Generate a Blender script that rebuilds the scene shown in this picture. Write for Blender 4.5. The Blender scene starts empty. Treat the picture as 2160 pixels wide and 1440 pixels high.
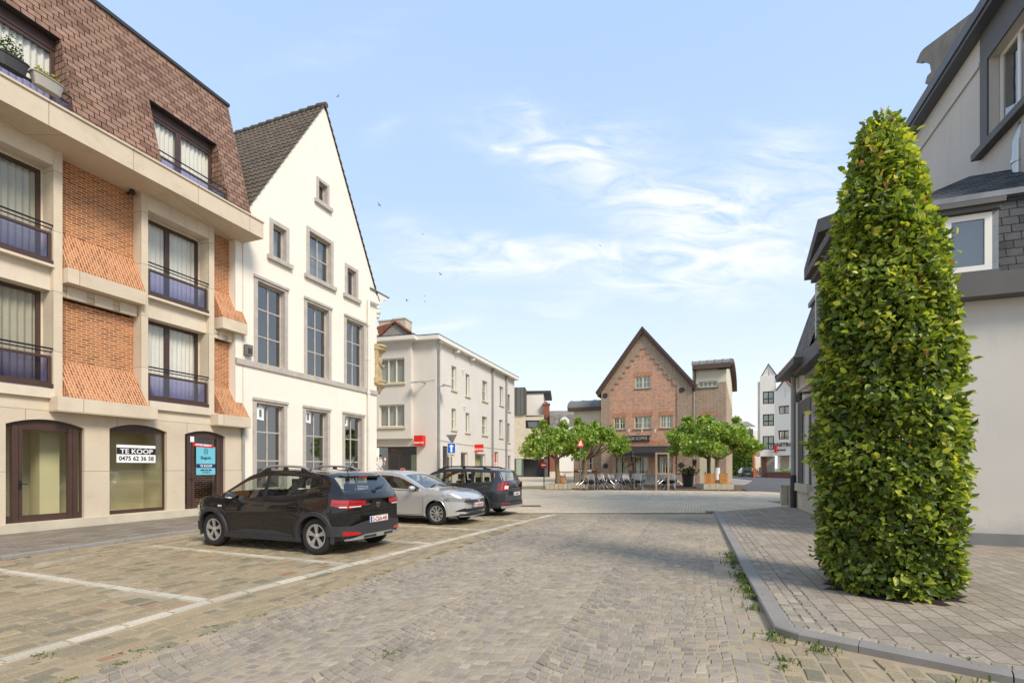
import bpy, bmesh, math, random
import numpy as np
from mathutils import Vector, Matrix
from mathutils.geometry import tessellate_polygon
sc = bpy.context.scene
col = sc.collection
R = math.radians
# ---------------------------------------------------------------- camera, light, exposure
CAMZ, FPX, CX, HY = 1.55, 1020.0, 1080.0, 985.0
cd = bpy.data.cameras.new('camera'); cam = bpy.data.objects.new('camera', cd); col.objects.link(cam)
cam.location = (0, 0, CAMZ); cam.rotation_euler = (R(90), 0, 0)
cd.sensor_width = 36; cd.lens = 36 * FPX / 2160; cd.shift_y = (HY - 720) / 2160
cd.clip_start = 0.05; cd.clip_end = 2000
sc.camera = cam
sc.view_settings.view_transform = 'Standard'; sc.view_settings.look = 'None'
sc.view_settings.exposure = 1.42; sc.view_settings.gamma = 1.0
SAZ, SEL = 140.0, 41.0
sd = bpy.data.lights.new('sun', 'SUN'); sun = bpy.data.objects.new('sun', sd); col.objects.link(sun)
sd.energy = 1.35; sd.angle = R(18); sd.color = (1.0, 0.90, 0.76)
S = Vector((math.sin(R(SAZ)) * math.cos(R(SEL)), math.cos(R(SAZ)) * math.cos(R(SEL)), math.sin(R(SEL))))
sun.rotation_euler = (-S).to_track_quat('-Z', 'Y').to_euler(); sun.location = (20, -20, 30)
w = bpy.data.worlds.new('World'); sc.world = w; w.use_nodes = True
def ramp(nt, fac, stops):
    r = nt.nodes.new('ShaderNodeValToRGB'); nt.links.new(fac, r.inputs[0]); e = r.color_ramp.elements
    while len(e) > 1: e.remove(e[-1])
    e[0].position = stops[0][0]; e[0].color = stops[0][1]
    for p_, c_ in stops[1:]:
        q = e.new(p_); q.color = c_
    return r.outputs[0]
def world():
    nt = w.node_tree; N = nt.nodes; L = nt.links; N.clear()
    out = N.new('ShaderNodeOutputWorld'); bg = N.new('ShaderNodeBackground'); bg.inputs[1].default_value = 0.15
    L.new(bg.outputs[0], out.inputs[0])
    sky = N.new('ShaderNodeTexSky'); sky.sky_type = 'NISHITA'; sky.sun_disc = False
    sky.sun_elevation = R(SEL); sky.sun_rotation = R(SAZ); sky.air_density = 1.0; sky.dust_density = 0.6; sky.ozone_density = 1.0
    tc = N.new('ShaderNodeTexCoord'); sep = N.new('ShaderNodeSeparateXYZ'); L.new(tc.outputs['Generated'], sep.inputs[0])
    def m(op, a, b=None, c=None, clamp=False):
        n = N.new('ShaderNodeMath'); n.operation = op; n.use_clamp = clamp
        for i, q in enumerate((a, b, c)):
            if q is None: continue
            if isinstance(q, (int, float)): n.inputs[i].default_value = q
            else: L.new(q, n.inputs[i])
        return n.outputs[0]
    # thin high haze: pale veil that thickens towards the horizon
    el = m('MAXIMUM', sep.outputs[2], 0.0)
    veil = m('ADD', m('MULTIPLY', m('POWER', m('SUBTRACT', 1.0, el, clamp=True), 2.2), 0.12), 0.84, clamp=True)
    mixh = N.new('ShaderNodeMix'); mixh.data_type = 'RGBA'; L.new(veil, mixh.inputs[0]); L.new(sky.outputs[0], mixh.inputs[6])
    hz_ = ramp(nt, el, [(0.0, (2.56, 2.60, 2.56, 1)), (.10, (2.36, 2.50, 2.58, 1)), (.28, (1.84, 2.18, 2.58, 1)), (.48, (1.38, 1.85, 2.58, 1)), (1.0, (1.15, 1.65, 2.5, 1))])
    L.new(hz_, mixh.inputs[7])
    # cirrus, placed by direction (azimuth, elevation)
    yy = m('MAXIMUM', sep.outputs[1], 0.05)
    a = m('DIVIDE', sep.outputs[0], yy); b = m('DIVIDE', sep.outputs[2], yy)
    cmb = N.new('ShaderNodeCombineXYZ'); L.new(m('MULTIPLY', a, 2.2), cmb.inputs[0]); L.new(m('MULTIPLY', b, 7.0), cmb.inputs[1])
    nz = N.new('ShaderNodeTexNoise'); nz.inputs['Scale'].default_value = 2.6; nz.inputs['Detail'].default_value = 9
    nz.inputs['Roughness'].default_value = 0.62; nz.inputs['Distortion'].default_value = 1.3; L.new(cmb.outputs[0], nz.inputs[0])
    nw = N.new('ShaderNodeTexNoise'); nw.inputs['Scale'].default_value = 1.3; nw.inputs['Detail'].default_value = 3; L.new(cmb.outputs[0], nw.inputs[0])
    wob = m('MULTIPLY', m('SUBTRACT', nw.outputs[0], 0.5), 0.16)
    tot = None
    for (px, py, hl, hw, ang, amp) in [(1320, 385, 270, 70, -22, 1.0), (1600, 500, 420, 120, 4, .35), (1240, 300, 160, 45, 10, .45), (1300, 545, 520, 32, 1, 1.0), (1390, 600, 150, 42, 3, .9),
                                       (1110, 647, 95, 13, 3, .6), (1620, 350, 150, 60, 35, .45), (1560, 430, 240, 90, 12, .45), (960, 520, 160, 34, -12, .6),
                                       (1080, 325, 70, 16, -18, .7), (930, 688, 110, 9, 2, .55), (1120, 240, 60, 26, -50, .4), (810, 270, 50, 25, 40, .3),
                                       (1900, 420, 260, 90, 20, .35), (650, 130, 200, 50, 20, .15)]:
        ca, sa = math.cos(R(ang)), math.sin(R(ang)); c0, c1 = (px - CX) / FPX, (HY - py) / FPX
        da, db = m('SUBTRACT', a, c0), m('SUBTRACT', m('ADD', b, wob), c1)
        u = m('MULTIPLY', m('ADD', m('MULTIPLY', da, ca), m('MULTIPLY', db, sa)), FPX / hl)
        v = m('MULTIPLY', m('SUBTRACT', m('MULTIPLY', db, ca), m('MULTIPLY', da, sa)), FPX / hw)
        g = m('MULTIPLY', m('EXPONENT', m('MULTIPLY', m('ADD', m('MULTIPLY', u, u), m('MULTIPLY', v, v)), -1.0)), amp)
        tot = g if tot is None else m('ADD', tot, g)
    fib = m('MULTIPLY_ADD', m('SUBTRACT', nz.outputs[0], 0.33), 3.0, 0.0, clamp=True)
    cf = m('MULTIPLY', m('MULTIPLY', tot, fib, clamp=True), 0.80)
    cf = m('MULTIPLY', cf, m('GREATER_THAN', sep.outputs[1], 0.05))
    mx = N.new('ShaderNodeMix'); mx.data_type = 'RGBA'; L.new(cf, mx.inputs[0]); L.new(mixh.outputs[2], mx.inputs[6]); mx.inputs[7].default_value = (2.75, 2.78, 2.78, 1)
    L.new(mx.outputs[2], bg.inputs[0])
world()
# ---------------------------------------------------------------- materials
def s2l(c):
    c = c / 255.0
    return c / 12.92 if c <= 0.04045 else ((c + 0.055) / 1.055) ** 2.4
def rgb(r, g, b): return (s2l(r), s2l(g), s2l(b), 1)
MATS = {}
def newmat(name):
    m = bpy.data.materials.new(name); m.use_nodes = True; nt = m.node_tree; nt.nodes.clear()
    o = nt.nodes.new('ShaderNodeOutputMaterial'); p = nt.nodes.new('ShaderNodeBsdfPrincipled'); nt.links.new(p.outputs[0], o.inputs[0])
    MATS[name] = m
    return m, nt, p
def noise(nt, scale, detail=4, vec=None, rough=.55, dist=0):
    n = nt.nodes.new('ShaderNodeTexNoise'); n.inputs['Scale'].default_value = scale; n.inputs['Detail'].default_value = detail
    n.inputs['Roughness'].default_value = rough; n.inputs['Distortion'].default_value = dist
    if vec is not None: nt.links.new(vec, n.inputs[0])
    return n.outputs[0]
def mixc(nt, fac, a, b, mode='MIX'):
    n = nt.nodes.new('ShaderNodeMix'); n.data_type = 'RGBA'; n.blend_type = mode; n.clamp_factor = True
    for i, q in ((0, fac), (6, a), (7, b)):
        if isinstance(q, (int, float, tuple)): n.inputs[i].default_value = q
        else: nt.links.new(q, n.inputs[i])
    return n.outputs[2]
def mth(nt, op, a, b=0.0, clamp=False):
    n = nt.nodes.new('ShaderNodeMath'); n.operation = op; n.use_clamp = clamp
    for i, q in enumerate((a, b)):
        if isinstance(q, (int, float)): n.inputs[i].default_value = q
        else: nt.links.new(q, n.inputs[i])
    return n.outputs[0]
def objco(nt): return nt.nodes.new('ShaderNodeTexCoord').outputs['Object']
def uvco(nt): return nt.nodes.new('ShaderNodeTexCoord').outputs['UV']
def bump(nt, p, h, strength=.5, dist=.01):
    b = nt.nodes.new('ShaderNodeBump'); b.inputs['Strength'].default_value = strength; b.inputs['Distance'].default_value = dist
    nt.links.new(h, b.inputs['Height']); nt.links.new(b.outputs[0], p.inputs['Normal'])
def sc4(c, k): return (min(c[0]*k, 1), min(c[1]*k, 1), min(c[2]*k, 1), 1)
def basic(name, c, rough=.7, var=.12, vs=1.3, b=0.0, bs=60, metal=0.0, spec=.5, coat=0.0, stain=0.0, streak=0.0, splash=0.0):
    if name in MATS: return MATS[name]
    m, nt, p = newmat(name); co = objco(nt)
    n1 = noise(nt, vs, 6, co)
    cc = ramp(nt, n1, [(.3, sc4(c, 1 - var)), (.7, sc4(c, 1 + var))])
    if splash:
        sp_ = nt.nodes.new('ShaderNodeSeparateXYZ'); nt.links.new(co, sp_.inputs[0])
        hgt = mth(nt, 'ADD', sp_.outputs[2], mth(nt, 'MULTIPLY', mth(nt, 'SUBTRACT', noise(nt, 1.7, 7, co, .7), .5), 1.4))
        cc = mixc(nt, mth(nt, 'MULTIPLY', mth(nt, 'SUBTRACT', 1.0, mth(nt, 'MULTIPLY', hgt, 1.5), True), splash, True), cc, sc4(c, .5))
    if streak:
        mp = nt.nodes.new('ShaderNodeMapping'); mp.inputs['Scale'].default_value = (2.4, 2.4, .22); nt.links.new(co, mp.inputs[0])
        n3 = noise(nt, 1.6, 8, mp.outputs[0], .72, .3)
        cc = mixc(nt, mth(nt, 'MULTIPLY', mth(nt, 'SUBTRACT', n3, .54, True), streak * 8, True), cc, sc4(c, .62))
    if stain:
        n2 = noise(nt, .55, 8, co, .7, .6)
        cc = mixc(nt, mth(nt, 'MULTIPLY', mth(nt, 'SUBTRACT', n2, .52, True), stain * 6, True), cc, sc4(c, .55))
    nt.links.new(cc, p.inputs['Base Color'])
    p.inputs['Roughness'].default_value = rough; p.inputs['Metallic'].default_value = metal
    p.inputs['Specular IOR Level'].default_value = spec; p.inputs['Coat Weight'].default_value = coat; p.inputs['Coat Roughness'].default_value = .03
    if b: bump(nt, p, noise(nt, bs, 5, co), b, .004)
    return m
def brickmat(name, c1, c2, mo, *, fine=.2, mott=0.0, bw=.22, rh=.068, ms=.011, rot=0, var=.35, c3=None, bs=.6, rough=.85, off=.5, stain=None):
    m, nt, p = newmat(name); uv = uvco(nt)
    mp = nt.nodes.new('ShaderNodeMapping'); mp.inputs['Rotation'].default_value = (0, 0, R(rot)); nt.links.new(uv, mp.inputs[0])
    vec = mp.outputs[0]
    # slightly uneven joints
    nn = nt.nodes.new('ShaderNodeTexNoise'); nn.inputs['Scale'].default_value = 9; nt.links.new(vec, nn.inputs[0])
    vm = nt.nodes.new('ShaderNodeVectorMath'); vm.operation = 'MULTIPLY_ADD'; nt.links.new(nn.outputs[1], vm.inputs[0])
    vm.inputs[1].default_value = (ms * .5,) * 3; nt.links.new(vec, vm.inputs[2])
    t = nt.nodes.new('ShaderNodeTexBrick'); nt.links.new(vm.outputs[0], t.inputs[0])
    t.inputs['Scale'].default_value = 1; t.inputs['Mortar Size'].default_value = ms; t.inputs['Mortar Smooth'].default_value = .15
    t.inputs['Brick Width'].default_value = bw; t.inputs['Row Height'].default_value = rh; t.offset = off
    t.inputs['Color1'].default_value = (0, 0, 0, 1); t.inputs['Color2'].default_value = (1, 1, 1, 1); t.inputs['Mortar'].default_value = (.5, .5, .5, 1)
    t.inputs['Bias'].default_value = 0
    stops = [(0, c1), (1, c2)] if c3 is None else [(0, c1), (.55, c2), (1, c3)]
    cc = ramp(nt, t.outputs['Color'], stops)
    n1 = noise(nt, 1.1, 6, uv); n2 = noise(nt, 30, 3, uv)
    cc = mixc(nt, 1.0, cc, ramp(nt, n1, [(.3, (1 - var, 1 - var, 1 - var, 1)), (.7, (1 + var * .3,) * 3 + (1,))]), 'MULTIPLY')
    cc = mixc(nt, 1.0, cc, ramp(nt, n2, [(.3, (1 - fine,) * 3 + (1,)), (.7, (1 + fine * .5,) * 3 + (1,))]), 'MULTIPLY')
    if mott: cc = mixc(nt, 1.0, cc, ramp(nt, noise(nt, 3.2, 5, uv, .75), [(.35, (1 - mott,) * 3 + (1,)), (.65, (1 + mott * .6,) * 3 + (1,))]), 'MULTIPLY')
    cc = mixc(nt, t.outputs['Fac'], cc, mo)
    if stain:
        n3 = noise(nt, stain[1], 8, uv, .72, .5)
        cc = mixc(nt, mth(nt, 'MULTIPLY', mth(nt, 'SUBTRACT', n3, .5, True), stain[2], True), cc, stain[0])
    nt.links.new(cc, p.inputs['Base Color']); p.inputs['Roughness'].default_value = rough; p.inputs['Specular IOR Level'].default_value = .08
    h = mth(nt, 'ADD', mth(nt, 'SUBTRACT', 1.0, t.outputs['Fac']), mth(nt, 'MULTIPLY', n2, .3))
    bump(nt, p, h, bs, ms)
    return m
def glassmat(name, tint=(.75, .8, .78), refl=.12, rough=.02, gcol=(1, 1, 1), wav=0.0):
    m = bpy.data.materials.new(name); m.use_nodes = True; nt = m.node_tree; nt.nodes.clear(); MATS[name] = m
    o = nt.nodes.new('ShaderNodeOutputMaterial'); mx = nt.nodes.new('ShaderNodeMixShader')
    tr = nt.nodes.new('ShaderNodeBsdfTransparent'); tr.inputs[0].default_value = tint + (1,)
    gl = nt.nodes.new('ShaderNodeBsdfGlossy'); gl.inputs['Roughness'].default_value = rough; gl.inputs[0].default_value = gcol + (1,)
    fr = nt.nodes.new('ShaderNodeLayerWeight'); fr.inputs[0].default_value = .5
    f = mth(nt, 'ADD', mth(nt, 'MULTIPLY', mth(nt, 'POWER', fr.outputs['Facing'], 4.0), .9), refl + .03, True)
    nt.links.new(f, mx.inputs[0]); nt.links.new(tr.outputs[0], mx.inputs[1]); nt.links.new(gl.outputs[0], mx.inputs[2]); nt.links.new(mx.outputs[0], o.inputs[0])
    if wav:
        b = nt.nodes.new('ShaderNodeBump'); b.inputs['Strength'].default_value = wav; b.inputs['Distance'].default_value = .02
        nt.links.new(noise(nt, 1.2, 2, objco(nt)), b.inputs['Height']); nt.links.new(b.outputs[0], gl.inputs['Normal'])
    return m
def tintmat(name, stops, rough=.8, nvar=.3, ns=40, bumps=0.0, stain=None, trans=0.0, spec=.5, moss=None):
    """colour by the per-piece 'tint' attribute (a stone's or a leaf's own colour)"""
    m, nt, p = newmat(name)
    at = nt.nodes.new('ShaderNodeAttribute'); at.attribute_name = 'tint'
    cc = ramp(nt, at.outputs['Fac'], stops); co = objco(nt)
    if nvar:
        n2 = noise(nt, ns, 4, co)
        cc = mixc(nt, 1.0, cc, ramp(nt, n2, [(.3, (1 - nvar,) * 3 + (1,)), (.7, (1 + nvar * .4,) * 3 + (1,))]), 'MULTIPLY')
        if bumps: bump(nt, p, n2, bumps, .006)
    if stain:
        for (c_, s_, th, k_) in stain:
            n3 = noise(nt, s_, 6, co, .65, .8)
            cc = mixc(nt, mth(nt, 'MULTIPLY', mth(nt, 'SUBTRACT', n3, th, True), k_, True), cc, c_)
    nt.links.new(cc, p.inputs['Base Color']); p.inputs['Roughness'].default_value = rough; p.inputs['Specular IOR Level'].default_value = spec
    if trans:
        tl = nt.nodes.new('ShaderNodeBsdfTranslucent'); mx = nt.nodes.new('ShaderNodeMixShader'); mx.inputs[0].default_value = trans
        g2 = mixc(nt, 1.0, cc, (1.3, 1.35, .5, 1), 'MULTIPLY'); nt.links.new(g2, tl.inputs[0])
        o = [n for n in nt.nodes if n.type == 'OUTPUT_MATERIAL'][0]
        nt.links.new(p.outputs[0], mx.inputs[1]); nt.links.new(tl.outputs[0], mx.inputs[2]); nt.links.new(mx.outputs[0], o.inputs[0])
    return m
# ---------------------------------------------------------------- frames and geometry
class Frame:
    def __init__(s, ox, oy, ang, oz=0.0):
        s.o = (ox, oy, oz); s.a = ang; s.c = math.cos(ang); s.s = math.sin(ang)
    def pt(s, x, y, z): return (s.o[0] + x * s.c - y * s.s, s.o[1] + x * s.s + y * s.c, s.o[2] + z)
    def hit(s, px, py, y=0.0):
        k, m = (px - CX) / FPX, (HY - py) / FPX
        ox, oy = -s.o[0], -s.o[1]
        ly0 = -ox * s.s + oy * s.c; lx0 = ox * s.c + oy * s.s
        dly = -k * s.s + s.c; dlx = k * s.c + s.s
        t = (y - ly0) / dly
        return lx0 + t * dlx, CAMZ + m * t - s.o[2]
    def X(s, px, y=0.0): return s.hit(px, 0, y)[0]
    def Z(s, px, py, y=0.0): return s.hit(px, py, y)[1]
def G(px, py, z=0.0):
    Y = FPX * (CAMZ - z) / (py - HY); return ((px - CX) / FPX * Y, Y)
ID = Frame(0, 0, 0)
class MB:
    def __init__(s, F=None): s.v = []; s.f = []; s.F = F or ID
    def add(s, pts, faces):
        n = len(s.v); s.v += [s.F.pt(*p) for p in pts]; s.f += [tuple(n + i for i in f) for f in faces]; return s
    def quad(s, *p): return s.add(p, [tuple(range(len(p)))])
    def box(s, x0, x1, y0, y1, z0, z1):
        return s.add([(x, y, z) for z in (z0, z1) for y in (y0, y1) for x in (x0, x1)],
                     [(0, 2, 3, 1), (4, 5, 7, 6), (0, 1, 5, 4), (2, 6, 7, 3), (0, 4, 6, 2), (1, 3, 7, 5)])
    def prism(s, pts, y0, y1, caps=True):
        n = len(pts); v = [(a, y0, b) for a, b in pts] + [(a, y1, b) for a, b in pts]
        f = [(i, (i + 1) % n, n + (i + 1) % n, n + i) for i in range(n)]
        if caps:
            for t in tessellate_polygon([[Vector((a, b, 0)) for a, b in pts]]): f += [tuple(t), tuple(n + i for i in t[::-1])]
        return s.add(v, f)
    def slab(s, pts, z0, z1):      # footprint polygon between two heights
        n = len(pts); v = [(a, b, z0) for a, b in pts] + [(a, b, z1) for a, b in pts]
        f = [(i, (i + 1) % n, n + (i + 1) % n, n + i) for i in range(n)]
        for t in tessellate_polygon([[Vector((a, b, 0)) for a, b in pts]]): f += [tuple(t), tuple(n + i for i in t[::-1])]
        return s.add(v, f)
    def wall(s, outline, holes=(), y=0.0, rev=.12):
        loops = [outline] + list(holes); allp = [p for l in loops for p in l]
        tri = tessellate_polygon([[Vector((a, b, 0)) for a, b in l] for l in loops])
        s.add([(a, y, b) for a, b in allp], [tuple(t) for t in tri])
        for h in holes:
            n = len(h); s.add([(a, y, b) for a, b in h] + [(a, y + rev, b) for a, b in h], [(i, (i + 1) % n, n + (i + 1) % n, n + i) for i in range(n)])
        return s
    def tube(s, pts, r, n=8, cap=True, r2=None):
        P = [Vector(p) for p in pts]; rings = []; m = len(P); prev = None
        for i, p in enumerate(P):
            d = (P[min(i + 1, m - 1)] - P[max(i - 1, 0)]).normalized()
            a = prev if prev is not None else (Vector((0, 0, 1)) if abs(d.z) < .9 else Vector((1, 0, 0)))
            e1 = (a - d * a.dot(d)); e1 = e1.normalized() if e1.length > 1e-5 else d.orthogonal().normalized()
            e2 = d.cross(e1); prev = e1
            rr = r if r2 is None else r + (r2 - r) * i / max(1, m - 1)
            if isinstance(r, (list, tuple)): rr = r[i]
            rings.append([p + (e1 * math.cos(2 * math.pi * k / n) + e2 * math.sin(2 * math.pi * k / n)) * rr for k in range(n)])
        v = [tuple(q) for g in rings for q in g]; f = []
        for i in range(m - 1):
            for k in range(n): f.append((i * n + k, i * n + (k + 1) % n, (i + 1) * n + (k + 1) % n, (i + 1) * n + k))
        if cap: f += [tuple(range(n))[::-1], tuple((m - 1) * n + k for k in range(n))]
        return s.add(v, f)
    def lathe(s, prof, c=(0, 0, 0), axis='z', n=24, closed=False):
        v = []; m = len(prof)
        for (r, h) in prof:
            for k in range(n):
                a = 2 * math.pi * k / n; x, y = r * math.cos(a), r * math.sin(a)
                v.append((c[0] + x, c[1] + y, c[2] + h) if axis == 'z' else (c[0] + x, c[1] + h, c[2] + y))
        f = []
        for i in range(m - 1 if not closed else m):
            j = (i + 1) % m
            for k in range(n): f.append((i * n + k, i * n + (k + 1) % n, j * n + (k + 1) % n, j * n + k))
        return s.add(v, f)
    def ring(s, x0, x1, z0, z1, t, y0, y1, bottom=True):   # rectangular frame, butted bars
        s.box(x0, x0 + t, y0, y1, z0, z1); s.box(x1 - t, x1, y0, y1, z0, z1)
        s.box(x0 + t, x1 - t, y0, y1, z1 - t, z1)
        if bottom: s.box(x0 + t, x1 - t, y0, y1, z0, z0 + t)
        return s
    def build(s, name, mat, parent=None, smooth=None, uv=True, tint=None):
        me = bpy.data.meshes.new(name)
        o0 = (0, 0, 0)
        if parent is not None:
            q = parent; o0 = Vector((0, 0, 0))
            while q is not None: o0 = o0 + q.location; q = q.parent
        vv = [(a - o0[0], b - o0[1], c - o0[2]) for a, b, c in s.v]
        me.from_pydata(vv, [], s.f); me.update()
        if uv:
            ul = me.uv_layers.new(name='UVMap'); data = np.zeros(len(me.loops) * 2); V = me.vertices
            for p in me.polygons:
                n = p.normal
                if abs(n.z) < .985:
                    t = Vector((-n.y, n.x, 0)).normalized()
                    if t.x < -.3 or (abs(t.x) <= .3 and t.y < 0): t = -t
                    b = n.cross(t); b = -b if b.z < 0 else b
                else: t, b = Vector((1, 0, 0)), Vector((0, 1, 0))
                for li in p.loop_indices:
                    c = V[me.loops[li].vertex_index].co
                    data[2 * li] = c.x * t.x + c.y * t.y + c.z * t.z; data[2 * li + 1] = c.x * b.x + c.y * b.y + c.z * b.z
            ul.data.foreach_set('uv', data)
        if tint is not None:
            at = me.attributes.new('tint', 'FLOAT', 'POINT'); at.data.foreach_set('value', np.asarray(tint, dtype=np.float32))
        if smooth:
            me.polygons.foreach_set('use_smooth', [True] * len(me.polygons)); me.set_sharp_from_angle(angle=R(smooth))
        o = bpy.data.objects.new(name, me); col.objects.link(o)
        if parent is not None: o.parent = parent
        if mat: me.materials.append(MATS[mat] if isinstance(mat, str) else mat)
        return o
def tag(o, label=None, cat=None, group=None, kind=None):
    if label: o['label'] = label
    if cat: o['category'] = cat
    if group: o['group'] = group
    if kind: o['kind'] = kind
    return o
def empty(name, loc, label=None, cat=None, group=None):
    o = bpy.data.objects.new(name, None); col.objects.link(o); o.location = loc; o.empty_display_size = .2
    return tag(o, label, cat, group)
def struct(name, mb, mat, **k): return tag(mb.build(name, mat, **k), name.replace('_', ' '), None, None, 'structure')
def copy_tree(o, parent=None):
    c = o.copy(); col.objects.link(c); c.parent = parent
    for ch in list(o.children): copy_tree(ch, c)
    return c
def text(parent, s, size, F, x, z, y, mat, name='lettering', ext=.003, sx=1.0, align='CENTER', bold=0.0, ang=0.0):
    cu = bpy.data.curves.new(name, 'FONT'); cu.body = s; cu.size = size; cu.extrude = ext; cu.align_x = align; cu.offset = bold; cu.resolution_u = 3
    t = bpy.data.objects.new(name, cu); col.objects.link(t)
    me = bpy.data.meshes.new_from_object(t); bpy.data.objects.remove(t)
    ca, sa = math.cos(ang), math.sin(ang)
    o0 = Vector((0, 0, 0)); q = parent
    while q is not None: o0 = o0 + q.location; q = q.parent
    for v in me.vertices:
        a, b, c = v.co.x * sx, v.co.y, v.co.z
        a, b = a * ca - b * sa, a * sa + b * ca
        p = F.pt(x + a, y - c, z + b); v.co = (p[0] - o0.x, p[1] - o0.y, p[2] - o0.z)
    me.materials.clear(); me.materials.append(MATS[mat])
    o = bpy.data.objects.new(name, me); col.objects.link(o); o.parent = parent
    return o
def window(par, F, x0, x1, z0, z1, y, cols=(.5,), rows=(), fw=.06, mw=.04, mat='frame_white', glass='glass', name='window', d=.06, pane=True):
    mb = MB(F).ring(x0, x1, z0, z1, fw, y, y + d)
    xi0, xi1, zi0, zi1 = x0 + fw, x1 - fw, z0 + fw, z1 - fw
    cs = [xi0 + (xi1 - xi0) * c for c in cols]
    for c in cs: mb.box(c - mw / 2, c + mw / 2, y + .002, y + d - .002, zi0, zi1)
    xs = [xi0] + [q for c in cs for q in (c - mw / 2, c + mw / 2)] + [xi1]
    for r in rows:
        zr = zi0 + (zi1 - zi0) * r
        for i in range(0, len(xs), 2): mb.box(xs[i], xs[i + 1], y + .004, y + d - .004, zr - mw / 2, zr + mw / 2)
    o = mb.build(name, mat, par)
    if pane: MB(F).quad((xi0, y + d * .5, zi0), (xi1, y + d * .5, zi0), (xi1, y + d * .5, zi1), (xi0, y + d * .5, zi1)).build('pane', glass, o)
    return o
def curtain(par, F, x0, x1, z0, z1, y, mat='curtain', amp=.03, wl=.11, name='curtain', seed=0):
    rnd = random.Random(seed); n = max(6, int((x1 - x0) / wl * 6)); mb = MB(F); v = []
    ph = 0
    for i in range(n + 1):
        x = x0 + (x1 - x0) * i / n; ph += 2 * math.pi * (x1 - x0) / n / wl * rnd.uniform(.7, 1.3)
        yy = y + amp * math.sin(ph)
        v += [(x, yy, z0), (x, yy * 1 + 0, z1)]
    f = [(2 * i, 2 * i + 2, 2 * i + 3, 2 * i + 1) for i in range(n)]
    mb.add(v, f); return mb.build(name, mat, par, smooth=60)
def rect(x0, x1, z0, z1): return [(x0, z0), (x1, z0), (x1, z1), (x0, z1)]
def arch(x0, x1, z0, zs, zc, n=10):
    p = [(x0, z0), (x1, z0)]
    for i in range(n + 1):
        t = i / n; p.append((x1 + (x0 - x1) * t, zs + (zc - zs) * (1 - (2 * t - 1) ** 2)))
    return p
# plain materials
basic('frame_white', rgb(225, 220, 208), .45, .04)
basic('frame_cream', rgb(205, 195, 165), .5, .05)
basic('frame_brown', rgb(74, 54, 46), .45, .15, 3)
basic('frame_stone', rgb(182, 173, 163), .8, .12, 4, .3, 80)
basic('frame_black', rgb(38, 38, 40), .5, .08)
basic('metal_black', rgb(30, 30, 32), .4, .1)
basic('metal_grey', rgb(120, 122, 120), .45, .1, 3, metal=.4)
basic('zinc', rgb(150, 150, 144), .5, .12, 3, metal=.1)
basic('alu', rgb(190, 190, 188), .35, .06, metal=.9)
basic('limestone', rgb(214, 200, 178), .82, .09, 1.2, .25, 70, stain=.12, streak=.25)
basic('limestone_grey', rgb(190, 180, 160), .85, .14, 1.5, .3, 60, stain=.3)
basic('white_plaster', rgb(236, 227, 212), .85, .035, .8, .2, 60, stain=.03, streak=.09, splash=.3)
basic('grey_render', rgb(212, 205, 195), .88, .035, .7, .25, 60, stain=.02, streak=.08, splash=.3)
basic('interior_dark', (.012, .012, .012, 1), .9, .2)  # near-black sheets behind windows: room darkness put into the colour
basic('interior_room', rgb(206, 198, 166), .9, .06)
basic('interior_floor', rgb(160, 130, 88), .6, .2, 6)
basic('curtain', rgb(226, 222, 212), .9, .04, 3)
basic('curtain_green', rgb(150, 165, 145), .9, .08, 3)
basic('curtain_beige', rgb(176, 168, 140), .9, .06, 3)
basic('lead', rgb(120, 124, 128), .6, .2, 3)
basic('dark_plaster', rgb(88, 84, 82), .85, .08, 1, .2, 80)
basic('charcoal', rgb(52, 51, 52), .6, .12, 2)
basic('black', (.01, .01, .01, 1), .6, .2)
basic('red', rgb(214, 32, 22), .45, .03)
basic('sign_blue', rgb(10, 96, 190), .4, .02)
basic('white', rgb(240, 240, 238), .5, .02)
basic('letter_dark', rgb(30, 32, 34), .5, .02)
basic('bluestone', rgb(118, 118, 116), .75, .12, 2, .3, 60, stain=.15)
glassmat('glass'); glassmat('glass_refl', (.45, .48, .48), .16, wav=.15); glassmat('glass_shop', (.96, .98, .90), .04)
glassmat('glass_blue', (.40, .40, .72), .05); glassmat('glass_dark', (.12, .13, .13), .14)
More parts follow.
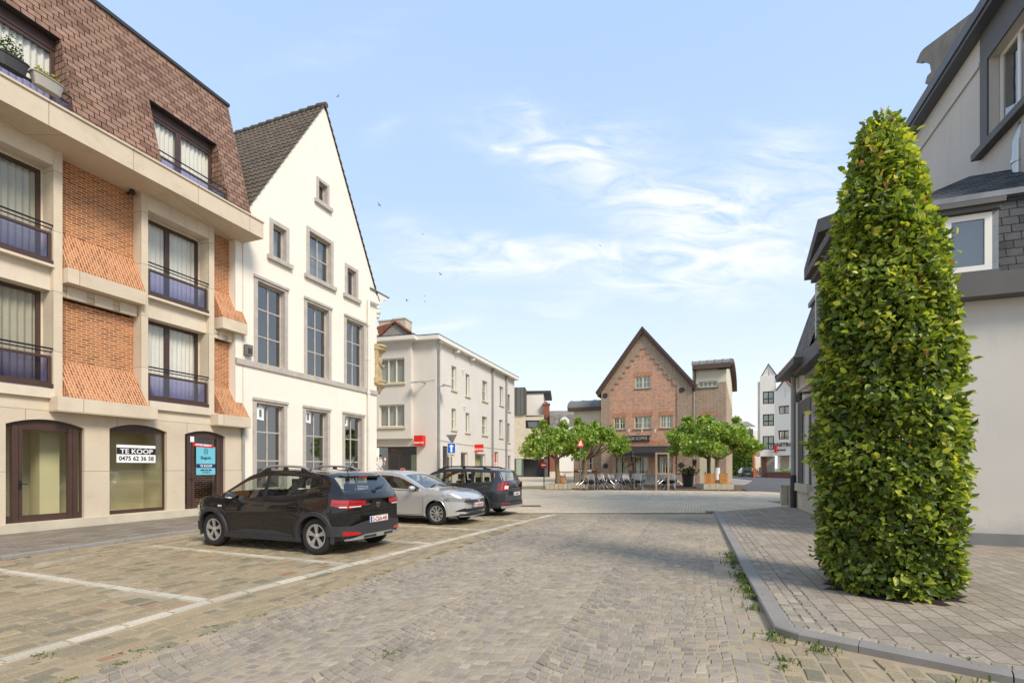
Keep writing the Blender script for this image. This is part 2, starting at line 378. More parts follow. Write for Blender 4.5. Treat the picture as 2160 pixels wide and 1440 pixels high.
# ---------------------------------------------------------------- ground
UV_ = (0.3532, 0.9356)                      # street direction
RO = (-3.10, 3.475)                         # corner of the fan-laid roadway
def ab(a, b): return (RO[0] + a * UV_[0] + b * UV_[1], RO[1] + a * UV_[1] - b * UV_[0])
def toab(x, y):
    dx, dy = x - RO[0], y - RO[1]; return dx * UV_[0] + dy * UV_[1], dx * UV_[1] - dy * UV_[0]
def inpoly(x, y, P):
    c = False; n = len(P); j = n - 1
    for i in range(n):
        if (P[i][1] > y) != (P[j][1] > y) and x < (P[j][0] - P[i][0]) * (y - P[i][1]) / (P[j][1] - P[i][1]) + P[i][0]: c = not c
        j = i
    return c
rnd = random.Random(7)
class Stones:
    def __init__(s): s.v = []; s.f = []; s.t = []
    def stone(s, c4, z, tint, bev=.012, drop=.022, jit=.004):
        cx = sum(p[0] for p in c4) / 4; cy = sum(p[1] for p in c4) / 4
        c4 = [(p[0] + rnd.uniform(-jit, jit), p[1] + rnd.uniform(-jit, jit)) for p in c4]
        n = len(s.v); tl = [rnd.uniform(-.0025, .0025) for _ in range(4)]
        for (x, y) in c4: s.v.append((x, y, z - drop))
        for (x, y) in c4: s.v.append((x + (cx - x) * .06, y + (cy - y) * .06, z - .007))
        for i, (x, y) in enumerate(c4):
            l = math.hypot(cx - x, cy - y) + 1e-6; k = bev / l
            s.v.append((x + (cx - x) * k, y + (cy - y) * k, z + tl[i]))
        for b in (0, 4):
            for i in range(4): j = (i + 1) % 4; s.f.append((n + b + i, n + b + j, n + b + 4 + j, n + b + 4 + i))
        s.f.append((n + 8, n + 9, n + 10, n + 11)); s.t += [tint] * 12
    def build(s, name, mat, z=0):
        mb = MB(); mb.v = s.v; mb.f = s.f
        return tag(mb.build(name, mat, uv=False, tint=s.t), name.replace('_', ' '), kind='structure')
tintmat('cobble', [(0, rgb(142, 133, 120)), (.5, rgb(159, 148, 133)), (.85, rgb(170, 158, 141)), (1, rgb(180, 166, 146))], .85, .25, 90, .25,
        stain=[(rgb(104, 97, 88), .75, .55, 2.8), (rgb(188, 171, 146), 1.1, .50, 2.4)], spec=.12)
tintmat('sett', [(0, rgb(132, 125, 104)), (.4, rgb(158, 144, 117)), (.8, rgb(172, 153, 122)), (.93, rgb(164, 122, 92)), (1, rgb(178, 166, 144))], .85, .28, 60, .3,
        stain=[(rgb(122, 106, 84), 1.1, .56, 2.5), (rgb(172, 158, 134), 2.0, .52, 2.0)], spec=.12)
basic('sand', rgb(168, 150, 122), .95, .12, 2.2, .5, 120, stain=.6)
basic('soil', rgb(44, 28, 20), .95, .4, 12, .8, 60)
basic('concrete_pale', rgb(180, 169, 148), .85, .12, 5, .3, 70, stain=.2)
basic('kerb_stone', rgb(142, 136, 128), .75, .12, 2, .25, 70, stain=.2)
basic('asphalt', rgb(88, 86, 86), .85, .15, .8, .4, 150)
basic('base_ground', rgb(150, 142, 130), .95, .2, .5)
BASEROT = -69.32
brickmat('slabs', rgb(156, 144, 127), rgb(176, 162, 144), rgb(118, 104, 86), bw=.30, rh=.18, ms=.008, rot=BASEROT, var=.22, bs=.4, stain=(rgb(150, 138, 118), .7, 2.0))
brickmat('far_cobble', rgb(206, 188, 160), rgb(230, 212, 184), rgb(188, 166, 134), bw=.14, rh=.11, ms=.014, rot=BASEROT, var=.16, bs=.5, stain=(rgb(224, 206, 178), .35, 2.0))
brickmat('far_slabs', rgb(188, 174, 152), rgb(210, 194, 170), rgb(138, 122, 100), bw=.6, rh=.4, ms=.012, rot=-20, var=.12, bs=.2)
brickmat('terrace_brick', rgb(108, 92, 78), rgb(136, 118, 100), rgb(90, 78, 66), bw=.2, rh=.1, ms=.008, rot=-20, var=.2, bs=.3)
brickmat('left_pave', rgb(132, 122, 108), rgb(158, 146, 130), rgb(112, 102, 88), bw=.3, rh=.15, ms=.008, rot=BASEROT, var=.2, bs=.35, stain=(rgb(160, 150, 134), .8, 2.2))
struct('ground', MB().add([(-400, -60, -.06), (400, -60, -.06), (400, 600, -.06), (-400, 600, -.06)], [(0, 1, 2, 3)]), 'base_ground')
# undulating bed of sand under the stones
def bed():
    mb = MB(); n = 0; X0, X1, Y0, Y1, st = -13, 8, -1.5, 16.6, .16
    nx, ny = int((X1 - X0) / st), int((Y1 - Y0) / st)
    from mathutils import noise as mn
    for j in range(ny + 1):
        for i in range(nx + 1):
            x, y = X0 + (X1 - X0) * i / nx, Y0 + (Y1 - Y0) * j / ny
            mb.v.append((x, y, -.0062 + .0035 * mn.noise(Vector((x * 1.7, y * 1.7, 0))) + .003 * mn.noise(Vector((x * 6, y * 6, 4)))))
    for j in range(ny):
        for i in range(nx): a = j * (nx + 1) + i; mb.f.append((a, a + 1, a + nx + 2, a + nx + 1))
    struct('sand_bed', mb, 'sand', smooth=60)
bed()
KW = [(-11.6, -1.5), (-9.9, 4.0), (-8.5, 8.03), (-7.75, 11.0), (-5.95, 14.7), (-4.9, 17.6), (-2.9, 23.2), (-2.6, 23.9)]   # left kerb line
LINE = [G(-420, 1520), G(0, 1395), G(440, 1268), G(740, 1190), G(914, 1146.5), G(1029, 1118.5), G(1113, 1097.5), G(1170, 1084)]
SP = [(-3.505, 5.587), (-2.57, 7.71), (-1.6, 9.8), (-.62, 11.9), (.42, 14.0)]
MARKS = [LINE]
for q, (sx, sy) in enumerate(SP): MARKS.append([(sx - 4.94 * (.92 if q else .9), sy + 1.99 * (.92 if q else .9)), (sx - .06, sy + .02)])
MARKS.append([(-9.3, 5.9), (-4.5, 3.55)])
def dseg(x, y, a, b):
    vx, vy = b[0] - a[0], b[1] - a[1]; t = max(0, min(1, ((x - a[0]) * vx + (y - a[1]) * vy) / (vx * vx + vy * vy)))
    return math.hypot(x - a[0] - t * vx, y - a[1] - t * vy)
def nearmark(x, y): return min(dseg(x, y, l[i], l[i + 1]) for l in MARKS for i in range(len(l) - 1))
def road():
    st = Stones(); W, Rr, s = 1.47, 1.45, .090
    for c in range(3):
        bc = W * (c + .5); th = math.asin(W / 2 / Rr); off = rnd.uniform(0, s)
        k = -2
        while True:
            a0 = -4.2 + k * s + off + (.37 * c)
            if a0 > 14.2: break
            n = 15 + rnd.choice((-1, 0, 0, 1)); ph = rnd.uniform(-.4, .4)
            edges = [-th + rnd.uniform(-.006, .004)] + [(-1 + 2 * (i + rnd.uniform(-.14, .14)) / n) * th for i in range(1, n)] + [th + rnd.uniform(-.004, .006)]
            for i in range(n):
                t0, t1 = edges[i], edges[i + 1]; g = .0038 / Rr
                def pp(t, dr): return ab(a0 - Rr * math.cos(t) + dr + Rr, bc + Rr * math.sin(t))
                gg = .0038
                q = [pp(t0 + g, gg), pp(t1 - g, gg), pp(t1 - g, s - gg), pp(t0 + g, s - gg)]
                q = [q[0], q[1], q[2], q[3]]
                a_, _ = toab(*q[0])
                if a_ < -3.4 or a_ > 13.35: continue
                st.stone(q[::1], rnd.gauss(.0, .003), min(1, max(0, rnd.gauss(.5, .24))), .011)
            k += 1
    # straight gutter courses beside the right kerb and along the left edge
    for r in range(3):
        b0 = 4.41 + r * .115; a = -3.4 + rnd.uniform(0, .1)
        while a < 13.4:
            l = rnd.uniform(.13, .19); 
            st.stone([ab(a + .006, b0 + .005), ab(a + l - .006, b0 + .005), ab(a + l - .006, b0 + .108), ab(a + .006, b0 + .108)][::-1], rnd.gauss(-.004, .003), min(1, max(0, rnd.gauss(.62, .2))))
            a += l
    b0 = -.12; a = -3.4
    while a < 13.4:
        l = rnd.uniform(.12, .17); st.stone([ab(a + .005, b0), ab(a + l - .006, b0), ab(a + l - .006, b0 + .1), ab(a + .005, b0 + .1)][::-1], rnd.gauss(-.006, .003), min(1, max(0, rnd.gauss(.45, .2)))); a += l
    st.build('road', 'cobble')
road()
def kerbx(y):
    for i in range(len(KW) - 1):
        if KW[i][1] <= y <= KW[i + 1][1]: return KW[i][0] + (KW[i + 1][0] - KW[i][0]) * (y - KW[i][1]) / (KW[i + 1][1] - KW[i][1])
    return -99 if y < KW[0][1] else KW[-1][0]
def parking():
    st = Stones()
    b = -.13
    while b > -11:
        h = rnd.uniform(.125, .15); b -= h; a = -4 + rnd.uniform(0, .2); wob = rnd.uniform(0, 6)
        while a < 13.3:
            l = rnd.uniform(.17, .27); jb = .012 * math.sin(a * 1.3 + wob)
            x, y = ab(a + l / 2, b + h / 2)
            if x > kerbx(y) + .14 and y > -1 and nearmark(x, y) > .125 and x * 1.3 > -y * 1.3 - 8:
                q = [ab(a + .006, b + .005 + jb), ab(a + l - .006, b + .005 + jb), ab(a + l - .006, b + h - .005 + jb), ab(a + .006, b + h - .005 + jb)]
                st.stone(q[::-1], rnd.gauss(0, .0035), rnd.random() if rnd.random() < .22 else min(.8, max(0, rnd.gauss(.45, .22))), .014, jit=.008)
            a += l
    # large setts outside the bend of the right kerb
    b = 4.75
    for r in range(22):
        h = rnd.uniform(.13, .16); a = -4 + rnd.uniform(0, .2)
        while a < 4.2:
            l = rnd.uniform(.19, .28); x, y = ab(a + l / 2, b + h / 2)
            if not inpoly(x, y, [(2.0, 5.5), (2.3, 4.6), (2.40, 4.36), (2.53, 4.2), (2.86, 3.98), (3.55, 3.38), (9.2, -1.6), (14, 8)]) and b > 4.74:
                q = [ab(a + .01, b + .009), ab(a + l - .01, b + .009), ab(a + l - .01, b + h - .009), ab(a + .01, b + h - .009)]
                st.stone(q[::-1], rnd.gauss(0, .004), min(.8, max(0, rnd.gauss(.4, .2))), .018, jit=.01)
            a += l
        b += h
    st.build('parking_area', 'sett')
    mk = Stones()
    for l in MARKS:
        for i in range(len(l) - 1):
            (x0, y0), (x1, y1) = l[i], l[i + 1]; L_ = math.hypot(x1 - x0, y1 - y0); n = max(1, int(L_ / .42)); dx, dy = (x1 - x0) / L_, (y1 - y0) / L_
            hw = .062
            for k in range(n):
                s0, s1 = L_ * k / n + .006, L_ * (k + 1) / n - .006
                q = [(x0 + dx * s + dy * o, y0 + dy * s - dx * o) for s, o in ((s0, hw), (s1, hw), (s1, -hw), (s0, -hw))]
                mk.stone(q, .008 + rnd.gauss(0, .0012), rnd.random(), .008, jit=.002)
    tintmat('mark_stone', [(0, rgb(186, 176, 156)), (1, rgb(212, 202, 182))], .8, .2, 60, .2)
    mk.build('parking_marking', 'mark_stone')
parking()
# left pavement with kerb
FAC = [(-9.83 + .3532 * t, 14.92 + .9356 * t) for t in (-17, -4, 1.7, 8.9, 9.6)]
struct('left_pavement', MB().slab([(x - .12, y) for x, y in KW] + FAC[::-1], -.05, .055), 'left_pave')
def offs(P, d):
    out = []
    for i, p in enumerate(P):
        a, b = P[max(i - 1, 0)], P[min(i + 1, len(P) - 1)]; dx, dy = b[0] - a[0], b[1] - a[1]; l = math.hypot(dx, dy); out.append((p[0] + dy / l * d, p[1] - dx / l * d))
    return out
def kerb(name, P, wd, z, mat='kerb_stone', seg=1.0):
    mb = MB()
    for i in range(len(P) - 1):
        L_ = math.dist(P[i], P[i + 1]); n = max(1, round(L_ / seg)); A, B = offs(P, 0), offs(P, wd)
        for k in range(n):
            t0, t1 = (k + .004) / n, (k + .996) / n
            f = lambda Q, t: (Q[i][0] + (Q[i + 1][0] - Q[i][0]) * t, Q[i][1] + (Q[i + 1][1] - Q[i][1]) * t)
            a, b, c, d = f(A, t0), f(A, t1), f(B, t1), f(B, t0); e = .012; cx, cy = (a[0] + c[0]) / 2, (a[1] + c[1]) / 2
            n0 = len(mb.v)
            for q in (a, b, c, d): mb.v.append((q[0], q[1], -.05))
            for q in (a, b, c, d): mb.v.append((q[0], q[1], z - e))
            ia, ib, ic, idd = [(q[0] + (r[0] - q[0]) * .08, q[1] + (r[1] - q[1]) * .08) for q, r in ((a, d), (b, c), (c, b), (d, a))]
            for q in (ia, ib, ic, idd): mb.v.append((q[0], q[1], z))
            for bb in (0, 4):
                for m_ in range(4): j = (m_ + 1) % 4; mb.f.append((n0 + bb + m_, n0 + bb + j, n0 + bb + 4 + j, n0 + bb + 4 + m_))
            mb.f.append((n0 + 8, n0 + 9, n0 + 10, n0 + 11))
    return struct(name, mb, mat)
kerb('left_kerb', KW, -.13, .07)
KR = [(6.86, 16.45), (6.0, 14.1), (4.55, 10.2), (3.1, 6.3), (2.46, 4.55), (2.56, 4.33), (2.90, 4.05), (3.58, 3.45), (5.4, 1.85), (9.3, -1.6)]
kerb('right_kerb', KR, -.17, .065, seg=1.0)
struct('kerb_end', MB().box(6.62, 7.05, 16.42, 16.55, -.05, .06), 'kerb_stone')
SC_, SU = (10.87, 18.60), (-.3532, -.9356)     # far corner and direction of the shop facade
CR = (SC_[0] + SU[0] * 9.3, SC_[1] + SU[1] * 9.3)   # near corner
inner = offs(KR, -.17)
struct('right_pavement', MB().slab(inner + [(30, -1.6), (30, 4), (14, 8), CR, SC_, (11.2, 19.0)], -.05, .05), 'slabs')
def rstrip():
    st = Stones()
    for r in range(4):
        P = offs(KR, -.18 - .115 * r - .002); Q = offs(KR, -.18 - .115 * (r + 1) + .012)
        for i in range(len(P) - 1):
            if i == 4: continue
            L_ = math.dist(P[i], P[i + 1]); n = max(1, round(L_ / .12))
            for k in range(n):
                t0, t1 = (k + .06) / n, (k + .94) / n
                f = lambda Z, t: (Z[i][0] + (Z[i + 1][0] - Z[i][0]) * t, Z[i][1] + (Z[i + 1][1] - Z[i][1]) * t)
                if i > 4 and r > 0: continue
                st.stone([f(P, t0), f(P, t1), f(Q, t1), f(Q, t0)], .058 + rnd.gauss(0, .0025), min(1, max(0, rnd.gauss(.5, .25))), .011, .01)
    o = st.build('pavement_setts', 'cobble')
rstrip()
# crossing square, terrace, side streets
struct('square', MB().slab([(-26, 16.25), (-2, 16.25), (6.62, 16.5), (7.1, 16.5), (11.2, 19.0), (11.6, 22.0), (-3, 27), (-26, 40)], -.05, .004), 'far_cobble')
struct('drain_channel', MB().box(-2.2, 6.7, 16.18, 16.27, -.05, .009), 'charcoal')
basic('manhole_iron', rgb(90, 70, 56), .6, .2, 5, .5, 40)
struct('manhole_cover', MB().box(.25, 1.15, 18.9, 19.7, -.02, .008), 'manhole_iron')
struct('crossing_pavement', MB().slab([(-3, 24.6), (10.8, 22.0), (14.5, 22.0), (17.5, 30.5), (3, 33.6), (2.4, 33.6), (-1.3, 44.0), (-4.4, 30), (-4.8, 27)], -.05, .010), 'far_slabs')
struct('terrace', MB().slab([(2.6, 33.4), (15.2, 32.0), (19.6, 41.0), (8.0, 46.5), (4.6, 46.5)], -.05, .055), 'terrace_brick')
struct('far_street', MB().slab([(-26, 40), (-6, 33), (-1.2, 44.2), (2.6, 34.0), (4.6, 46.5), (6.5, 60), (9, 90), (-30, 92)], -.05, .006), 'far_cobble')
struct('asphalt_road', MB().slab([(15.4, 31.6), (17.3, 27.6), (20, 27), (27, 34), (38, 46), (44, 60), (42, 84), (36, 100), (30, 100), (33, 74), (30, 60), (22.5, 46.0), (17.2, 37)], -.05, .012), 'asphalt')
# ---------------------------------------------------------------- weeds and moss
def grass_tufts(name, pts, hgt=.05, n=26, spread=.08, z=.0):
    v, f, t = [], [], []
    for (x, y, k) in pts:
        for _ in range(int(n * k)):
            a = rnd.uniform(0, 6.28); r = abs(rnd.gauss(0, spread * k)); bx, by = x + r * math.cos(a), y + r * math.sin(a)
            L_ = rnd.uniform(.4, 1.3) * hgt * min(1.5, k); d = rnd.uniform(0, 6.28); w_ = rnd.uniform(.003, .009); lean = rnd.uniform(.3, 1.2) * L_
            dx, dy = math.cos(d), math.sin(d); i = len(v)
            v += [(bx - dy * w_, by + dx * w_, z), (bx + dy * w_, by - dx * w_, z), (bx + dx * lean * .5 + dy * w_, by + dy * lean * .5 - dx * w_, z + L_ * .7), (bx + dx * lean, by + dy * lean, z + L_ * .75), (bx + dx * lean * .5 - dy * w_, by + dy * lean * .5 + dx * w_, z + L_ * .7)]
            f += [(i, i + 1, i + 2, i + 4), (i + 4, i + 2, i + 3)]; t += [rnd.random()] * 5
    mb = MB(); mb.v = v; mb.f = f
    return tag(mb.build(name, 'weed', uv=False, tint=t), 'small green weeds growing in the joints along the kerb', 'weeds', kind='stuff')
tintmat('weed', [(0, (.05, .09, .02, 1)), (.6, (.12, .19, .03, 1)), (1, (.25, .22, .07, 1))], .8, 0, trans=.2)
pts = []
for _ in range(46):     # strip of weeds at the foot of the kerb (px 1530-1610)
    t = rnd.random(); px = 1534 + 62 * t + rnd.uniform(-3, 5); py = 1168 + 100 * t + rnd.uniform(-4, 4); g = G(px, py); pts.append((g[0], g[1], rnd.uniform(.6, 1.3)))
for px, py, k in [(1570, 1215, 1.2), (1590, 1262, 1.6), (1590, 1283, 1.3), (1633, 1338, 1.2), (1638, 1352, 1.4), (1655, 1378, .9), (1658, 1392, .9), (1700, 1330, 1.3), (1728, 1358, 1.4), (1735, 1335, .7), (1655, 1290, .7),
                  (1620, 1235, .7), (1600, 1212, .6), (1590, 1190, .6), (2040, 1392, 1.5), (2056, 1385, 1.2), (2065, 1436, 1.2), (1540, 1130, .6), (1528, 1110, .5)]:
    g = G(px, py, .06 if px > 1640 or 1540 < px < 1540 else .0); pts.append((g[0], g[1], k))
grass_tufts('weeds', pts)
pts = []
for _ in range(130):      # moss line between setts and roadway
    a = rnd.choice((rnd.uniform(.6, 4.4), rnd.uniform(-1.5, 1), rnd.uniform(5, 9))); b = -.125 + rnd.uniform(-.02, .02)
    if rnd.random() < .35 and 1.2 < a < 4: b -= rnd.choice((.14, .27, .4)) + rnd.uniform(-.02, .02)
    p = ab(a, b); pts.append((p[0], p[1], rnd.uniform(.2, .45)))
for _ in range(40):
    q = rnd.choice(MARKS[1:4]); t = rnd.random(); pts.append((q[0][0] + (q[1][0] - q[0][0]) * t + .02, q[0][1] + (q[1][1] - q[0][1]) * t + .075, rnd.uniform(.15, .4)))
for px, py in [(237, 1146), (140, 1160), (20, 1180), (310, 1142), (60, 1175), (90, 1382), (270, 1376), (820, 1382)]:
    g = G(px, py); pts += [(g[0] + rnd.gauss(0, .04), g[1] + rnd.gauss(0, .03), rnd.uniform(.3, .7)) for _ in range(3)]
o = grass_tufts('moss', pts, .018, 40, .09); o['label'] = 'low green moss in the joints of the parking bays'; o['category'] = 'moss'
basic('stop_concrete', rgb(150, 138, 116), .9, .2, 6, .4, 60, stain=.4)
def wheel_stop(px0, px1, py0, py1, label):
    a, b = G(px0, py0), G(px1, py1); L_ = math.dist(a, b); an = math.atan2(b[1] - a[1], b[0] - a[0]); F = Frame(a[0], a[1], an); mb = MB(F); P = []
    n, m = 14, 8
    for i in range(n + 1):
        t = i / n; k = min(1, math.sin(math.pi * t) * 2.6) ** .5 if 0 < t < 1 else .05
        P.append([(L_ * t, -.09 * k * math.cos(math.pi * j / m), .075 * k * math.sin(math.pi * j / m) ** .8 if 0 < j < m else 0) for j in range(m + 1)])
    v = [p for r in P for p in r]; f = [(i * (m + 1) + j, i * (m + 1) + j + 1, (i + 1) * (m + 1) + j + 1, (i + 1) * (m + 1) + j) for i in range(n) for j in range(m)]
    mb.add(v, f); r = empty('wheel_stop', (a[0], a[1], 0), label, 'wheel stop', 'concrete wheel stops at the head of the bays'); mb.build('block', 'stop_concrete', r, smooth=50)
wheel_stop(62, 215, 1200, 1172, 'long rounded concrete wheel stop in the empty parking bay')
wheel_stop(388, 470, 1152, 1140, 'concrete wheel stop under the nose of the black hatchback')
# ---------------------------------------------------------------- apartment building (left)
ANG = math.atan2(UV_[1], UV_[0])
A = Frame(-9.83, 14.92, ANG)
brickmat('brick_orange', rgb(152, 86, 56), rgb(188, 114, 74), rgb(200, 174, 138), bw=.21, rh=.066, ms=.011, c3=rgb(198, 124, 78), var=.2, bs=.7, mott=.12)
brickmat('brick_orange_soldier', rgb(158, 86, 56), rgb(190, 114, 76), rgb(200, 174, 138), bw=.21, rh=.066, ms=.011, rot=90, c3=rgb(202, 132, 90), var=.15, bs=.7)
brickmat('slate_red', rgb(134, 104, 90), rgb(166, 132, 114), rgb(52, 40, 34), bw=.27, rh=.165, ms=.012, c3=rgb(160, 130, 112), mott=.2, var=.28, bs=1.0, stain=(rgb(84, 66, 50), 1.1, 3.4))
brickmat('joint_stone', rgb(208, 193, 170), rgb(218, 203, 180), rgb(160, 144, 122), bw=1.9, rh=1.45, ms=.008, fine=.05, var=.08, bs=.3, rough=.8, stain=(rgb(172, 150, 122), .9, 1.6))
def apartment():
    r = empty('apartment_building', A.pt(-4, 0, 0), 'cream stone and orange brick apartment building with red slate mansard roof', 'building')
    X, Z = A.X, A.Z
    xe = X(513); x0 = -17.0
    # plinth, ground floor wall with arched openings
    d1 = (X(12), X(178)); w2 = (X(231), X(352)); d3 = (X(390), X(475))
    zb = .27
    ztop = Z(0, 829)
    h1 = arch(*d1, zb, max(Z(178, 903), Z(12, 893)), Z(95, 884)); h2 = arch(*w2, zb + .02, max(Z(352, 912), Z(231, 903)), Z(300, 896)); h3 = arch(*d3, zb, max(Z(475, 921), Z(390, 915)), Z(438, 909))
    dl = (d1[0] - 4.3, d1[0] - .9); h0 = arch(*dl, zb, h1[2][1], h1[2][1] + .14)
    d00 = (dl[0] - 4.0, dl[0] - .9); h00 = arch(*d00, zb, h1[2][1], h1[2][1] + .14)
    MB(A).wall([(x0, .0), (xe, .0), (xe, ztop), (x0, ztop)], [h1, h2, h3, h0, h00], 0, .16).build('ground_wall', 'joint_stone', r)
    MB(A).box(x0, d1[0] - .0, -.06, -.001, .0, .245).box(d1[0] + .0, xe, -.06, -.001, 0, .262).build('plinth', 'limestone_grey', r)
    # shop interior
    mb = MB(A); mb.quad((x0, 1.5, .2), (xe, 1.5, .2), (xe, 1.5, 3.2), (x0, 1.5, 3.2)); mb.quad((x0, .17, 3.0), (xe, .17, 3.0), (xe, 6, 3.0), (x0, 6, 3.0))
    mb.quad((d3[0] - .25, .17, .2), (d3[0] - .25, 6, .2), (d3[0] - .25, 6, 3.2), (d3[0] - .25, .17, 3.2)).quad((x0, .17, .2), (x0, 6, .2), (x0, 6, 3.2), (x0, .17, 3.2)).quad((xe - .05, .17, .2), (xe - .05, 6, .2), (xe - .05, 6, 3.2), (xe - .05, .17, 3.2))
    mb.box(d1[0] + .95, d1[0] + 1.35, .75, 1.15, .22, 2.95)
    mb.build('shop_interior', 'interior_room', r)
    MB(A).quad((x0, .16, .235), (xe, .16, .235), (xe, 6, .235), (x0, 6, .235)).build('floor', 'interior_floor', r)
    MB(A).quad((d3[0] - .2, 1.1, .24), (xe - .1, 1.1, .24), (xe - .1, 1.1, 2.95), (d3[0] - .2, 1.1, 2.95)).build('hall_wall', 'brick_hall', r)
    # shop window and doors
    def glazing(name, hole, y, bars, fw=.09, kick=.1, shop='glass_shop', handle=None):
        xa, xb = hole[0][0], hole[1][0]; z0 = hole[0][1]; zs = hole[2][1]; zt = zs - .01
        mb = MB(A)
        mb.wall(arch(xa, xb, zt, zs, hole[len(hole) // 2 + 1][1], 10), [], y, .05)
        mb.box(xa, xa + fw * .4, y, y + .06, z0, zt); mb.box(xb - fw * .4, xb, y, y + .06, z0, zt); mb.box(xa + fw * .4, xb - fw * .4, y, y + .06, zt - fw, zt); mb.box(xa + fw * .4, xb - fw * .4, y, y + .06, z0, z0 + kick)
        for (b0, b1) in bars: mb.box(b0, b1, y - .02, y + .07, z0, zt - .005)
        o = mb.build(name, 'frame_brown', r)
        MB(A).quad((xa, y + .035, z0), (xb, y + .035, z0), (xb, y + .035, zt), (xa, y + .035, zt)).build('pane', shop, o)
        return o
    o = glazing('door', h1, .1, [(X(24, .1), X(38, .1)), (X(39, .1), X(46, .1)), (X(143, .1), X(152, .1)), (X(153, .1), X(163, .1))], kick=.16)
    hx = X(41, .08)
    MB(A).box(hx - .02, hx + .02, .05, .075, 1.05, 1.25).tube([A_ for A_ in [(hx, .06, 1.16), (hx, .02, 1.16), (hx + .12, .02, 1.16)]], .012).build('handle', 'metal_black', o)
    o = glazing('shop_window', h2, .1, [], fw=.07, kick=.1)
    o = glazing('door', h3, .1, [(X(393, .1), X(403, .1)), (X(404, .1), X(409, .1)), (X(456, .1), X(463, .1)), (X(464, .1), X(470, .1))], kick=.16)
    hx = X(400, .08); MB(A).tube([(hx, .06, 1.2), (hx, .02, 1.2), (hx + .1, .02, 1.2)], .012).build('handle', 'metal_black', o)
    glazing('door', h0, .1, [(dl[0] + .5, dl[0] + .6), (dl[1] - .6, dl[1] - .5)], kick=.16); glazing('shop_window', h00, .1, [])
    # upper storeys: bays repeat along the facade
    zA, zB = Z(0, 829), Z(0, 806)                      # beam under first floor
    yf, yr = -.02, .42                                  # fin front / recessed plane
    fin = .18
    F1 = [X(119.5, yf), X(141, yf)]
    bayB = (X(312.5, yf), X(441, yf)); f2 = X(300, yf); f3 = bayB[1] + .36
    ztopw = Z(513, 505, -.02) + .02
    # recessed wall (stone behind windows, brick in panels)
    x1 = X(134, yf); x2 = f2 + .06; xw1, xw2 = bayB
    zw = [(Z(312.5, 839, yf) + .02, Z(312.5, 666, yf)), (Z(312.5, 620, yf) + .05, Z(312.5, 446, yf))]
    period = xw2 + .33 - (x1 + .0) + .0
    xa1 = x1 - .2                                        # right edge of window A
    wA = (xa1 - (xw2 - xw1) * 1.0 - .35, xa1)
    bays = [wA, (xw1, xw2), (wA[0] - 2.45 - (xw2 - xw1) - .4, wA[0] - 2.45 - .4 + .2)]
    panels = [(x1, f2 - .02), (xw2 + .33, xe), (wA[0] - 2.35, wA[0] - .2), (-17, bays[2][0] - .2)]
    # stone wall of window bays
    for (a, b) in bays:
        hs = [rect(a + .03, b - .03, z0, z1) for z0, z1 in zw]
        MB(A).wall(rect(a - .2, b + .2, zB - .05, 9.7), hs, yr, .1).build('bay_wall', 'limestone', r)
        for i, (z0, z1) in enumerate(zw):
            wo = window(r, A, a + .03, b - .03, z0, z1, yr + .02, cols=(.45,), fw=.08, mw=.14, mat='frame_brown', glass='glass_win')
            curtain(wo, A, a + .05, b - .05, z0 + .04, z1 - .05, yr + .12, 'curtain' if a > 0 - 2.5 and b > x1 else 'curtain_grey', .025, .13, seed=int(a * 10) + i)
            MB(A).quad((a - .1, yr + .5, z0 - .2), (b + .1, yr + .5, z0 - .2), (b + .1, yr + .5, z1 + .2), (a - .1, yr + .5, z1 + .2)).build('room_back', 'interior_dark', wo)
            # french balcony: tinted panel in a brown frame and two rails
            zr = z0 + .52 * 1.6; zt = z0 + .70
            bal = MB(A).ring(a + .02, b - .02, z0 + .02, zt, .06, .02, .08).box(a - .0, b + .0, -.03, .06, z0 - .06, z0 + .02).build('balcony_rail', 'frame_brown', r)
            MB(A).tube([(a, .0, zt + .17), (b, .0, zt + .17)], .022).tube([(a, .05, zt + .10), (b, .05, zt + .10)], .016).build('handrail', 'metal_black', bal)
            MB(A).quad((a + .08, .05, z0 + .08), (b - .08, .05, z0 + .08), (b - .08, .05, zt - .06), (a + .08, .05, zt - .06)).build('panel', 'glass_blue', bal)
        # spandrel and sill ledges
        sp = MB(A).box(a, b, .12, yr - .002, zw[0][1] - .0, zw[1][0] - .08).box(a, b, -.06, .2, zw[1][0] - .14, zw[1][0] - .078)
        sp.build('spandrel', 'limestone', r)
        MB(A).box(a, b, -.1, yr - .002, zA + .003, zw[0][0] - .1).build('sill_beam', 'limestone', r)
        # lintel under the cornice
        MB(A).box(a - .01, b + .01, .0, yr - .003, zw[1][1] + .05, 9.62).build('lintel', 'limestone', r)
    # fins
    for (a, b) in bays:
        for xx in (b, a - fin):
            MB(A).box(xx + .001, xx + fin, yf, yr + .05, zA + .004, 9.6).build('pier', 'joint_stone', r)
    # brick panels with flared skirts
    for k, (a, b) in enumerate(panels):
        a2, b2 = a - .0, b
        for (zl, zf, zt) in ((Z(148, 838, -.3) , Z(148, 760), Z(148, 629)), (Z(148, 566, -.15) , Z(148, 487), 9.62)):
            yo = -.30 if zl < 4 else -.2
            MB(A).quad((a, yr - .1, zf), (b, yr - .1, zf), (b, yr - .1, zt), (a, yr - .1, zt)).build('brick_panel', 'brick_orange', r)
            mb = MB(A).quad((a, yo, zl), (b, yo, zl), (b, yr - .1, zf), (a, yr - .1, zf)); mb.add([(a, yo, zl), (a, yr - .1, zf), (a, yr - .1, zl)], [(0, 1, 2)]).add([(b, yo, zl), (b, yr - .1, zf), (b, yr - .1, zl)], [(0, 1, 2)])
            mb.build('brick_skirt', 'brick_orange_soldier', r)
        # beams below the skirts
        zl = Z(148, 838, -.3)
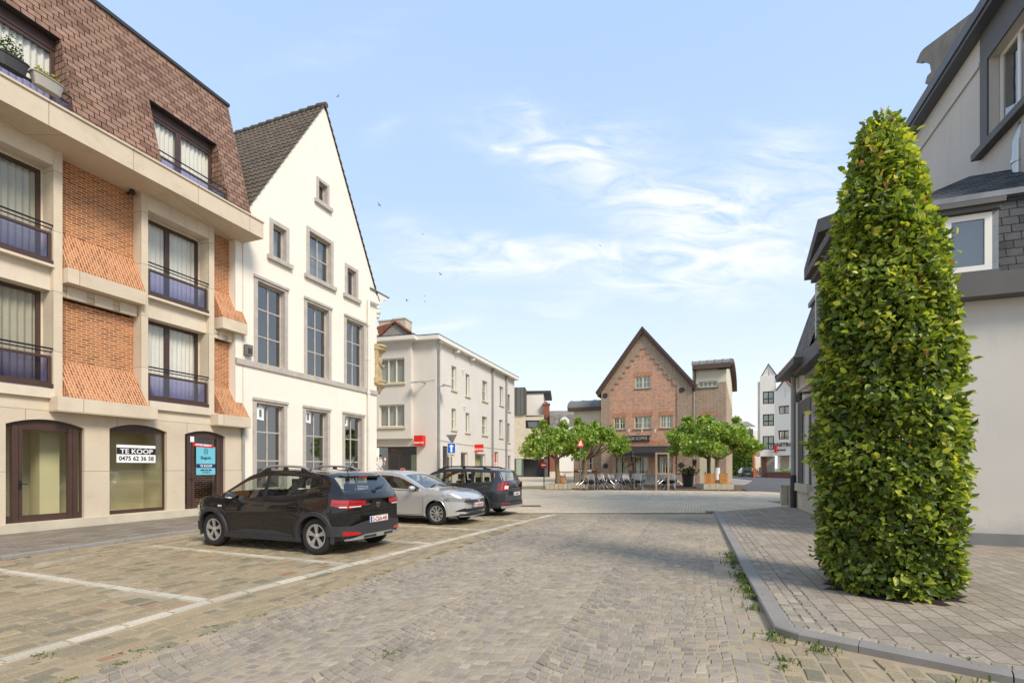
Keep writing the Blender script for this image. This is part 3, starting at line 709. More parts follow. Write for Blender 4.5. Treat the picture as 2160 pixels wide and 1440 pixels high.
        MB(A).box(a - .28, b + (.22 if k == 0 else .0), -.36, .3, zl - .36, zl - .003).build('beam', 'joint_stone', r)
        zl2 = Z(148, 566, -.15)
        MB(A).box(a, b, -.20, .31, zl2 - .36, zl2 - .003).box(a, b, .14, .315, zl2 - .50, zl2 - .363).build('beam', 'joint_stone', r)
        L_ = b - a; mb = MB(A)
        mb.box(a, b, .17, .312, zl2 - .64, zl2 - .505)
        for i in range(3): mb.box(a + .14 + i * L_ / 3, a + (i + 1) * L_ / 3 - .04, .11, .168, zl2 - .66, zl2 - .37)
        mb.build('corbel', 'limestone', r)
    MB(A).box(x0, xe, -.0, .4, zA - .002, zA + .1).build('string_course', 'limestone', r)
    MB(A).box(xe - .002, xe + .002, 0, 12, 3, 9.7).build('party_wall', 'limestone_grey', r)
    # cornice
    yc = -.9; xc = X(563, yc)
    zc0, zc1 = Z(563, 512, yc), Z(563, 492, yc) + .02
    zc0 = (Z(0, 208, yc) + Z(563, 509, yc)) / 2; zc1 = zc0 + .52
    mb = MB(A); mb.box(x0, xe + .02, yc, yr, zc0, zc1).box(x0, xe + .03, yc - .04, yc + .5, zc1 + .002, zc1 + .05)
    mb.build('cornice', 'cornice_stone', r)
    # mansard
    zm0 = zc1 + .06; ym0, ym1 = -.46, .72; zm1 = Z(487, 229, ym1)
    def my(z): return ym0 + (ym1 - ym0) * (z - zm0) / (zm1 - zm0)
    zo = Z(457, 300, my(zm0 + 2.0)); zo = 12.25
    def ray_m(px, py):
        z = 12.0
        for _ in range(6): x, z = A.hit(px, py, my(z))
        return x, z
    xo0, zo = ray_m(318, 211); xo1, _ = ray_m(457, 302); xp1, _ = ray_m(127, 77); xo0b = X(337, my(zm0 + .3))
    opens = [(xo0 - .05, xo1), (xp1 - 2.45, xp1), (xp1 - 2.45 - 4.3, xp1 - 4.3)]
    opens.sort()
    xs = [x0] + [q for o_ in opens for q in o_] + [xe]
    mb = MB(A)
    def mq(a, b, z0, z1): mb.quad((a, my(z0), z0), (b, my(z0), z0), (b, my(z1), z1), (a, my(z1), z1))
    for i in range(0, len(xs), 2): mq(xs[i], xs[i + 1], zm0, zo)
    mq(x0, xe, zo, zm1)
    for (a, b) in opens:
        for xx in (a, b): mb.quad((xx, my(zm0), zm0), (xx, 1.0, zm0), (xx, 1.0, zo), (xx, my(zo), zo))
    mb.quad((xe, ym0, zm0), (xe, 8, zm0), (xe, 8, zm1), (xe, ym1, zm1))
    mb.build('mansard_roof', 'slate_red', r)
    for (a, b) in opens: MB(A).quad((a, my(zo), zo), (b, my(zo), zo), (b, 1.0, zo), (a, 1.0, zo)).build('soffit', 'charcoal', r)
    mb = MB(A).box(x0, xe + .03, ym1 - .06, ym1 + .1, zm1 - .03, zm1 + .07); mb.box(x0, xe, ym1 + .1, 9, zm1 - .1, zm1 - .02); mb.build('roof_edge', 'charcoal', r)
    for i, (a, b) in enumerate(opens):
        yy = .42
        wo = window(r, A, a, b, zm0, zo - .25, yy, cols=(.48,), fw=.08, mw=.16, mat='frame_brown', glass='glass_win')
        MB(A).box(a, b, yy - .02, yy + .08, zo - .248, zo - .002).build('head', 'frame_brown', wo)
        curtain(wo, A, a + .05, b - .05, zm0 + .03, zo - .3, yy + .12, 'curtain', .03, .13, seed=i + 70)
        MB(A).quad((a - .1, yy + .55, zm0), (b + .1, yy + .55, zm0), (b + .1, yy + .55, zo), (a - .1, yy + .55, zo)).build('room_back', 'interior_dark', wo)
        yb = -.26
        bal = MB(A).ring(a + .02, b, zm0 + .01, zm0 + .62, .05, yb, yb + .05).build('balcony_rail', 'frame_brown', r)
        MB(A).tube([(a, yb, zm0 + .74), (b, yb, zm0 + .74)], .02).build('handrail', 'metal_black', bal)
        MB(A).quad((a + .05, yb + .02, zm0 + .05), (b - .05, yb + .02, zm0 + .05), (b - .05, yb + .02, zm0 + .58), (a + .05, yb + .02, zm0 + .58)).build('panel', 'glass_blue', bal)
    MB(A).tube([(xe - .03, -.05, .3), (xe - .03, -.05, zA - .3)], .045).build('downpipe', 'zinc', r, smooth=40)
    MB(A).box(x0 - .01, x0, 0, 9, 0, zm1).box(x0, xe, 8.99, 9, 0, zm1).build('back_wall', 'limestone_grey', r)
    # small dark camera under the cornice
    cx_, cz_ = A.hit(286, 403, -.05)
    c = empty('security_camera', A.pt(cx_, .1, cz_), 'small dark dome camera under the stone cornice beside the brick panel', 'camera')
    MB(A).lathe([(.0, -.09), (.06, -.06), (.08, 0), (.06, .05), (0, .06)], (cx_, .1, cz_), n=12).build('housing', 'metal_black', c, smooth=60)
    MB(A).box(cx_ - .02, cx_ + .02, .12, yr - .11, cz_ - .02, cz_ + .02).build('bracket', 'metal_black', c)
    # planters on the left dormer balcony
    for (pa, pb, lab, mt, plant) in ((-10, 58, 'dark grey flower box with a leafy plant, leftmost on the roof balcony rail', 'planter_dark', 0), (64, 132, 'pale grey flower box with yellow flowers on the roof balcony rail', 'planter_pale', 1)):
        xa, xb = X(pa, -.42), X(pb, -.42); zz = Z(pb, 190, -.42) if plant else Z(pb, 150, -.42)
        zz = zm0 + .66
        p = empty('flower_box', A.pt((xa + xb) / 2, -.42, zz), lab, 'planter', 'flower boxes hanging on the balcony rail')
        mb = MB(A); v = []
        for (sx, sy, dz) in ((.82, .7, -.26), (1, 1, 0)):
            for k in range(16):
                a_ = 2 * math.pi * k / 16; c_, s_ = math.cos(a_), math.sin(a_); e = lambda q: math.copysign(abs(q) ** .5, q)
                v.append(((xa + xb) / 2 + e(c_) * sx * (xb - xa) / 2, -.42 + e(s_) * sy * .13, zz + dz + .06))
        mb.add(v, [(k, (k + 1) % 16, 16 + (k + 1) % 16, 16 + k) for k in range(16)] + [tuple(range(16))[::-1]])
        mb.build('trough', mt, p, smooth=40); mb = MB(A).tube([((xa + xb) / 2 + e_(k) * (xb - xa) / 2, -.42 + f_(k) * .135, zz + .06) for k in range(17)], .018, 6); mb.build('rim', mt, p)
        leaf_cloud('foliage', [A.pt(rnd.uniform(xa + .1, xb - .1), -.42 + rnd.gauss(0, .04), zz + .05 + abs(rnd.gauss(0, .09 + .14 * (1 - plant)))) for _ in range(240)], .05, 'leaf_yellow' if plant else 'leaf_mid', p)
e_ = lambda k: math.copysign(abs(math.cos(2 * math.pi * k / 16)) ** .5, math.cos(2 * math.pi * k / 16))
f_ = lambda k: math.copysign(abs(math.sin(2 * math.pi * k / 16)) ** .5, math.sin(2 * math.pi * k / 16))
# ---------------------------------------------------------------- foliage
def leaf_mesh(C, D, Nn, L, W, T, name, mat, parent, fold=.25, star=False):
    """C centres (base), D direction, Nn normal, L length, W width, T tint; all numpy"""
    n = len(C); Sx = np.cross(D, Nn); Sx /= np.linalg.norm(Sx, axis=1)[:, None] + 1e-9; L1 = L[:, None]; W1 = W[:, None]
    up = Nn * W1 * fold
    if not star:
        pts = [C, C + D * L1 * .3 + Sx * W1 * .85 + up, C + D * L1 * .7 + Sx * W1 * .65 + up, C + D * L1 - Nn * L1 * .12, C + D * L1 * .7 - Sx * W1 * .65 + up, C + D * L1 * .3 - Sx * W1 * .85 + up]
        fc = [[0, 1, 2, 3], [0, 3, 4, 5]]; k = 6
    else:
        pts = [C, C + D * L1 * .15 + Sx * W1 * .8 + up, C + D * L1 * .40 + Sx * W1 * .28, C + D * L1 * .62 + Sx * W1 * 1.0 + up, C + D * L1 * .66 + Sx * W1 * .25, C + D * L1 - Nn * L1 * .15,
               C + D * L1 * .66 - Sx * W1 * .25, C + D * L1 * .62 - Sx * W1 * 1.0 + up, C + D * L1 * .40 - Sx * W1 * .28, C + D * L1 * .15 - Sx * W1 * .8 + up]
        fc = [[0, 1, 2, 9], [2, 3, 4, 6], [4, 5, 6, 6], [2, 6, 8, 0], [6, 7, 8, 8]]; k = 10
        fc = [[0, 1, 2], [2, 3, 4], [4, 5, 6], [6, 7, 8], [8, 9, 0], [0, 2, 8], [2, 4, 6], [2, 6, 8]]
    V = np.stack(pts, 1).reshape(-1, 3); base = (np.arange(n) * k)[:, None]
    if parent is not None:
        q = parent; o0 = Vector((0, 0, 0))
        while q is not None: o0 += q.location; q = q.parent
        V = V - np.array(o0)
    me = bpy.data.meshes.new(name); m = len(fc[0]); FF = np.concatenate([base + np.array(f_)[None, :] for f_ in fc], 1).reshape(-1)
    nf = n * len(fc); me.vertices.add(len(V)); me.vertices.foreach_set('co', V.astype(np.float32).ravel())
    me.loops.add(nf * m); me.loops.foreach_set('vertex_index', FF.astype(np.int32)); me.polygons.add(nf)
    me.polygons.foreach_set('loop_start', (np.arange(nf) * m).astype(np.int32)); me.update(calc_edges=True); me.validate()
    at = me.attributes.new('tint', 'FLOAT', 'POINT'); at.data.foreach_set('value', np.repeat(T, k).astype(np.float32))
    me.materials.append(MATS[mat]); o = bpy.data.objects.new(name, me); col.objects.link(o); o.parent = parent
    return o
rs = np.random.RandomState(5)
def leaf_cloud(name, pts, size, mat, parent, star=False, down=.2):
    C = np.array([list(p) for p in pts]); n = len(C); D = rs.normal(size=(n, 3)); D[:, 2] -= down; D /= np.linalg.norm(D, axis=1)[:, None]
    N_ = rs.normal(size=(n, 3)) * .7; N_[:, 2] += 1; N_ -= D * (N_ * D).sum(1)[:, None]; N_ /= np.linalg.norm(N_, axis=1)[:, None] + 1e-9
    L = size * rs.uniform(.7, 1.3, n)
    return leaf_mesh(C, D, N_, L, L * (.42 if not star else .55), rs.rand(n), name, mat, parent, star=star)
tintmat('leaf_yellow', [(0, (.12, .16, .02, 1)), (.5, (.40, .36, .03, 1)), (1, (.6, .5, .04, 1))], .6, 0, trans=.25)
tintmat('leaf_mid', [(0, (.03, .07, .015, 1)), (1, (.10, .18, .04, 1))], .5, 0, trans=.25)
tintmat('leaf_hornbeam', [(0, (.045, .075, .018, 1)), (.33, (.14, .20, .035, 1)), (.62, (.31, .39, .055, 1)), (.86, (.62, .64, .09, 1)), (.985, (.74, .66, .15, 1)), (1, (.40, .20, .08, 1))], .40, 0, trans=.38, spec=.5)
tintmat('leaf_plane', [(0, (.09, .15, .02, 1)), (.5, (.26, .38, .055, 1)), (.85, (.42, .54, .09, 1)), (1, (.60, .66, .2, 1))], .45, 0, trans=.38)
basic('curtain_grey', rgb(178, 172, 154), .9, .05, 3)
basic('planter_dark', rgb(52, 52, 50), .6, .1); basic('planter_pale', rgb(160, 155, 145), .6, .06)
basic('bark', rgb(128, 108, 82), .9, .25, 8, .6, 30)
basic('twig', rgb(90, 62, 40), .85, .2)
brickmat('brick_hall', rgb(96, 50, 36), rgb(128, 70, 48), rgb(176, 160, 136), bw=.21, rh=.072, ms=.012, c3=rgb(140, 84, 60), var=.25)
brickmat('cornice_stone', rgb(208, 193, 170), rgb(216, 201, 178), rgb(156, 140, 118), bw=1.75, rh=6.0, ms=.008, fine=.04, var=.07, bs=.3, rough=.8, off=0, stain=(rgb(168, 148, 120), 1.2, 2.0))
glassmat('glass_win', (.90, .91, .89), .03)
apartment()
# signs in the shop windows
def board(name, F, x0, x1, z0, z1, y, mat, label, cat, t=.01):
    e = empty(name, F.pt((x0 + x1) / 2, y, z0), label, cat); MB(F).box(x0, x1, y, y + t, z0, z1).build('board', mat, e); return e
xa, xb = A.X(246, .07), A.X(328, .07); zt, zb_ = A.Z(246, 937, .07), A.Z(246, 975, .07)
s = board('for_sale_sign', A, xa, xb, zb_, zt, .07, 'white', 'black and white TE KOOP sign with phone number in the shop window', 'sign')
h = zt - zb_; MB(A).box(xa, xb, .066, .0695, zb_ + h * .47, zt - h * .16).build('band', 'letter_dark', s)
text(s, 'TE KOOP', h * .37, A, (xa + xb) / 2, zb_ + h * .52, .064, 'white', sx=1.12, bold=.003)
text(s, '0475 62 36 58', h * .34, A, (xa + xb) / 2, zb_ + h * .13, .064, 'letter_dark', sx=.94, bold=.002)
basic('sign_cyan', rgb(112, 190, 208), .4, .01); basic('navy', rgb(28, 48, 84), .4, .01)
xa, xb = A.X(414, .06), A.X(454, .06); zt, zb_ = A.Z(414, 941, .06), A.Z(414, 1001, .06)
s = board('estate_agent_sign', A, xa, xb, zb_, zt, .06, 'sign_cyan', 'light blue estate agent board with TE KOOP band on the glass door', 'sign')
h = zt - zb_; wd = xb - xa; xm = (xa + xb) / 2
MB(A).box(xa, xb, .056, .0595, zb_ + h * .245, zb_ + h * .385).build('band', 'navy', s)
text(s, 'Beguin', h * .15, A, xm, zb_ + h * .56, .055, 'navy', sx=1.0, bold=.001); text(s, 'TE KOOP', h * .11, A, xm, zb_ + h * .275, .054, 'white', bold=.002)
text(s, '0486 606 600', h * .075, A, xm, zb_ + h * .14, .055, 'navy', bold=.0015); text(s, 'immobeguin.be', h * .05, A, xm, zb_ + h * .07, .055, 'navy')
text(s, '— IMMO —', h * .035, A, xm, zb_ + h * .45, .055, 'white')
mb = MB(A)
for rr in (1, .62): mb.tube([(xm + .07 * wd * 1.3 * rr * e_(k), .056, zb_ + h * .83 + h * .105 * rr * f_(k)) for k in range(17)], .004, 5)
mb.tube([(xm - .03, .056, zb_ + h * .88), (xm + .03, .056, zb_ + h * .78)], .004, 5); mb.build('emblem', 'navy', s)
MB(A).quad((xa - .12, .052, zt - .0), (xb - .06, .052, zt - .03), (xb - .06, .052, zt + .07), (xa - .12, .052, zt + .10)).build('red_strip', 'red', s)
text(s, 'APPARTEMENT', .088, A, (xa + xb) / 2 - .09, zt + .018, .048, 'white', sx=.92, bold=.002, ang=-.045)
MB(A).box(xa - .19, xa - .07, .06, .064, zt + .13, zt + .3).build('sticker', 'white', s)
# ---------------------------------------------------------------- white gable house
basic('pantile', rgb(92, 82, 70), .85, .3, 2.2, .4, 50, stain=.6)
basic('red_tile', rgb(140, 84, 62), .85, .25, 3, .4, 40)
basic('niche_stone', rgb(186, 166, 128), .85, .25, 5, .4, 60)
basic('figure_stone', rgb(170, 152, 122), .85, .2, 5, .4, 60)
H = Frame(*A.pt(A.X(513), .03, 0)[:2], ANG)
def stone_window(par, F, x0, x1, z0, z1, sur, cols, rows, sill=True, moulded=False, y=0, gl='glass_refl', cur=True, seed=0):
    """stone surround (x0..z1 = outer edges), window recessed inside it"""
    s = MB(F); s.box(x0, x0 + sur, y - .04, y + .16, z0, z1 - sur); s.box(x1 - sur, x1, y - .04, y + .16, z0, z1 - sur); s.box(x0, x1, y - .04, y + .16, z1 - sur, z1)
    if moulded: s.box(x0 - .03, x1 + .03, y - .09, y - .041, z1 - .06, z1 + .03)
    o = s.build('surround', 'frame_stone', par)
    if sill: MB(F).box(x0 - .12, x1 + .12, y - .13, y + .16, z0 - .16, z0 - .003).build('sill', 'frame_stone', o)
    w_ = window(par, F, x0 + sur + .002, x1 - sur - .002, z0, z1 - sur - .002, y + .15, cols, rows, .06, .045, 'frame_stone', gl)
    if cur: curtain(w_, F, x0 + sur + .05, x1 - sur - .05, z0, z1 - sur, y + .4, 'curtain', .03, .14, seed=seed)
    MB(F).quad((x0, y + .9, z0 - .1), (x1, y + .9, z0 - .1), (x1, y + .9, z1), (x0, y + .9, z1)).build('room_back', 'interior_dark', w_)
    return rect(x0 + sur - .02, x1 - sur + .02, z0 - .01, z1 - sur + .02)
def pantiles(par, F, x_at, z0, z1, y0, y1, name='roof', mat='pantile', cs=.33, wl=.25, thick=.05):
    """slope facing -x: x_at(z) gives the surface, courses run along y"""
    mb = MB(F); n = int((z1 - z0) / (cs * .86)); st = 5; m = int((y1 - y0) / wl * st)
    for i in range(n + 1):
        za = z0 + (z1 - z0) * i / n; zb = min(z1, za + (z1 - z0) / n * 1.12); v = []
        for j in range(m + 1):
            y = y0 + (y1 - y0) * j / m; ph = j / st * 2 * math.pi; hgt = .035 * (math.sin(ph) + .4 * math.sin(2 * ph))
            v += [(x_at(za) - .055 - hgt, y, za + .03), (x_at(za) - .015 - hgt, y, za + .0), (x_at(zb) - .015 - hgt, y, zb + .02)]
        f = []
        for j in range(m): a = 3 * j; f += [(a + 1, a + 4, a + 3, a), (a, a + 3, a + 5, a + 2)]
        mb.add(v, f)
    return mb.build(name, mat, par, smooth=50, uv=False)
def gable_house():
    X, Z = H.X, H.Z
    r = empty('gable_house', H.pt(3, 0, 0), 'tall white plastered house with steep tiled gable and grey stone window frames', 'building')
    xe = X(794.5); xl = -.28
    ax, az = H.hit(684, 224)
    rx, rz = H.hit(791, 612); lx, lz = H.hit(530, 430)
    sl = (az - lz) / (ax - lx); zl = az - sl * (ax - xl); sr = (az - rz) / (rx - ax); rz = az - sr * (xe - ax)
    holes = []; i = 0
    zs0 = H.Z(642, 782, 0)       # string course top
    specs = [(532.7, 604.5, 838, 'g', (.5,), (.33, .68)), (638.5, 695, 856, 'g', (.5,), (.33, .68)), (722, 767.5, 869, 'g', (.5,), (.33, .68)),
             (535, 606, 577, 'f', (.5,), (.30, .68)), (641, 698, 626, 'f', (.5,), (.30, .68)), (725.5, 770.6, 665, 'f', (.5,), (.30, .68))]
    xs_w = []
    for (a, b, t, kd, cc, rr) in specs:
        xa, xb = X(a), X(b); zt = Z(a, t)
        xs_w.append((xa, xb, zt, kd))
    zg = sum(q[2] for q in xs_w if q[3] == 'g') / 3; zf = sum(q[2] for q in xs_w if q[3] == 'f') / 3
    scz = Z(515, 753, -.05); sc2 = Z(772, 822, -.05); scz = (scz + sc2) / 2
    for k, (xa, xb, zt, kd) in enumerate(xs_w):
        if kd == 'g': holes.append(stone_window(r, H, xa, xb, .75, zg, .145, (.5,), (.33, .68), False, True, cur=False, seed=k, gl='glass_refl'))
        else: holes.append(stone_window(r, H, xa, xb, scz + .0, zf, .145, (.5,), (.34, .69), False, True, cur=False, seed=k))
    for k, (a, b, t, bt, cc, rr) in enumerate([(568.3, 608.8, 459, 538, (), ()), (646, 702.4, 475.5, 577.6, (.5,), (.5,)), (727, 754.6, 554, 619, (), ()), (667, 693.7, 371, 420, (), ())]):
        xa, xb = X(a), X(b); zt, z0 = Z(a, t), Z(a, bt)
        holes.append(stone_window(r, H, xa, xb, z0, zt, .145 if k != 3 else .12, cc, rr, True, False, cur=k != 3, seed=k + 20, gl='glass_refl' if k != 3 else 'glass_dark'))
    MB(H).wall([(xl, 0), (xe, 0), (xe, rz), (ax, az), (xl, zl)], holes, 0, .15).build('gable_wall', 'white_plaster', r)
    MB(H).box(xl, xe + .02, -.07, -.001, scz - .2, scz - .004).build('string_course', 'frame_stone', r)
    MB(H).box(xl, xe, -.04, -.001, 0, .6).build('plinth', 'bluestone', r)
    D = 13.0
    MB(H).quad((xe, 0, 0), (xe, D, 0), (xe, D, rz), (xe, 0, rz)).quad((xl, .01, 0), (xl, D, 0), (xl, D, zl), (xl, .01, zl)).add([(xl, D, 0), (xe, D, 0), (xe, D, rz), (ax, D, az), (xl, D, zl)], [(0, 1, 2, 3, 4)]).build('side_wall', 'white_plaster', r)
    pantiles(r, H, lambda z: ax - (az - z) / sl, zl - .1, az, -.08, D)
    mb = MB(H)
    n = 26
    for i in range(n):      # right slope courses seen edge-on along the verge
        t0, t1 = i / n, (i + 1) / n; xa, za = ax + (xe + .12 - ax) * t0, az - (az - rz + .2) * t0; xb, zb = ax + (xe + .12 - ax) * t1, az - (az - rz + .2) * t1
        mb.add([(xa, -.07, za + .02), (xa, D, za + .02), (xb + .04, D, zb + .05), (xb + .04, -.07, zb + .05), (xb + .03, -.07, zb - .02), (xa, -.07, za - .03), (xb + .04, D, zb - .02)], [(0, 1, 2, 3), (0, 3, 4, 5), (3, 2, 6, 4)])
    mb.build('roof_slope', 'pantile', r)
    mb = MB(H)
    for i in range(28): mb.tube([(ax, -.12 + i * .46, az + .02), (ax, -.12 + i * .46 + .47, az + .055)], .11, 8, r2=.13)
    mb.build('ridge', 'pantile', r, smooth=50)
    # eave cornice of the side street seen in profile
    z1 = Z(800, 619, -.02); mb = MB(H)
    prof = [(0, -.55), (.18, -.55), (.26, -.42), (.42, -.36), (.5, -.22), (.8, -.14), (.86, 0), (0, 0)]
    mb.prism([(xe + a, z1 + b) for a, b in prof], -.05, D); mb.build('cornice', 'frame_white', r)
    MB(H).box(xe - .55, xe + .95, -.09, D, z1 + .003, z1 + .05).build('gutter', 'lead', r)
    # carved console under the cornice and pilaster strip
    mb = MB(H)
    for k, (dz, rr) in enumerate([(-.7, .17), (-.9, .2), (-1.12, .15), (-1.35, .10), (-1.6, .09), (-1.85, .12), (-2.0, .15)]): mb.lathe([(0, rr * .8), (rr * .7, rr * .5), (rr, 0), (rr * .7, -rr * .6), (0, -rr * .8)], (xe + .08 + (.1 if k < 3 else 0), .12, z1 + dz), n=10)
    mb.build('console', 'frame_white', r, smooth=60)
    # downpipe
    xp, zp = H.hit(777, 634, -.08)
    mb = MB(H).tube([(xe - .05, -.12, zp + .05), (xp, -.12, zp)], .07).tube([(xp, -.1, zp + .05), (xp, -.1, 2.3), (xp, -.1, .1)], .07)
    for zz in (1.5, 3.3, 5.0, 6.6, 8.2): mb.tube([(xp, -.1, zz), (xp, -.1, zz + .06)], .085)
    mb.build('downpipe', 'frame_white', r, smooth=40)
    # small bell box on the wall and papers in the shop windows
    bx0, bz0 = H.hit(518, 748, -.1); bx1, bz1 = H.hit(531, 729, -.1)
    e = empty('wall_box', H.pt(bx0, -.1, bz0), 'small grey metal box fixed high on the white wall beside the brick panel', 'box')
    MB(H).box(bx0, bx1, -.16, -.002, bz0, bz1).build('casing', 'metal_grey', e); MB(H).box(bx0 + .04, bx1 - .04, -.165, -.161, bz0 + .05, bz1 - .12).build('cover', 'frame_brown', e)
    for k, (px, py) in enumerate([(547, 868), (648, 876), (727, 884)]):
        x, z = H.hit(px, py, .12); e = empty('notice', H.pt(x, .12, z), 'white paper notice hanging in the %s ground floor window of the white house' % ['left', 'middle', 'right'][k], 'notice', 'paper notices in the windows')
        MB(H).add([(x - .12, .13, z + .1), (x + .03, .13, z + .3), (x + .2, .13, z + .14), (x + .2, .13, z - .3), (x - .1, .13, z - .28)], [(0, 1, 2, 3, 4)]).build('paper', 'white', e)
        MB(H).box(x - .0, x + .1, .12, .124, z - .18, z + .08).build('print', 'metal_grey', e)
    # shrine with figure on the corner
    xs_, zt = H.hit(795, 722, 0); _, zb = H.hit(795, 822, 0)
    q = empty('statue_niche', H.pt(xe, .1, zb), 'golden stone baroque niche with canopy on the corner of the white house', 'shrine')
    cx = xe + .30; hgt = zt - zb; mb = MB(H)
    mb.lathe([(0, -.35), (.1, -.3), (.16, -.15), (.3, 0), (.42, .12), (.36, .2), (.44, .28), (.44, .34), (0, .34)], (cx, .15, zb + .15), n=14)
    mb.build('bracket', 'niche_stone', q, smooth=50)
    mb = MB(H); mb.box(xe - .16, xe + .03, -.09, .5, zb + .25, zt - .35); mb.box(xe - .22, xe + .06, -.12, .5, zb + .3, zb + .55); mb.build('pilaster', 'niche_stone', q)
    mb = MB(H).lathe([(.12, -.3), (.2, -.12), (.3, -.02), (.42, .08), (.34, .14), (.45, .24), (.38, .32), (0, .34)], (cx, .15, zt - .4), n=12); mb.box(xe - .2, xe + .1, -.12, .4, zt - .36, zt - .12); mb.build('canopy', 'niche_stone', q, smooth=50)
    f = empty('statue', H.pt(cx, .15, zb + .5), 'weathered stone figure of a robed saint standing in the corner niche', 'statue')
    MB(H).lathe([(0, 0), (.2, .0), (.19, .3), (.15, .6), (.17, .85), (.2, 1.02), (.12, 1.12), (.06, 1.15), (.09, 1.22), (.1, 1.3), (.07, 1.38), (0, 1.4)], (cx + .02, .12, zb + .5), n=14).tube([(cx - .12, .05, zb + 1.45), (cx + .05, -.1, zb + 1.15), (cx + .18, -.08, zb + 1.25)], .06).build('figure', 'figure_stone', f, smooth=60)
gable_house()
# ---------------------------------------------------------------- grey rendered corner building
K0 = (-4.71, 30.0)
GR = Frame(K0[0], K0[1], math.atan2(.943, .333))           # along the street, +x away
GF = Frame(K0[0], K0[1], math.atan2(-.256, .967))          # front face, x towards the corner (negative x is left)
def grey_building():
    r = empty('grey_building', (K0[0], K0[1], 0), 'light grey rendered three storey corner building with white eaves', 'building')
    zt = GF.Z(920, 718); x1 = GR.X(1085)
    hs = []; wins = []
    for (a, b, t, bt, kd) in [(952.5, 962.6, 770, 821, 0), (982, 990.6, 787, 834, 1), (1017.4, 1028, 801, 844, 0), (1053.6, 1061.7, 813.5, 853, 1), (1071, 1076, 831, 866, 2),
                              (952.5, 962, 860, 905, 0), (982, 990.4, 869.4, 911, 1), (1017, 1027.5, 877, 916, 0), (1053, 1060.5, 884, 922, 1), (1070.8, 1075.5, 892, 932, 2),
                              (934, 951, 940, 1010, 3), (972, 987, 953, 1005, 4), (1002, 1024, 956, 1004, 4), (1043, 1051, 952, 1003, 5), (1072, 1077, 960, 1003, 2)]:
        xa, xb = GR.X(a), GR.X(b); z1 = GR.Z(a, t); z0 = max(.25, GR.Z(a, bt))
        if kd >= 3: z0 = .3 if kd != 5 else .15
        xb = max(xb, xa + .5); hs.append(rect(xa, xb, z0, z1)); wins.append((xa, xb, z0, z1, kd))
    MB(GR).wall(rect(0, x1, 0, zt), hs, 0, .2).build('street_wall', 'grey_render', r)
    for i, (xa, xb, z0, z1, kd) in enumerate(wins):
        m = {0: 'frame_white', 1: 'frame_white', 2: 'frame_brown', 3: 'frame_brown', 4: 'frame_white', 5: 'frame_white'}[kd]
        wo = window(r, GR, xa, xb, z0, z1, .15, () if kd != 1 else (.5,), () if kd != 0 else (.5,), .06, .04, m, 'glass_shop' if kd >= 3 else 'glass')
        if kd == 0: MB(GR).quad((xa, .25, z0), (xb, .25, z0), (xb, .25, z1), (xa, .25, z1)).build('blind', 'curtain_beige', wo)
        if kd < 3: MB(GR).box(xa - .12, xb + .12, -.1, .0, z0 - .1, z0 - .002).build('sill', 'frame_cream', wo)
        if kd == 1: curtain(wo, GR, xa, xb, z0, z1, .35, 'curtain_green', .03, .2, seed=i)
        if kd == 4: curtain(wo, GR, xa + (xb - xa) * .45, xb, z0, z1, .5, 'curtain_beige', .03, .3, seed=i)
        if kd == 3: MB(GR).quad((xa, .3, z0), (xa + .35, .3, z0), (xa + .35, .3, z1 - .9), (xa, .3, z1 - .9)).build('poster', 'red', wo)
        if kd == 5:
            MB(GR).quad((xa + .05, .145, z0), (xb - .05, .145, z0), (xb - .05, .145, z1 - .1), (xa + .05, .145, z1 - .1)).build('poster', 'red_soft', wo)
            text(wo, 'TOS', .5, GR, (xa + xb) / 2, 1.6, .14, 'white', bold=.01)
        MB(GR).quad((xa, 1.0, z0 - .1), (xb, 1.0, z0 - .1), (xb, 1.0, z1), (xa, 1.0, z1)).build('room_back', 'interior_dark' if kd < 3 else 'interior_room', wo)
    # front: ground floor set back under a bay
    xl = GF.X(700); xb_ = GF.X(872); zb = GF.Z(872, 925)
    xs0, xs1 = GF.X(786), GF.X(879); zs = GF.Z(879, 941)
    MB(GF).wall(rect(xl, 0, 0, zt), [rect(xs0, xs1, .15, zs)], 0, .25).build('front_wall', 'grey_render', r)
    w1 = (GF.X(799, -.35), GF.X(853, -.35)); za, zb1 = GF.Z(853, 754, -.35), GF.Z(853, 806, -.35); zc, zd = GF.Z(853, 852, -.35), GF.Z(853, 899, -.35)
    bw = MB(GF).wall(rect(xl, xb_, zb, zt), [rect(w1[0], w1[1], zb1, za), rect(w1[0], w1[1], zd, zc)], -.35, .2)
    bw.quad((xb_, -.35, zb), (xb_, 0, zb), (xb_, 0, zt), (xb_, -.35, zt)).quad((xl, -.35, zb), (xb_, -.35, zb), (xb_, 0, zb), (xl, 0, zb)); bw.build('bay', 'grey_render', r)
    for k, (z0, z1) in enumerate(((zb1, za), (zd, zc))):
        wo = window(r, GF, w1[0], w1[1], z0, z1, -.2, (.333, .666), (), .07, .09, 'frame_white', 'glass')
        MB(GF).box(w1[0] - .15, w1[1] + .1, -.46, -.352, z0 - .12, z0 - .002).build('sill', 'frame_cream', wo)
        if k == 1: curtain(wo, GF, w1[0], w1[1], z0, z1, .05, 'curtain_green', .04, .2, seed=3)
        else: curtain(wo, GF, w1[0], w1[0] + .5, z0, z1, .05, 'curtain_green', .04, .2, seed=4)
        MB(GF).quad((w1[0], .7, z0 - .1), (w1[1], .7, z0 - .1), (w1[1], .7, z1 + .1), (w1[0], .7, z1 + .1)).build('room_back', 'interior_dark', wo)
    wo = window(r, GF, xs0, xs1, .15, zs, .15, (.34, .6), (), .06, .12, 'frame_brown', 'glass_shop', name='shop_front')
    xm0, xm1 = xs0 + (xs1 - xs0) * .38, xs0 + (xs1 - xs0) * .56
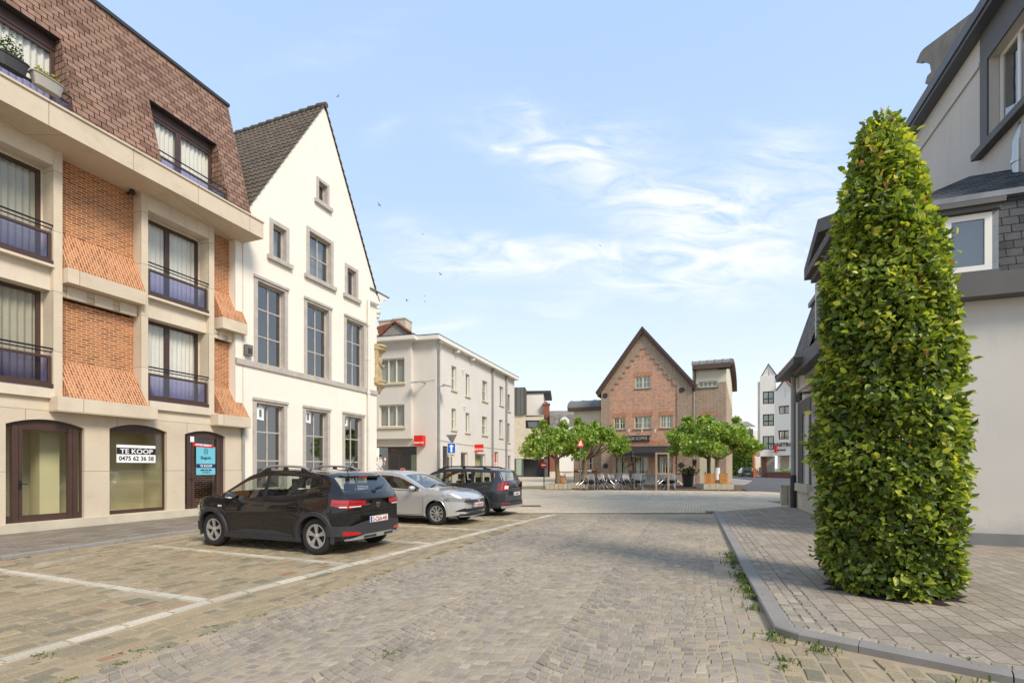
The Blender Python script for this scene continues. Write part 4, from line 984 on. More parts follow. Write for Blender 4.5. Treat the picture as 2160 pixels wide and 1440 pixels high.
    MB(GF).box(xm0, xm1, .148, .21, 2.35, 2.5).build('transom', 'frame_brown', wo)
    MB(GF).box(xm1 - .12, xm1 - .02, .05, .12, 1.0, 1.06).build('handle', 'alu', wo)
    MB(GF).quad((xs0 - .3, 2.5, 0), (xs1 + .3, 2.5, 0), (xs1 + .3, 2.5, 3.5), (xs0 - .3, 2.5, 3.5)).quad((xs0 - .3, .3, zs + .2), (xs1 + .3, .3, zs + .2), (xs1 + .3, 2.5, zs + .2), (xs0 - .3, 2.5, zs + .2)).build('shop_interior', 'dark_plaster', r)
    MB(GF).box(xs1 - .62, xs1 - .12, .5, .56, .2, 2.35).build('panel', 'curtain_green', r)
    # eaves
    ov = .45
    pts_out = [GF.pt(xl, -.35 - ov, 0), GF.pt(xb_ + ov, -.35 - ov, 0), GF.pt(xb_ + ov, -ov, 0), GF.pt(ov * .8, -ov, 0), GR.pt(x1, -ov, 0)]
    pts_in = [GR.pt(x1, 6, 0), GF.pt(xl, 6, 0)]
    P = [(p[0], p[1]) for p in pts_out + pts_in]
    MB().slab(P, zt + .0, zt + .24).build('eaves', 'frame_white', r)
    MB().slab([(a + (b - a) * 0, c) for a, b, c in [(p[0], p[0], p[1]) for p in P]], zt + .243, zt + .30).build('roof_sheet', 'charcoal', r)
    MB(GF).box(xl, 0, 6, 6.2, 0, zt).build('back_wall', 'grey_render', r); MB(GR).box(x1 - .2, x1, .01, 12, 0, zt).build('end_wall', 'grey_render', r)
    # oriel further down the street wall
    xo = GR.X(1045); mb = MB(GR).prism([(xo, GR.Z(1045, 942)), (x1 - 1.2, GR.Z(1045, 942) + .0), (x1 - 1.2, zt - .01), (xo, zt - .01)], -.28, -.003, True)
    # downpipes
    for k, px in enumerate((926, 1040, 1069)):
        xx = GR.X(px, -.12); zz = zt - .25
        mb = MB(GR).tube([(xx - .2, -.3, zz + .15), (xx - .2, -.3, zz), (xx, -.12, zz - .6), (xx, -.12, .1)] if k == 0 else [(xx, -.12, zz), (xx, -.12, .1)], .075)
        mb.box(xx - .3 if k == 0 else xx - .12, xx - .08 if k == 0 else xx + .12, -.4 if k == 0 else -.22, -.2 if k == 0 else -.02, zz, zz + .2)
        for z_ in (2.5, 5.5): mb.tube([(xx, -.12, z_), (xx, -.12, z_ + .06)], .09)
        mb.build('downpipe', 'zinc', r, smooth=40)
    for k, px in enumerate((967, 999)):
        xx = GR.X(px, -.3); MB(GR).box(xx - .1, xx + .1, -.35, -.05, zt - .2, zt - .01).build('eave_bracket', 'frame_white', r)
    for k, (a, b) in enumerate([(978, 781), (981, 858)]):
        xx, zz = GR.hit(a, b, -.1); MB(GR).tube([(xx, .0, zz + .05), (xx, -.25, zz)], .05).build('vent_pipe', 'frame_white', r)
    # cables
    mb = MB(GR); z_ = GR.Z(960, 935, -.05); mb.tube([(0, -.04, z_ + .15), (3, -.04, z_ + .02), (6, -.04, z_), (9, -.04, z_ - .05), (14, -.04, z_ - .05)], .015, 5); mb.build('cable', 'limestone_grey', r)
    mb = MB(GF); z_ = GF.Z(900, 803, -.05); mb.tube([(GF.X(893), -.04, z_), (0, -.04, z_ + .05)], .012, 5); mb.build('cable', 'limestone_grey', r)
    # higher tiled roof behind
    rb = empty('tiled_roof_house', GF.pt(-4, 7, 0), 'house behind the grey corner building with red tiles and diamond slate gable', 'building')
    y0 = 2.0; a, z0 = GF.hit(770, 712, y0); b, _ = GF.hit(858, 712, y0); c, z1 = GF.hit(834, 681, y0)
    MB(GF).add([(a + 1.1, y0, z0 - 1), (b + .3, y0, z0 - 1), (b + .3, y0, z0), (c, y0, z1), (a + 1.1, y0, z0)], [(0, 1, 2, 3, 4)]).build('gable', 'slate_diamond', rb)
    MB(GF).quad((a - 3, y0 - .1, z0 - .05), (a + 1.1, y0 - .1, z0 - .05), (c, y0 - .1, z1 + .05), (c - 3, y0 + 5, z1 + .05)).quad((c, y0 - .1, z1 + .06), (b + .5, y0 - .1, z0), (b + .5, y0 + 5, z0), (c, y0 + 5, z1 + .06)).build('roof', 'red_tile', rb)
    MB(GF).tube([(c, y0 - .12, z1 + .1), (b + .3, y0 - .12, z0 + .1)], .1).build('verge', 'red_tile', rb)
    for k, (p0, p1, t, bt) in enumerate([(799, 825, 676, 690), (828, 855, 672, 712)]):
        x0_, z1_ = GF.hit(p0, t, y0 + 1.2); x1_, z0_ = GF.hit(p1, bt, y0 + 1.2)
        ch = MB(GF).box(x0_, x1_, y0 + 1.2, y0 + 2.2, z0_ - 1, z1_ - .1).box(x0_ - .04, x1_ + .04, y0 + 1.16, y0 + 2.24, z1_ - .098, z1_)
        c_ = ch.build('chimney', 'limestone_grey', rb)
        if k: MB(GF).box(x0_ + .15, (x0_ + x1_) / 2 + .1, y0 + 1.18, y0 + 1.199, z0_ - .5, z1_ - .3).build('louvre', 'charcoal', c_)
basic('red_soft', rgb(196, 70, 66), .5, .03)
brickmat('slate_diamond', rgb(164, 156, 142), rgb(180, 172, 158), rgb(120, 112, 100), bw=.45, rh=.45, ms=.012, rot=45, var=.1, bs=.4, off=0)
grey_building()
def led_sign(name, F, x0, x1, z0, z1, y0, y1, label):
    e = empty(name, F.pt(x0, y0, z0), label, 'sign'); MB(F).box(x0, x1, y0, y1, z0, z1).build('box', 'red', e); return e
x0, z1 = GF.hit(873, 918, -.5); x1, z0 = GF.hit(891, 939, -.5)
s = led_sign('shop_sign', GF, x0, x1 + .0, z0, z1, -.5, -.05, 'red box sign reading KREATOS on the shaded front of the grey building')
text(s, 'KREATOS', .155, GF, (x0 + x1) / 2 + .04, z0 + .12, -.504, 'white', bold=.003, ang=.0)
F_ = Frame(*GR.pt(GR.X(1002), -.05, 0)[:2], math.atan2(-.256, .967))
x0, z1 = F_.hit(998.5, 937); x1, z0 = F_.hit(1019.5, 952.5)
s = led_sign('shop_sign', F_, x0, x1, z0, z1, -.1, .05, 'red projecting sign reading KREATOS on the sunlit street wall of the grey building')
text(s, 'KREATOS', .2, F_, (x0 + x1) / 2, z0 + .12, -.104, 'white', bold=.004)
# floodlights
for k, (F, px, py, lab) in enumerate([(GF, 880, 808, 'flat silver floodlight on the shaded front of the grey building'), (GR, 944, 816, 'flat silver floodlight on the street wall of the grey building')]):
    x, z = F.hit(px, py, -.7); e = empty('floodlight', F.pt(x, 0, z), lab, 'lamp', 'floodlights on the grey building')
    mb = MB(F).add([(x - .32, -.95, z - .02), (x + .22, -.95, z - .02), (x + .3, -.45, z + .1), (x - .2, -.45, z + .1), (x - .32, -.95, z + .04), (x + .22, -.95, z + .04), (x + .3, -.45, z + .18), (x - .2, -.45, z + .18)], [(0, 1, 2, 3), (4, 5, 6, 7), (0, 1, 5, 4), (1, 2, 6, 5), (2, 3, 7, 6), (3, 0, 4, 7)])
    mb.build('housing', 'alu', e); MB(F).tube([(x + .1, -.5, z + .12), (x + .25, .0, z + .1)], .025).build('arm', 'metal_grey', e)
# cut-out picture of a couple in the shop window
e = empty('window_sticker', GF.pt(GF.X(800), .1, 1.0), 'cut-out print of a couple with pink app lettering in the shop window', 'sticker')
basic('skin_print', rgb(222, 160, 140), .6, .03); basic('hair_red', rgb(110, 40, 30), .6, .1); basic('hair_dark', rgb(50, 38, 34), .6, .1); basic('pink', rgb(224, 120, 120), .6, .02)
def blob(px, py, rx, ry, mat, nm, y=.12, n=14):
    x, z = GF.hit(px, py, y); k = 30.5 / FPX; MB(GF).add([(x + rx * k * math.cos(6.283 * i / n), y, z + ry * k * math.sin(6.283 * i / n)) for i in range(n)], [tuple(range(n))]).build(nm, mat, e)
blob(802, 975, 6, 10, 'white', 'shirt', .128); blob(793, 980, 4.5, 9, 'white', 'blouse', .128); blob(802, 964, 3.2, 4.4, 'skin_print', 'face', .124); blob(802, 960.5, 3.0, 2.6, 'hair_dark', 'hair', .12)
blob(793, 968, 4.2, 6.5, 'hair_red', 'hair', .122); blob(795.5, 967, 2.2, 3.4, 'skin_print', 'face', .118); blob(811, 977, 2, 4, 'skin_print', 'hand', .118); blob(812.5, 968, 2.4, 3.5, 'white', 'phone', .116)
blob(800, 990, 10, 5.5, 'white', 'caption', .115)
x, z = GF.hit(800, 989, .11); text(e, 'KREATOS APP', .085, GF, x, z, .11, 'pink', bold=.002)
x0, z0 = GF.hit(845, 993, .12); e = empty('window_sticker', GF.pt(x0, .1, z0), 'small red and white sticker low in the shop window', 'sticker'); MB(GF).box(x0, x0 + .3, .12, .124, z0, z0 + .17).build('border', 'white', e); MB(GF).box(x0 + .02, x0 + .28, .116, .1195, z0 + .02, z0 + .15).build('field', 'red', e)
# ---------------------------------------------------------------- far buildings, centre left
basic('beige_brick_far', rgb(214, 196, 168), .85, .08, 1, .2, 40)
brickmat('brick_beige', rgb(200, 182, 156), rgb(222, 206, 180), rgb(206, 192, 170), bw=.3, rh=.09, ms=.012, var=.1, bs=.3)
brickmat('zinc_seam', rgb(92, 90, 86), rgb(112, 110, 104), rgb(60, 58, 56), bw=.55, rh=30, ms=.03, var=.1, bs=.6, off=0)
brickmat('slate_old', rgb(130, 126, 114), rgb(166, 160, 146), rgb(110, 104, 94), bw=.35, rh=.22, ms=.012, var=.3, bs=.6, stain=(rgb(190, 184, 168), .8, 2.0))
brickmat('brick_red_far', rgb(132, 80, 62), rgb(160, 98, 76), rgb(150, 110, 90), bw=.22, rh=.07, ms=.01, var=.15, bs=.3)
basic('white_wall_far', rgb(230, 222, 208), .8, .05, .3, .1, 40, stain=.1)
M0 = Frame((1120 - CX) / FPX * 76, 76, R(-6))
def far_modern():
    X, Z = M0.X, M0.Z
    r = empty('modern_house', M0.pt(0, 0, 0), 'modern beige brick house with dark metal top and wide dark garage', 'building')
    a, b = X(1074), X(1108); c = X(1161)
    zt, zm, zb = Z(1100, 817), Z(1100, 875), Z(1100, 967)
    MB(M0).box(a, b, -.3, 10, zm, zt).build('metal_top', 'zinc_seam', r)
    MB(M0).box(b + .01, c - 1.2, 3, 12, zm - 3, zt - .5).build('white_block', 'white_wall_far', r)
    MB(M0).box(b, c, 2.8, 12, zt - .498, zt - .1).build('roof_edge', 'charcoal', r)
    w = [rect(X(1108.5), X(1150), Z(1130, 903), Z(1130, 886)), rect(X(1108.5), X(1152), Z(1130, 959), Z(1130, 930)), rect(X(1100), c - .2, .0, zb + .0)]
    h1, h2 = w[0], rect(X(1108.5), X(1152), zb + .3, Z(1130, 930)); bf = MB(M0); x1_ = c - 1
    for (q0, q1) in ((zb, h2[0][1]), (h2[2][1], h1[0][1]), (h1[2][1], zm)): bf.box(a, x1_, 0, .12, q0, q1)
    for h in (h1, h2): bf.box(a, h[0][0], 0, .12, h[0][1], h[2][1]); bf.box(h[1][0], x1_, 0, .12, h[0][1], h[2][1])
    bf.box(a, b - .01, .13, 10, zb, zm - .001).build('brick_front', 'brick_beige', r)
    MB(M0).box(b, c - .9, .0, 4, Z(1130, 879), Z(1130, 875.5)).build('terrace_edge', 'charcoal', r)
    for h in w[:1] + [rect(X(1108.5), X(1152), zb + .3, Z(1130, 930))]:
        wo = window(r, M0, h[0][0], h[1][0], h[0][1], h[2][1], .12, (.65,), (), .22, .2, 'frame_black', 'glass_dark'); curtain(wo, M0, h[0][0], h[0][0] + 2, h[0][1], h[2][1], .8, 'curtain', .05, .3)
        MB(M0).quad((h[0][0], 1.5, h[0][1] - .2), (h[1][0], 1.5, h[0][1] - .2), (h[1][0], 1.5, h[2][1]), (h[0][0], 1.5, h[2][1])).build('room_back', 'interior_dark', wo)
    MB(M0).box(a, c - .0, 1.6, 4, .0, zb).build('ground_floor', 'dark_plaster', r)
    MB(M0).box(a, X(1103.5), .02, 1.6, 0, zb - .002).build('pier', 'dark_plaster', r); MB(M0).box(X(1147), c - .4, .02, 1.6, 0, zb - .002).build('pier', 'dark_plaster', r)
    MB(M0).box(X(1104), X(1147), 1.4, 1.59, .05, zb - .1).build('garage_door', 'charcoal', r)
    MB(M0).box(X(1089), X(1100), -.0, .01, .3, 2.8).build('entrance', 'curtain_green', r)
    r2 = empty('slate_roof_house', M0.pt(X(1185), 0, 0), 'low brick house with pale mansard slates and white round-headed dormer', 'building')
    x0, x1 = X(1159), X(1228); z1, z2, z3 = Z(1185, 900), Z(1185, 873), Z(1185, 858)
    MB(M0).box(x0, x1, 1, 12, 0, z1).build('wall', 'beige_brick_far', r2)
    MB(M0).prism([(x0, z1 + .01), (x1, z1 + .01), (x1, z2), (x0, z2)], .95, 9).build('mansard', 'slate_old', r2)
    MB(M0).add([(x0, .95, z2), (x1, .95, z2), (x1, 5, z3), (x0, 5, z3), (x1, 11, z2), (x0, 11, z2)], [(0, 1, 2, 3), (3, 2, 4, 5), (0, 3, 5)]).build('roof', 'slate_old', r2)
    MB(M0).box(x0, x1, .55, 1.0, z1 - .7, z1).build('cornice', 'frame_white', r2)
    MB(M0).prism([(x0 - 1.7, 0), (x0 - .05, 0), (x0 - .05, z2 - .6), (x0 - .05, z3 - .2), (x0 - 1.0, z3 - .5), (x0 - 2.2, z1 + 1)], 2.0, 9).build('side_gable', 'brick_red_far', r2)
    cx0, cx1 = X(1144.5), X(1158); MB(M0).box(cx0, cx1, 2.2, 3.4, Z(1150, 866), Z(1150, 848)).box(cx0 - .1, cx1 + .1, 2.1, 3.5, Z(1150, 850), Z(1150, 846)).tube([((cx0 + cx1) / 2, 2.8, Z(1150, 847)), ((cx0 + cx1) / 2, 2.8, Z(1150, 842))], .2).build('chimney', 'brick_red_far', r2)
    dx0, dx1 = X(1181), X(1201); dz0, dz1 = Z(1190, 896), Z(1190, 878)
    d = MB(M0).wall(arch(dx0, dx1, dz0 - .2, dz1 - .5, dz1), [arch(dx0 + .35, dx1 - .35, dz0 + .2, dz1 - .8, dz1 - .35)], .5, .4).build('dormer', 'frame_white', r2)
    MB(M0).quad((dx0, .8, dz0), (dx1, .8, dz0), (dx1, .8, dz1), (dx0, .8, dz1)).build('pane', 'glass_dark', d)
    mb = MB(M0); 
    for t in (.25, .5, .75): mb.box(dx0 + (dx1 - dx0) * t - .04, dx0 + (dx1 - dx0) * t + .04, .7, .76, dz0, dz1 - .4)
    mb.box(dx0 + .2, dx1 - .2, .701, .75, (dz0 + dz1) / 2, (dz0 + dz1) / 2 + .08); mb.build('glazing_bar', 'frame_white', d)
    g0, g1 = X(1177), X(1226); MB(M0).box(g0, g1, .8, .99, .9, Z(1190, 950)).build('garage_door', 'white_wall_far', r2)
    MB(M0).box(x0 + .01, x1, .9, .995, 0.01, .88).build('base', 'limestone', r2)
    MB(M0).box(x0 + .02, g0, .9, .996, .9, Z(1190, 925)).build('brick_pier', 'brick_red_far', r2)
far_modern()
# ---------------------------------------------------------------- brick cafe
brickmat('brick_cafe', rgb(176, 102, 72), rgb(210, 134, 98), rgb(222, 198, 172), bw=.23, rh=.082, ms=.016, c3=rgb(110, 74, 62), var=.2, bs=.5, mott=.25)
brickmat('brick_dark', rgb(116, 84, 66), rgb(152, 112, 88), rgb(214, 196, 170), bw=.23, rh=.082, ms=.016, c3=rgb(80, 62, 54), var=.2, bs=.5, mott=.25)
brickmat('brick_lintel', rgb(166, 96, 66), rgb(196, 124, 88), rgb(206, 180, 150), bw=.26, rh=.085, ms=.012, rot=90, var=.15)
basic('brown_fascia', rgb(84, 64, 50), .6, .1, 2)
basic('dark_zinc', rgb(118, 115, 108), .55, .12, 1)
basic('awning_cloth', rgb(40, 40, 40), .85, .1, 3)
basic('cream_render', rgb(206, 196, 172), .85, .04, .8, .15, 60)
CF = Frame(8.43, 45.85, math.atan2(-.385, .923))
def cafe():
    X, Z = CF.X, CF.Z
    r = empty('brick_cafe', CF.pt(4, 0, 0), 'red brick cafe with steep gable, stepped brick panel and black awning', 'building')
    xl, xr = X(1268), X(1460); ax, az = CF.hit(1355.5, 703); zl = Z(1268, 828); zr = Z(1460, 817); ze = (zl + zr) / 2
    # stepped panel outline in pixels
    lx = [1287.5, 1287.5, 1296, 1296, 1304.5, 1304.5, 1313, 1313, 1320, 1320, 1329.5, 1329.5, 1339, 1339, 1349, 1349]
    ly = [1040, 821, 821, 809, 809, 797, 797, 786, 786, 774, 774, 760, 760, 750, 750, 736.5]
    rx_ = [1363, 1363, 1372, 1372, 1381.5, 1381.5, 1390, 1390, 1399.5, 1399.5, 1409, 1409, 1418.5, 1418.5, 1428.5, 1428.5]
    ry = [734.5, 745.5, 745.5, 756, 756, 767, 767, 778, 778, 789, 789, 800, 800, 811.5, 811.5, 1040]
    zd = {}
    P = []
    for a, b in zip(lx + rx_, ly + ry): x, z = CF.hit(a, b); P.append((x, max(z, .0)))
    yi = .09
    outl = [(xl, 0), (P[0][0], 0)] + P[1:-1] + [(P[-1][0], 0), (xr, 0), (xr, ze), (ax, az), (xl, ze)]
    mb = MB(CF).wall(outl, [], 0)
    n = len(P); mb.add([(a, 0, b) for a, b in P] + [(a, yi, b) for a, b in P], [(i, i + 1, n + i + 1, n + i) for i in range(n - 1)]); mb.build('outer_wall', 'brick_dark', r)
    wins = [(1339.8, 1372.3, 793, 818.5, 1), (1294.7, 1319.3, 880, 905, 0), (1338, 1373.7, 877.5, 904, 1), (1392.8, 1418.8, 875.5, 902, 0)]
    holes = []
    for (a, b, t, bt, big) in wins:
        xa, xb = X(a, yi), X(b, yi); z1, z0 = Z((a + b) / 2, t, yi), Z((a + b) / 2, bt, yi); holes.append(rect(xa, xb, z0, z1))
        wo = window(r, CF, xa, xb, z0, z1, yi + .08, (.5,), (), .09, .16, 'frame_cream', 'glass')
        bar = MB(CF); w4 = (xb - xa) / 4
        for q in (1, 3): bar.box(xa + w4 * q - .025, xa + w4 * q + .025, yi + .085, yi + .13, z0 + .09, z1 - .09)
        bar.box(xa + .09, (xa + xb) / 2 - .08, yi + .087, yi + .128, (z0 + z1) / 2 - .025, (z0 + z1) / 2 + .025).box((xa + xb) / 2 + .08, xb - .09, yi + .087, yi + .128, (z0 + z1) / 2 - .025, (z0 + z1) / 2 + .025).build('glazing_bar', 'frame_cream', wo)
        MB(CF).quad((xa, yi + .35, z0), (xb, yi + .35, z0), (xb, yi + .35, z1), (xa, yi + .35, z1)).build('net_curtain', 'curtain_green', wo)
        MB(CF).box(xa - .1, xb + .1, yi - .08, yi + .08, z0 - .09, z0 - .003).build('sill', 'bluestone', wo)
        MB(CF).box(xa - .15, xb + .15, yi - .012, yi + .01, z1 + .002, z1 + .36).build('lintel', 'brick_lintel', wo)
    # ground floor openings
    zg0, zg1 = Z(1340, 999, yi), Z(1340, 962, yi); gh = []
    for (a, b) in ((1297, 1324), (1337, 1369), (1386, 1420)):
        xa, xb = X(a, yi), X(b, yi); gh.append(rect(xa, xb, zg0, zg1))
        wo = window(r, CF, xa, xb, zg0, zg1, yi + .1, (.5,), (), .09, .07, 'frame_cream', 'glass_shop'); MB(CF).quad((xa - .5, yi + 2.2, zg0 - .4), (xb + .5, yi + 2.2, zg0 - .4), (xb + .5, yi + 2.2, zg1 + .2), (xa - .5, yi + 2.2, zg1 + .2)).build('room_back', 'interior_dark', wo)
        curtain(wo, CF, xa + .1, xa + .5, zg0, zg1, yi + .4, 'curtain', .05, .2); curtain(wo, CF, xb - .5, xb - .1, zg0, zg1, yi + .4, 'curtain', .05, .2)
    MB(CF).wall(P, holes + gh, yi, .1).build('brick_panel', 'brick_cafe', r)
    MB(CF).box(P[0][0], P[-1][0], -.05, yi - .001, .06, zg0 - .1).build('base', 'lead', r)
    # soldier band and ironwork over the awning
    zb0, zb1 = Z(1350, 941), Z(1350, 930); MB(CF).box(X(1303), X(1404), yi - .02, yi - .001, zb0, zb1).build('soldier_band', 'brick_lintel', r)
    for a, b in ((1277, 834), (1438.4, 822), (1277.5, 982), (1437.5, 980)):
        x, z = CF.hit(a, b); mb = MB(CF).lathe([(0, -.06), (.16, -.06), (.24, -.04), (.24, 0)], (x, 0, z), 'y', 14); mb.build('wall_vent', 'charcoal', r)
    # roof with deep brown verge
    ov = .3; D = 12
    al, ar = math.atan2(az - ze, ax - xl), math.atan2(az - ze, xr - ax)
    el, er = xl - .28, xr + .22; zel, zer = ze - .28 * math.tan(al), ze - .22 * math.tan(ar)
    th = .42
    mb = MB(CF)
    mb.prism([(el, zel), (ax, az), (ax, az + th * 1.25), (el - .12, zel + th * .8)], -ov, D); mb.build('roof_slope', 'brown_fascia', r)
    MB(CF).prism([(ax + .001, az), (er, zer), (er + .12, zer + th * .8), (ax + .001, az + th * 1.25)], -ov, D).build('roof_slope', 'brown_fascia', r)
    mb = MB(CF)      # second, outer moulding of the verge
    mb.prism([(el - .08, zel + .18), (ax, az + .27), (ax, az + th * 1.25 + .06), (el - .2, zel + th * .8 + .06)], -ov - .07, -ov - .002).prism([(ax + .001, az + .27), (er + .08, zer + .18), (er + .2, zer + th * .8 + .06), (ax + .001, az + th * 1.25 + .06)], -ov - .07, -ov - .002); mb.build('verge_board', 'frame_brown', r)
    MB(CF).quad((xl, .01, 0), (xl, D, 0), (xl, D, ze), (xl, .01, ze)).quad((xr, .01, 0), (xr, D, 0), (xr, D, ze), (xr, .01, ze)).add([(xl, D, 0), (xr, D, 0), (xr, D, ze), (ax, D, az), (xl, D, ze)], [(0, 1, 2, 3, 4)]).build('side_wall', 'brick_dark', r)
    # awning
    aw0, aw1 = X(1296, -.9), X(1432, -.9); z1 = Z(1350, 942, -.2); z0 = Z(1350, 961, -1.3)
    a_ = empty('awning', CF.pt(aw0, -.5, z0), 'wide black cloth awning across the brick cafe front', 'awning')
    mb = MB(CF).prism([(0, 0)], 0, 0, False) if False else MB(CF)
    mb.add([(aw0, .0, z1), (aw1, .0, z1), (aw1, -1.2, z0 + .3), (aw0, -1.2, z0 + .3), (aw0, -1.2, z0), (aw1, -1.2, z0), (aw0, 0, z1 - .25), (aw1, 0, z1 - .25)], [(0, 1, 2, 3), (3, 2, 5, 4), (0, 3, 4, 6), (1, 7, 5, 2), (6, 4, 5, 7)]); mb.build('cloth', 'awning_cloth', a_)
    MB(CF).box(aw0, aw1, -.12, .0, z1 + .003, z1 + .09).build('cassette', 'metal_grey', a_)
    # name board
    b0, z1 = CF.hit(1296, 923, -.05); b1, z0 = CF.hit(1371, 931, -.05); zt_ = Z(1335, 918.5, -.05); zb_ = Z(1335, 930.5, -.05)
    s = empty('name_board', CF.pt(b0, -.05, zb_), 'black board with pale capital letters above the cafe awning', 'sign')
    MB(CF).prism([(b0, zb_), (b1, zb_), (b1 - .12, (zb_ + zt_) / 2), (b1, zt_), (b0, zt_)], -.06, yi - .003).build('board', 'frame_black', s)
    text(s, 'HUIS VOOR KOFFIE', .40, CF, (b0 + b1) / 2 - .05, zb_ + .13, -.062, 'frame_stone', sx=.82)
    for px in (1327, 1354.5, 1382):
        x, z = CF.hit(px, 909, 0); mb = MB(CF).tube([(x, yi, z + .1), (x, -.15, z + .12)], .03, 6).tube([(x, -.15, z + .18), (x, -.15, z - .12)], .05, 8); mb.build('spot_lamp', 'frame_white', r)
    # left wing with rounded roof
    q = empty('cafe_left_wing', CF.pt(xl - 2, 1.5, 0), 'low brick and cream wing with curved dark roof left of the cafe gable', 'building')
    x0 = X(1210, 1.5); ys = 1.5; zc, zb2, ze2 = Z(1240, 893, ys), Z(1240, 866, ys), Z(1240, 862, ys)
    wx0, wx1 = X(1235, ys), X(1250.5, ys)
    MB(CF).wall(rect(x0, xl - .002, 0, zc), [rect(wx0, wx1, 1.1, Z(1240, 958, ys))], ys, .1).build('brick_wall', 'brick_dark', q)
    window(q, CF, wx0, wx1, 1.1, Z(1240, 958, ys), ys + .06, (.5,), (.5,), .08, .06, 'frame_cream', 'glass_dark')
    MB(CF).box(x0, xl - .002, ys - .02, ys + 8, zc + .002, zb2).build('render_band', 'cream_render', q); MB(CF).box(x0, x0 + .2, ys + .02, ys + 8, 0, zc).build('end_wall', 'brick_dark', q)
    MB(CF).box(x0 - .5, xl - .003, ys - .5, ys + .3, zb2 + .003, zb2 + .32).build('fascia', 'brown_fascia', q)
    def barrel(x0, x1, y0, z0, h, dpt, par, ribs):
        mb = MB(CF); n = 8; v = []
        for i in range(n + 1):
            t = i / n * math.pi / 2; v += [(x0, y0 + dpt * (1 - math.cos(t)), z0 + h * math.sin(t)), (x1, y0 + dpt * (1 - math.cos(t)), z0 + h * math.sin(t))]
        mb.add(v, [(2 * i, 2 * i + 1, 2 * i + 3, 2 * i + 2) for i in range(n)]); mb.quad((x0, y0 + dpt, z0), (x1, y0 + dpt, z0), (x1, y0 + dpt, z0 + h), (x0, y0 + dpt, z0 + h)); mb.build('curved_roof', 'dark_zinc', par, smooth=40)
        mb = MB(CF)
        for k in range(ribs + 1):
            x = x0 + (x1 - x0) * k / ribs; mb.tube([(x, y0 + dpt * (1 - math.cos(i / n * math.pi / 2)), z0 + h * math.sin(i / n * math.pi / 2)) for i in range(n + 1)], .06, 6)
        mb.build('seam', 'dark_zinc', par, smooth=40)
    barrel(x0 - .5, xl - .01, ys - .4, zb2 + .33, Z(1240, 846, ys + 2) - zb2 - .3, 2.4, q, 3)
    # right wing, taller
    q = empty('cafe_right_wing', CF.pt(xr + 1, .4, 0), 'taller brick and cream wing with curved dark roof right of the cafe gable', 'building')
    ys = .5; x1 = X(1532, ys); zc, zt = Z(1500, 807, ys), Z(1500, 779, ys); far = (22.6, 49.6); p1 = CF.pt(x1, ys, 0); px_, py_ = p1[0], p1[1]
    h_ = [rect(X(1473.5, ys), X(1513, ys), Z(1493, 816, ys), Z(1493, 803.5, ys)), rect(X(1478, ys), X(1511.7, ys), Z(1493, 902, ys), Z(1493, 877.5, ys)), rect(X(1476, ys), X(1510, ys), .1, Z(1493, 962, ys))]
    up = [max(p[1] for p in h_[0]), min(p[1] for p in h_[0])]
    MB(CF).wall([(xr + .002, 0), (x1, 0), (x1, zc), (xr + .002, zc)], [rect(h_[0][0][0], h_[0][1][0], h_[0][0][1], zc - .003) if False else rect(h_[0][0][0], h_[0][1][0], up[1], zc - .004)] + h_[1:], ys, .12).build('brick_wall', 'brick_dark', q)
    MB(CF).wall([(xr + .002, zc), (x1, zc), (x1, zt), (xr + .002, zt)], [rect(h_[0][0][0], h_[0][1][0], zc + .003, up[0])], ys - .02, .14).build('render_band', 'cream_render', q)
    for k, h in enumerate(h_[:2]):
        wo = window(q, CF, h[0][0], h[1][0], h[0][1], h[2][1], ys + .04, (.25, .5, .75) if k == 0 else (.5,), () if k == 0 else (.5,), .08, .09, 'frame_cream', 'glass_dark'); MB(CF).box(h[0][0] - .1, h[1][0] + .1, ys - .1, ys + .05, h[0][1] - .1, h[0][1] - .003).build('sill', 'bluestone', wo)
        MB(CF).quad((h[0][0], ys + .4, h[0][1]), (h[1][0], ys + .4, h[0][1]), (h[1][0], ys + .4, h[2][1]), (h[0][0], ys + .4, h[2][1])).build('blind', 'curtain_green', wo)
        if k: MB(CF).box(h[0][0] - .1, h[1][0] + .1, ys - .012, ys + .01, h[2][1] + .002, h[2][1] + .36).build('lintel', 'brick_lintel', wo)
    h = h_[2]; d = MB(CF).box(h[0][0], (h[0][0] + h[1][0]) / 2 - .01, ys + .05, ys + .1, .1, h[2][1]).box((h[0][0] + h[1][0]) / 2 + .01, h[1][0], ys + .05, ys + .1, .1, h[2][1]).build('door', 'frame_cream', q)
    MB(CF).box((h[0][0] + h[1][0]) / 2 - .2, (h[0][0] + h[1][0]) / 2 - .15, ys + .0, ys + .045, 1.0, 1.15).build('handle', 'metal_black', d)
    W1 = math.hypot(far[0] - px_, far[1] - py_); SF = Frame(px_, py_, math.atan2(far[1] - py_, far[0] - px_))
    MB(SF).quad((0, 0, 0), (W1, 0, 0), (W1, 0, zc - 1.6), (0, 0, zc)).build('end_brick', 'brick_dark', q)
    MB(SF).add([(0, -.0, zc), (W1, -.0, zc - 1.6), (W1, 0, zt - .6), (W1 * .6, 0, zt + 1.1), (0, 0, zt)], [(0, 1, 2, 3, 4)]).build('end_render', 'cream_render', q)
    MB(SF).quad((W1, 0, 0), (W1, 5, 0), (W1, 5, zt), (W1, 0, zt)).build('back_wall', 'brick_dark', q)
    MB(CF).box(xr + .003, x1 + .35, ys - .55, ys + .2, zt + .003, zt + .42).build('fascia', 'brown_fascia', q)
    barrel(xr, x1 + .35, ys - .45, zt + .42, Z(1500, 760, ys + 1.5) - zt - .4, 3.0, q, 5)
    v = []; n = 8      # deep curved verge at the right end
    mb = MB(SF)
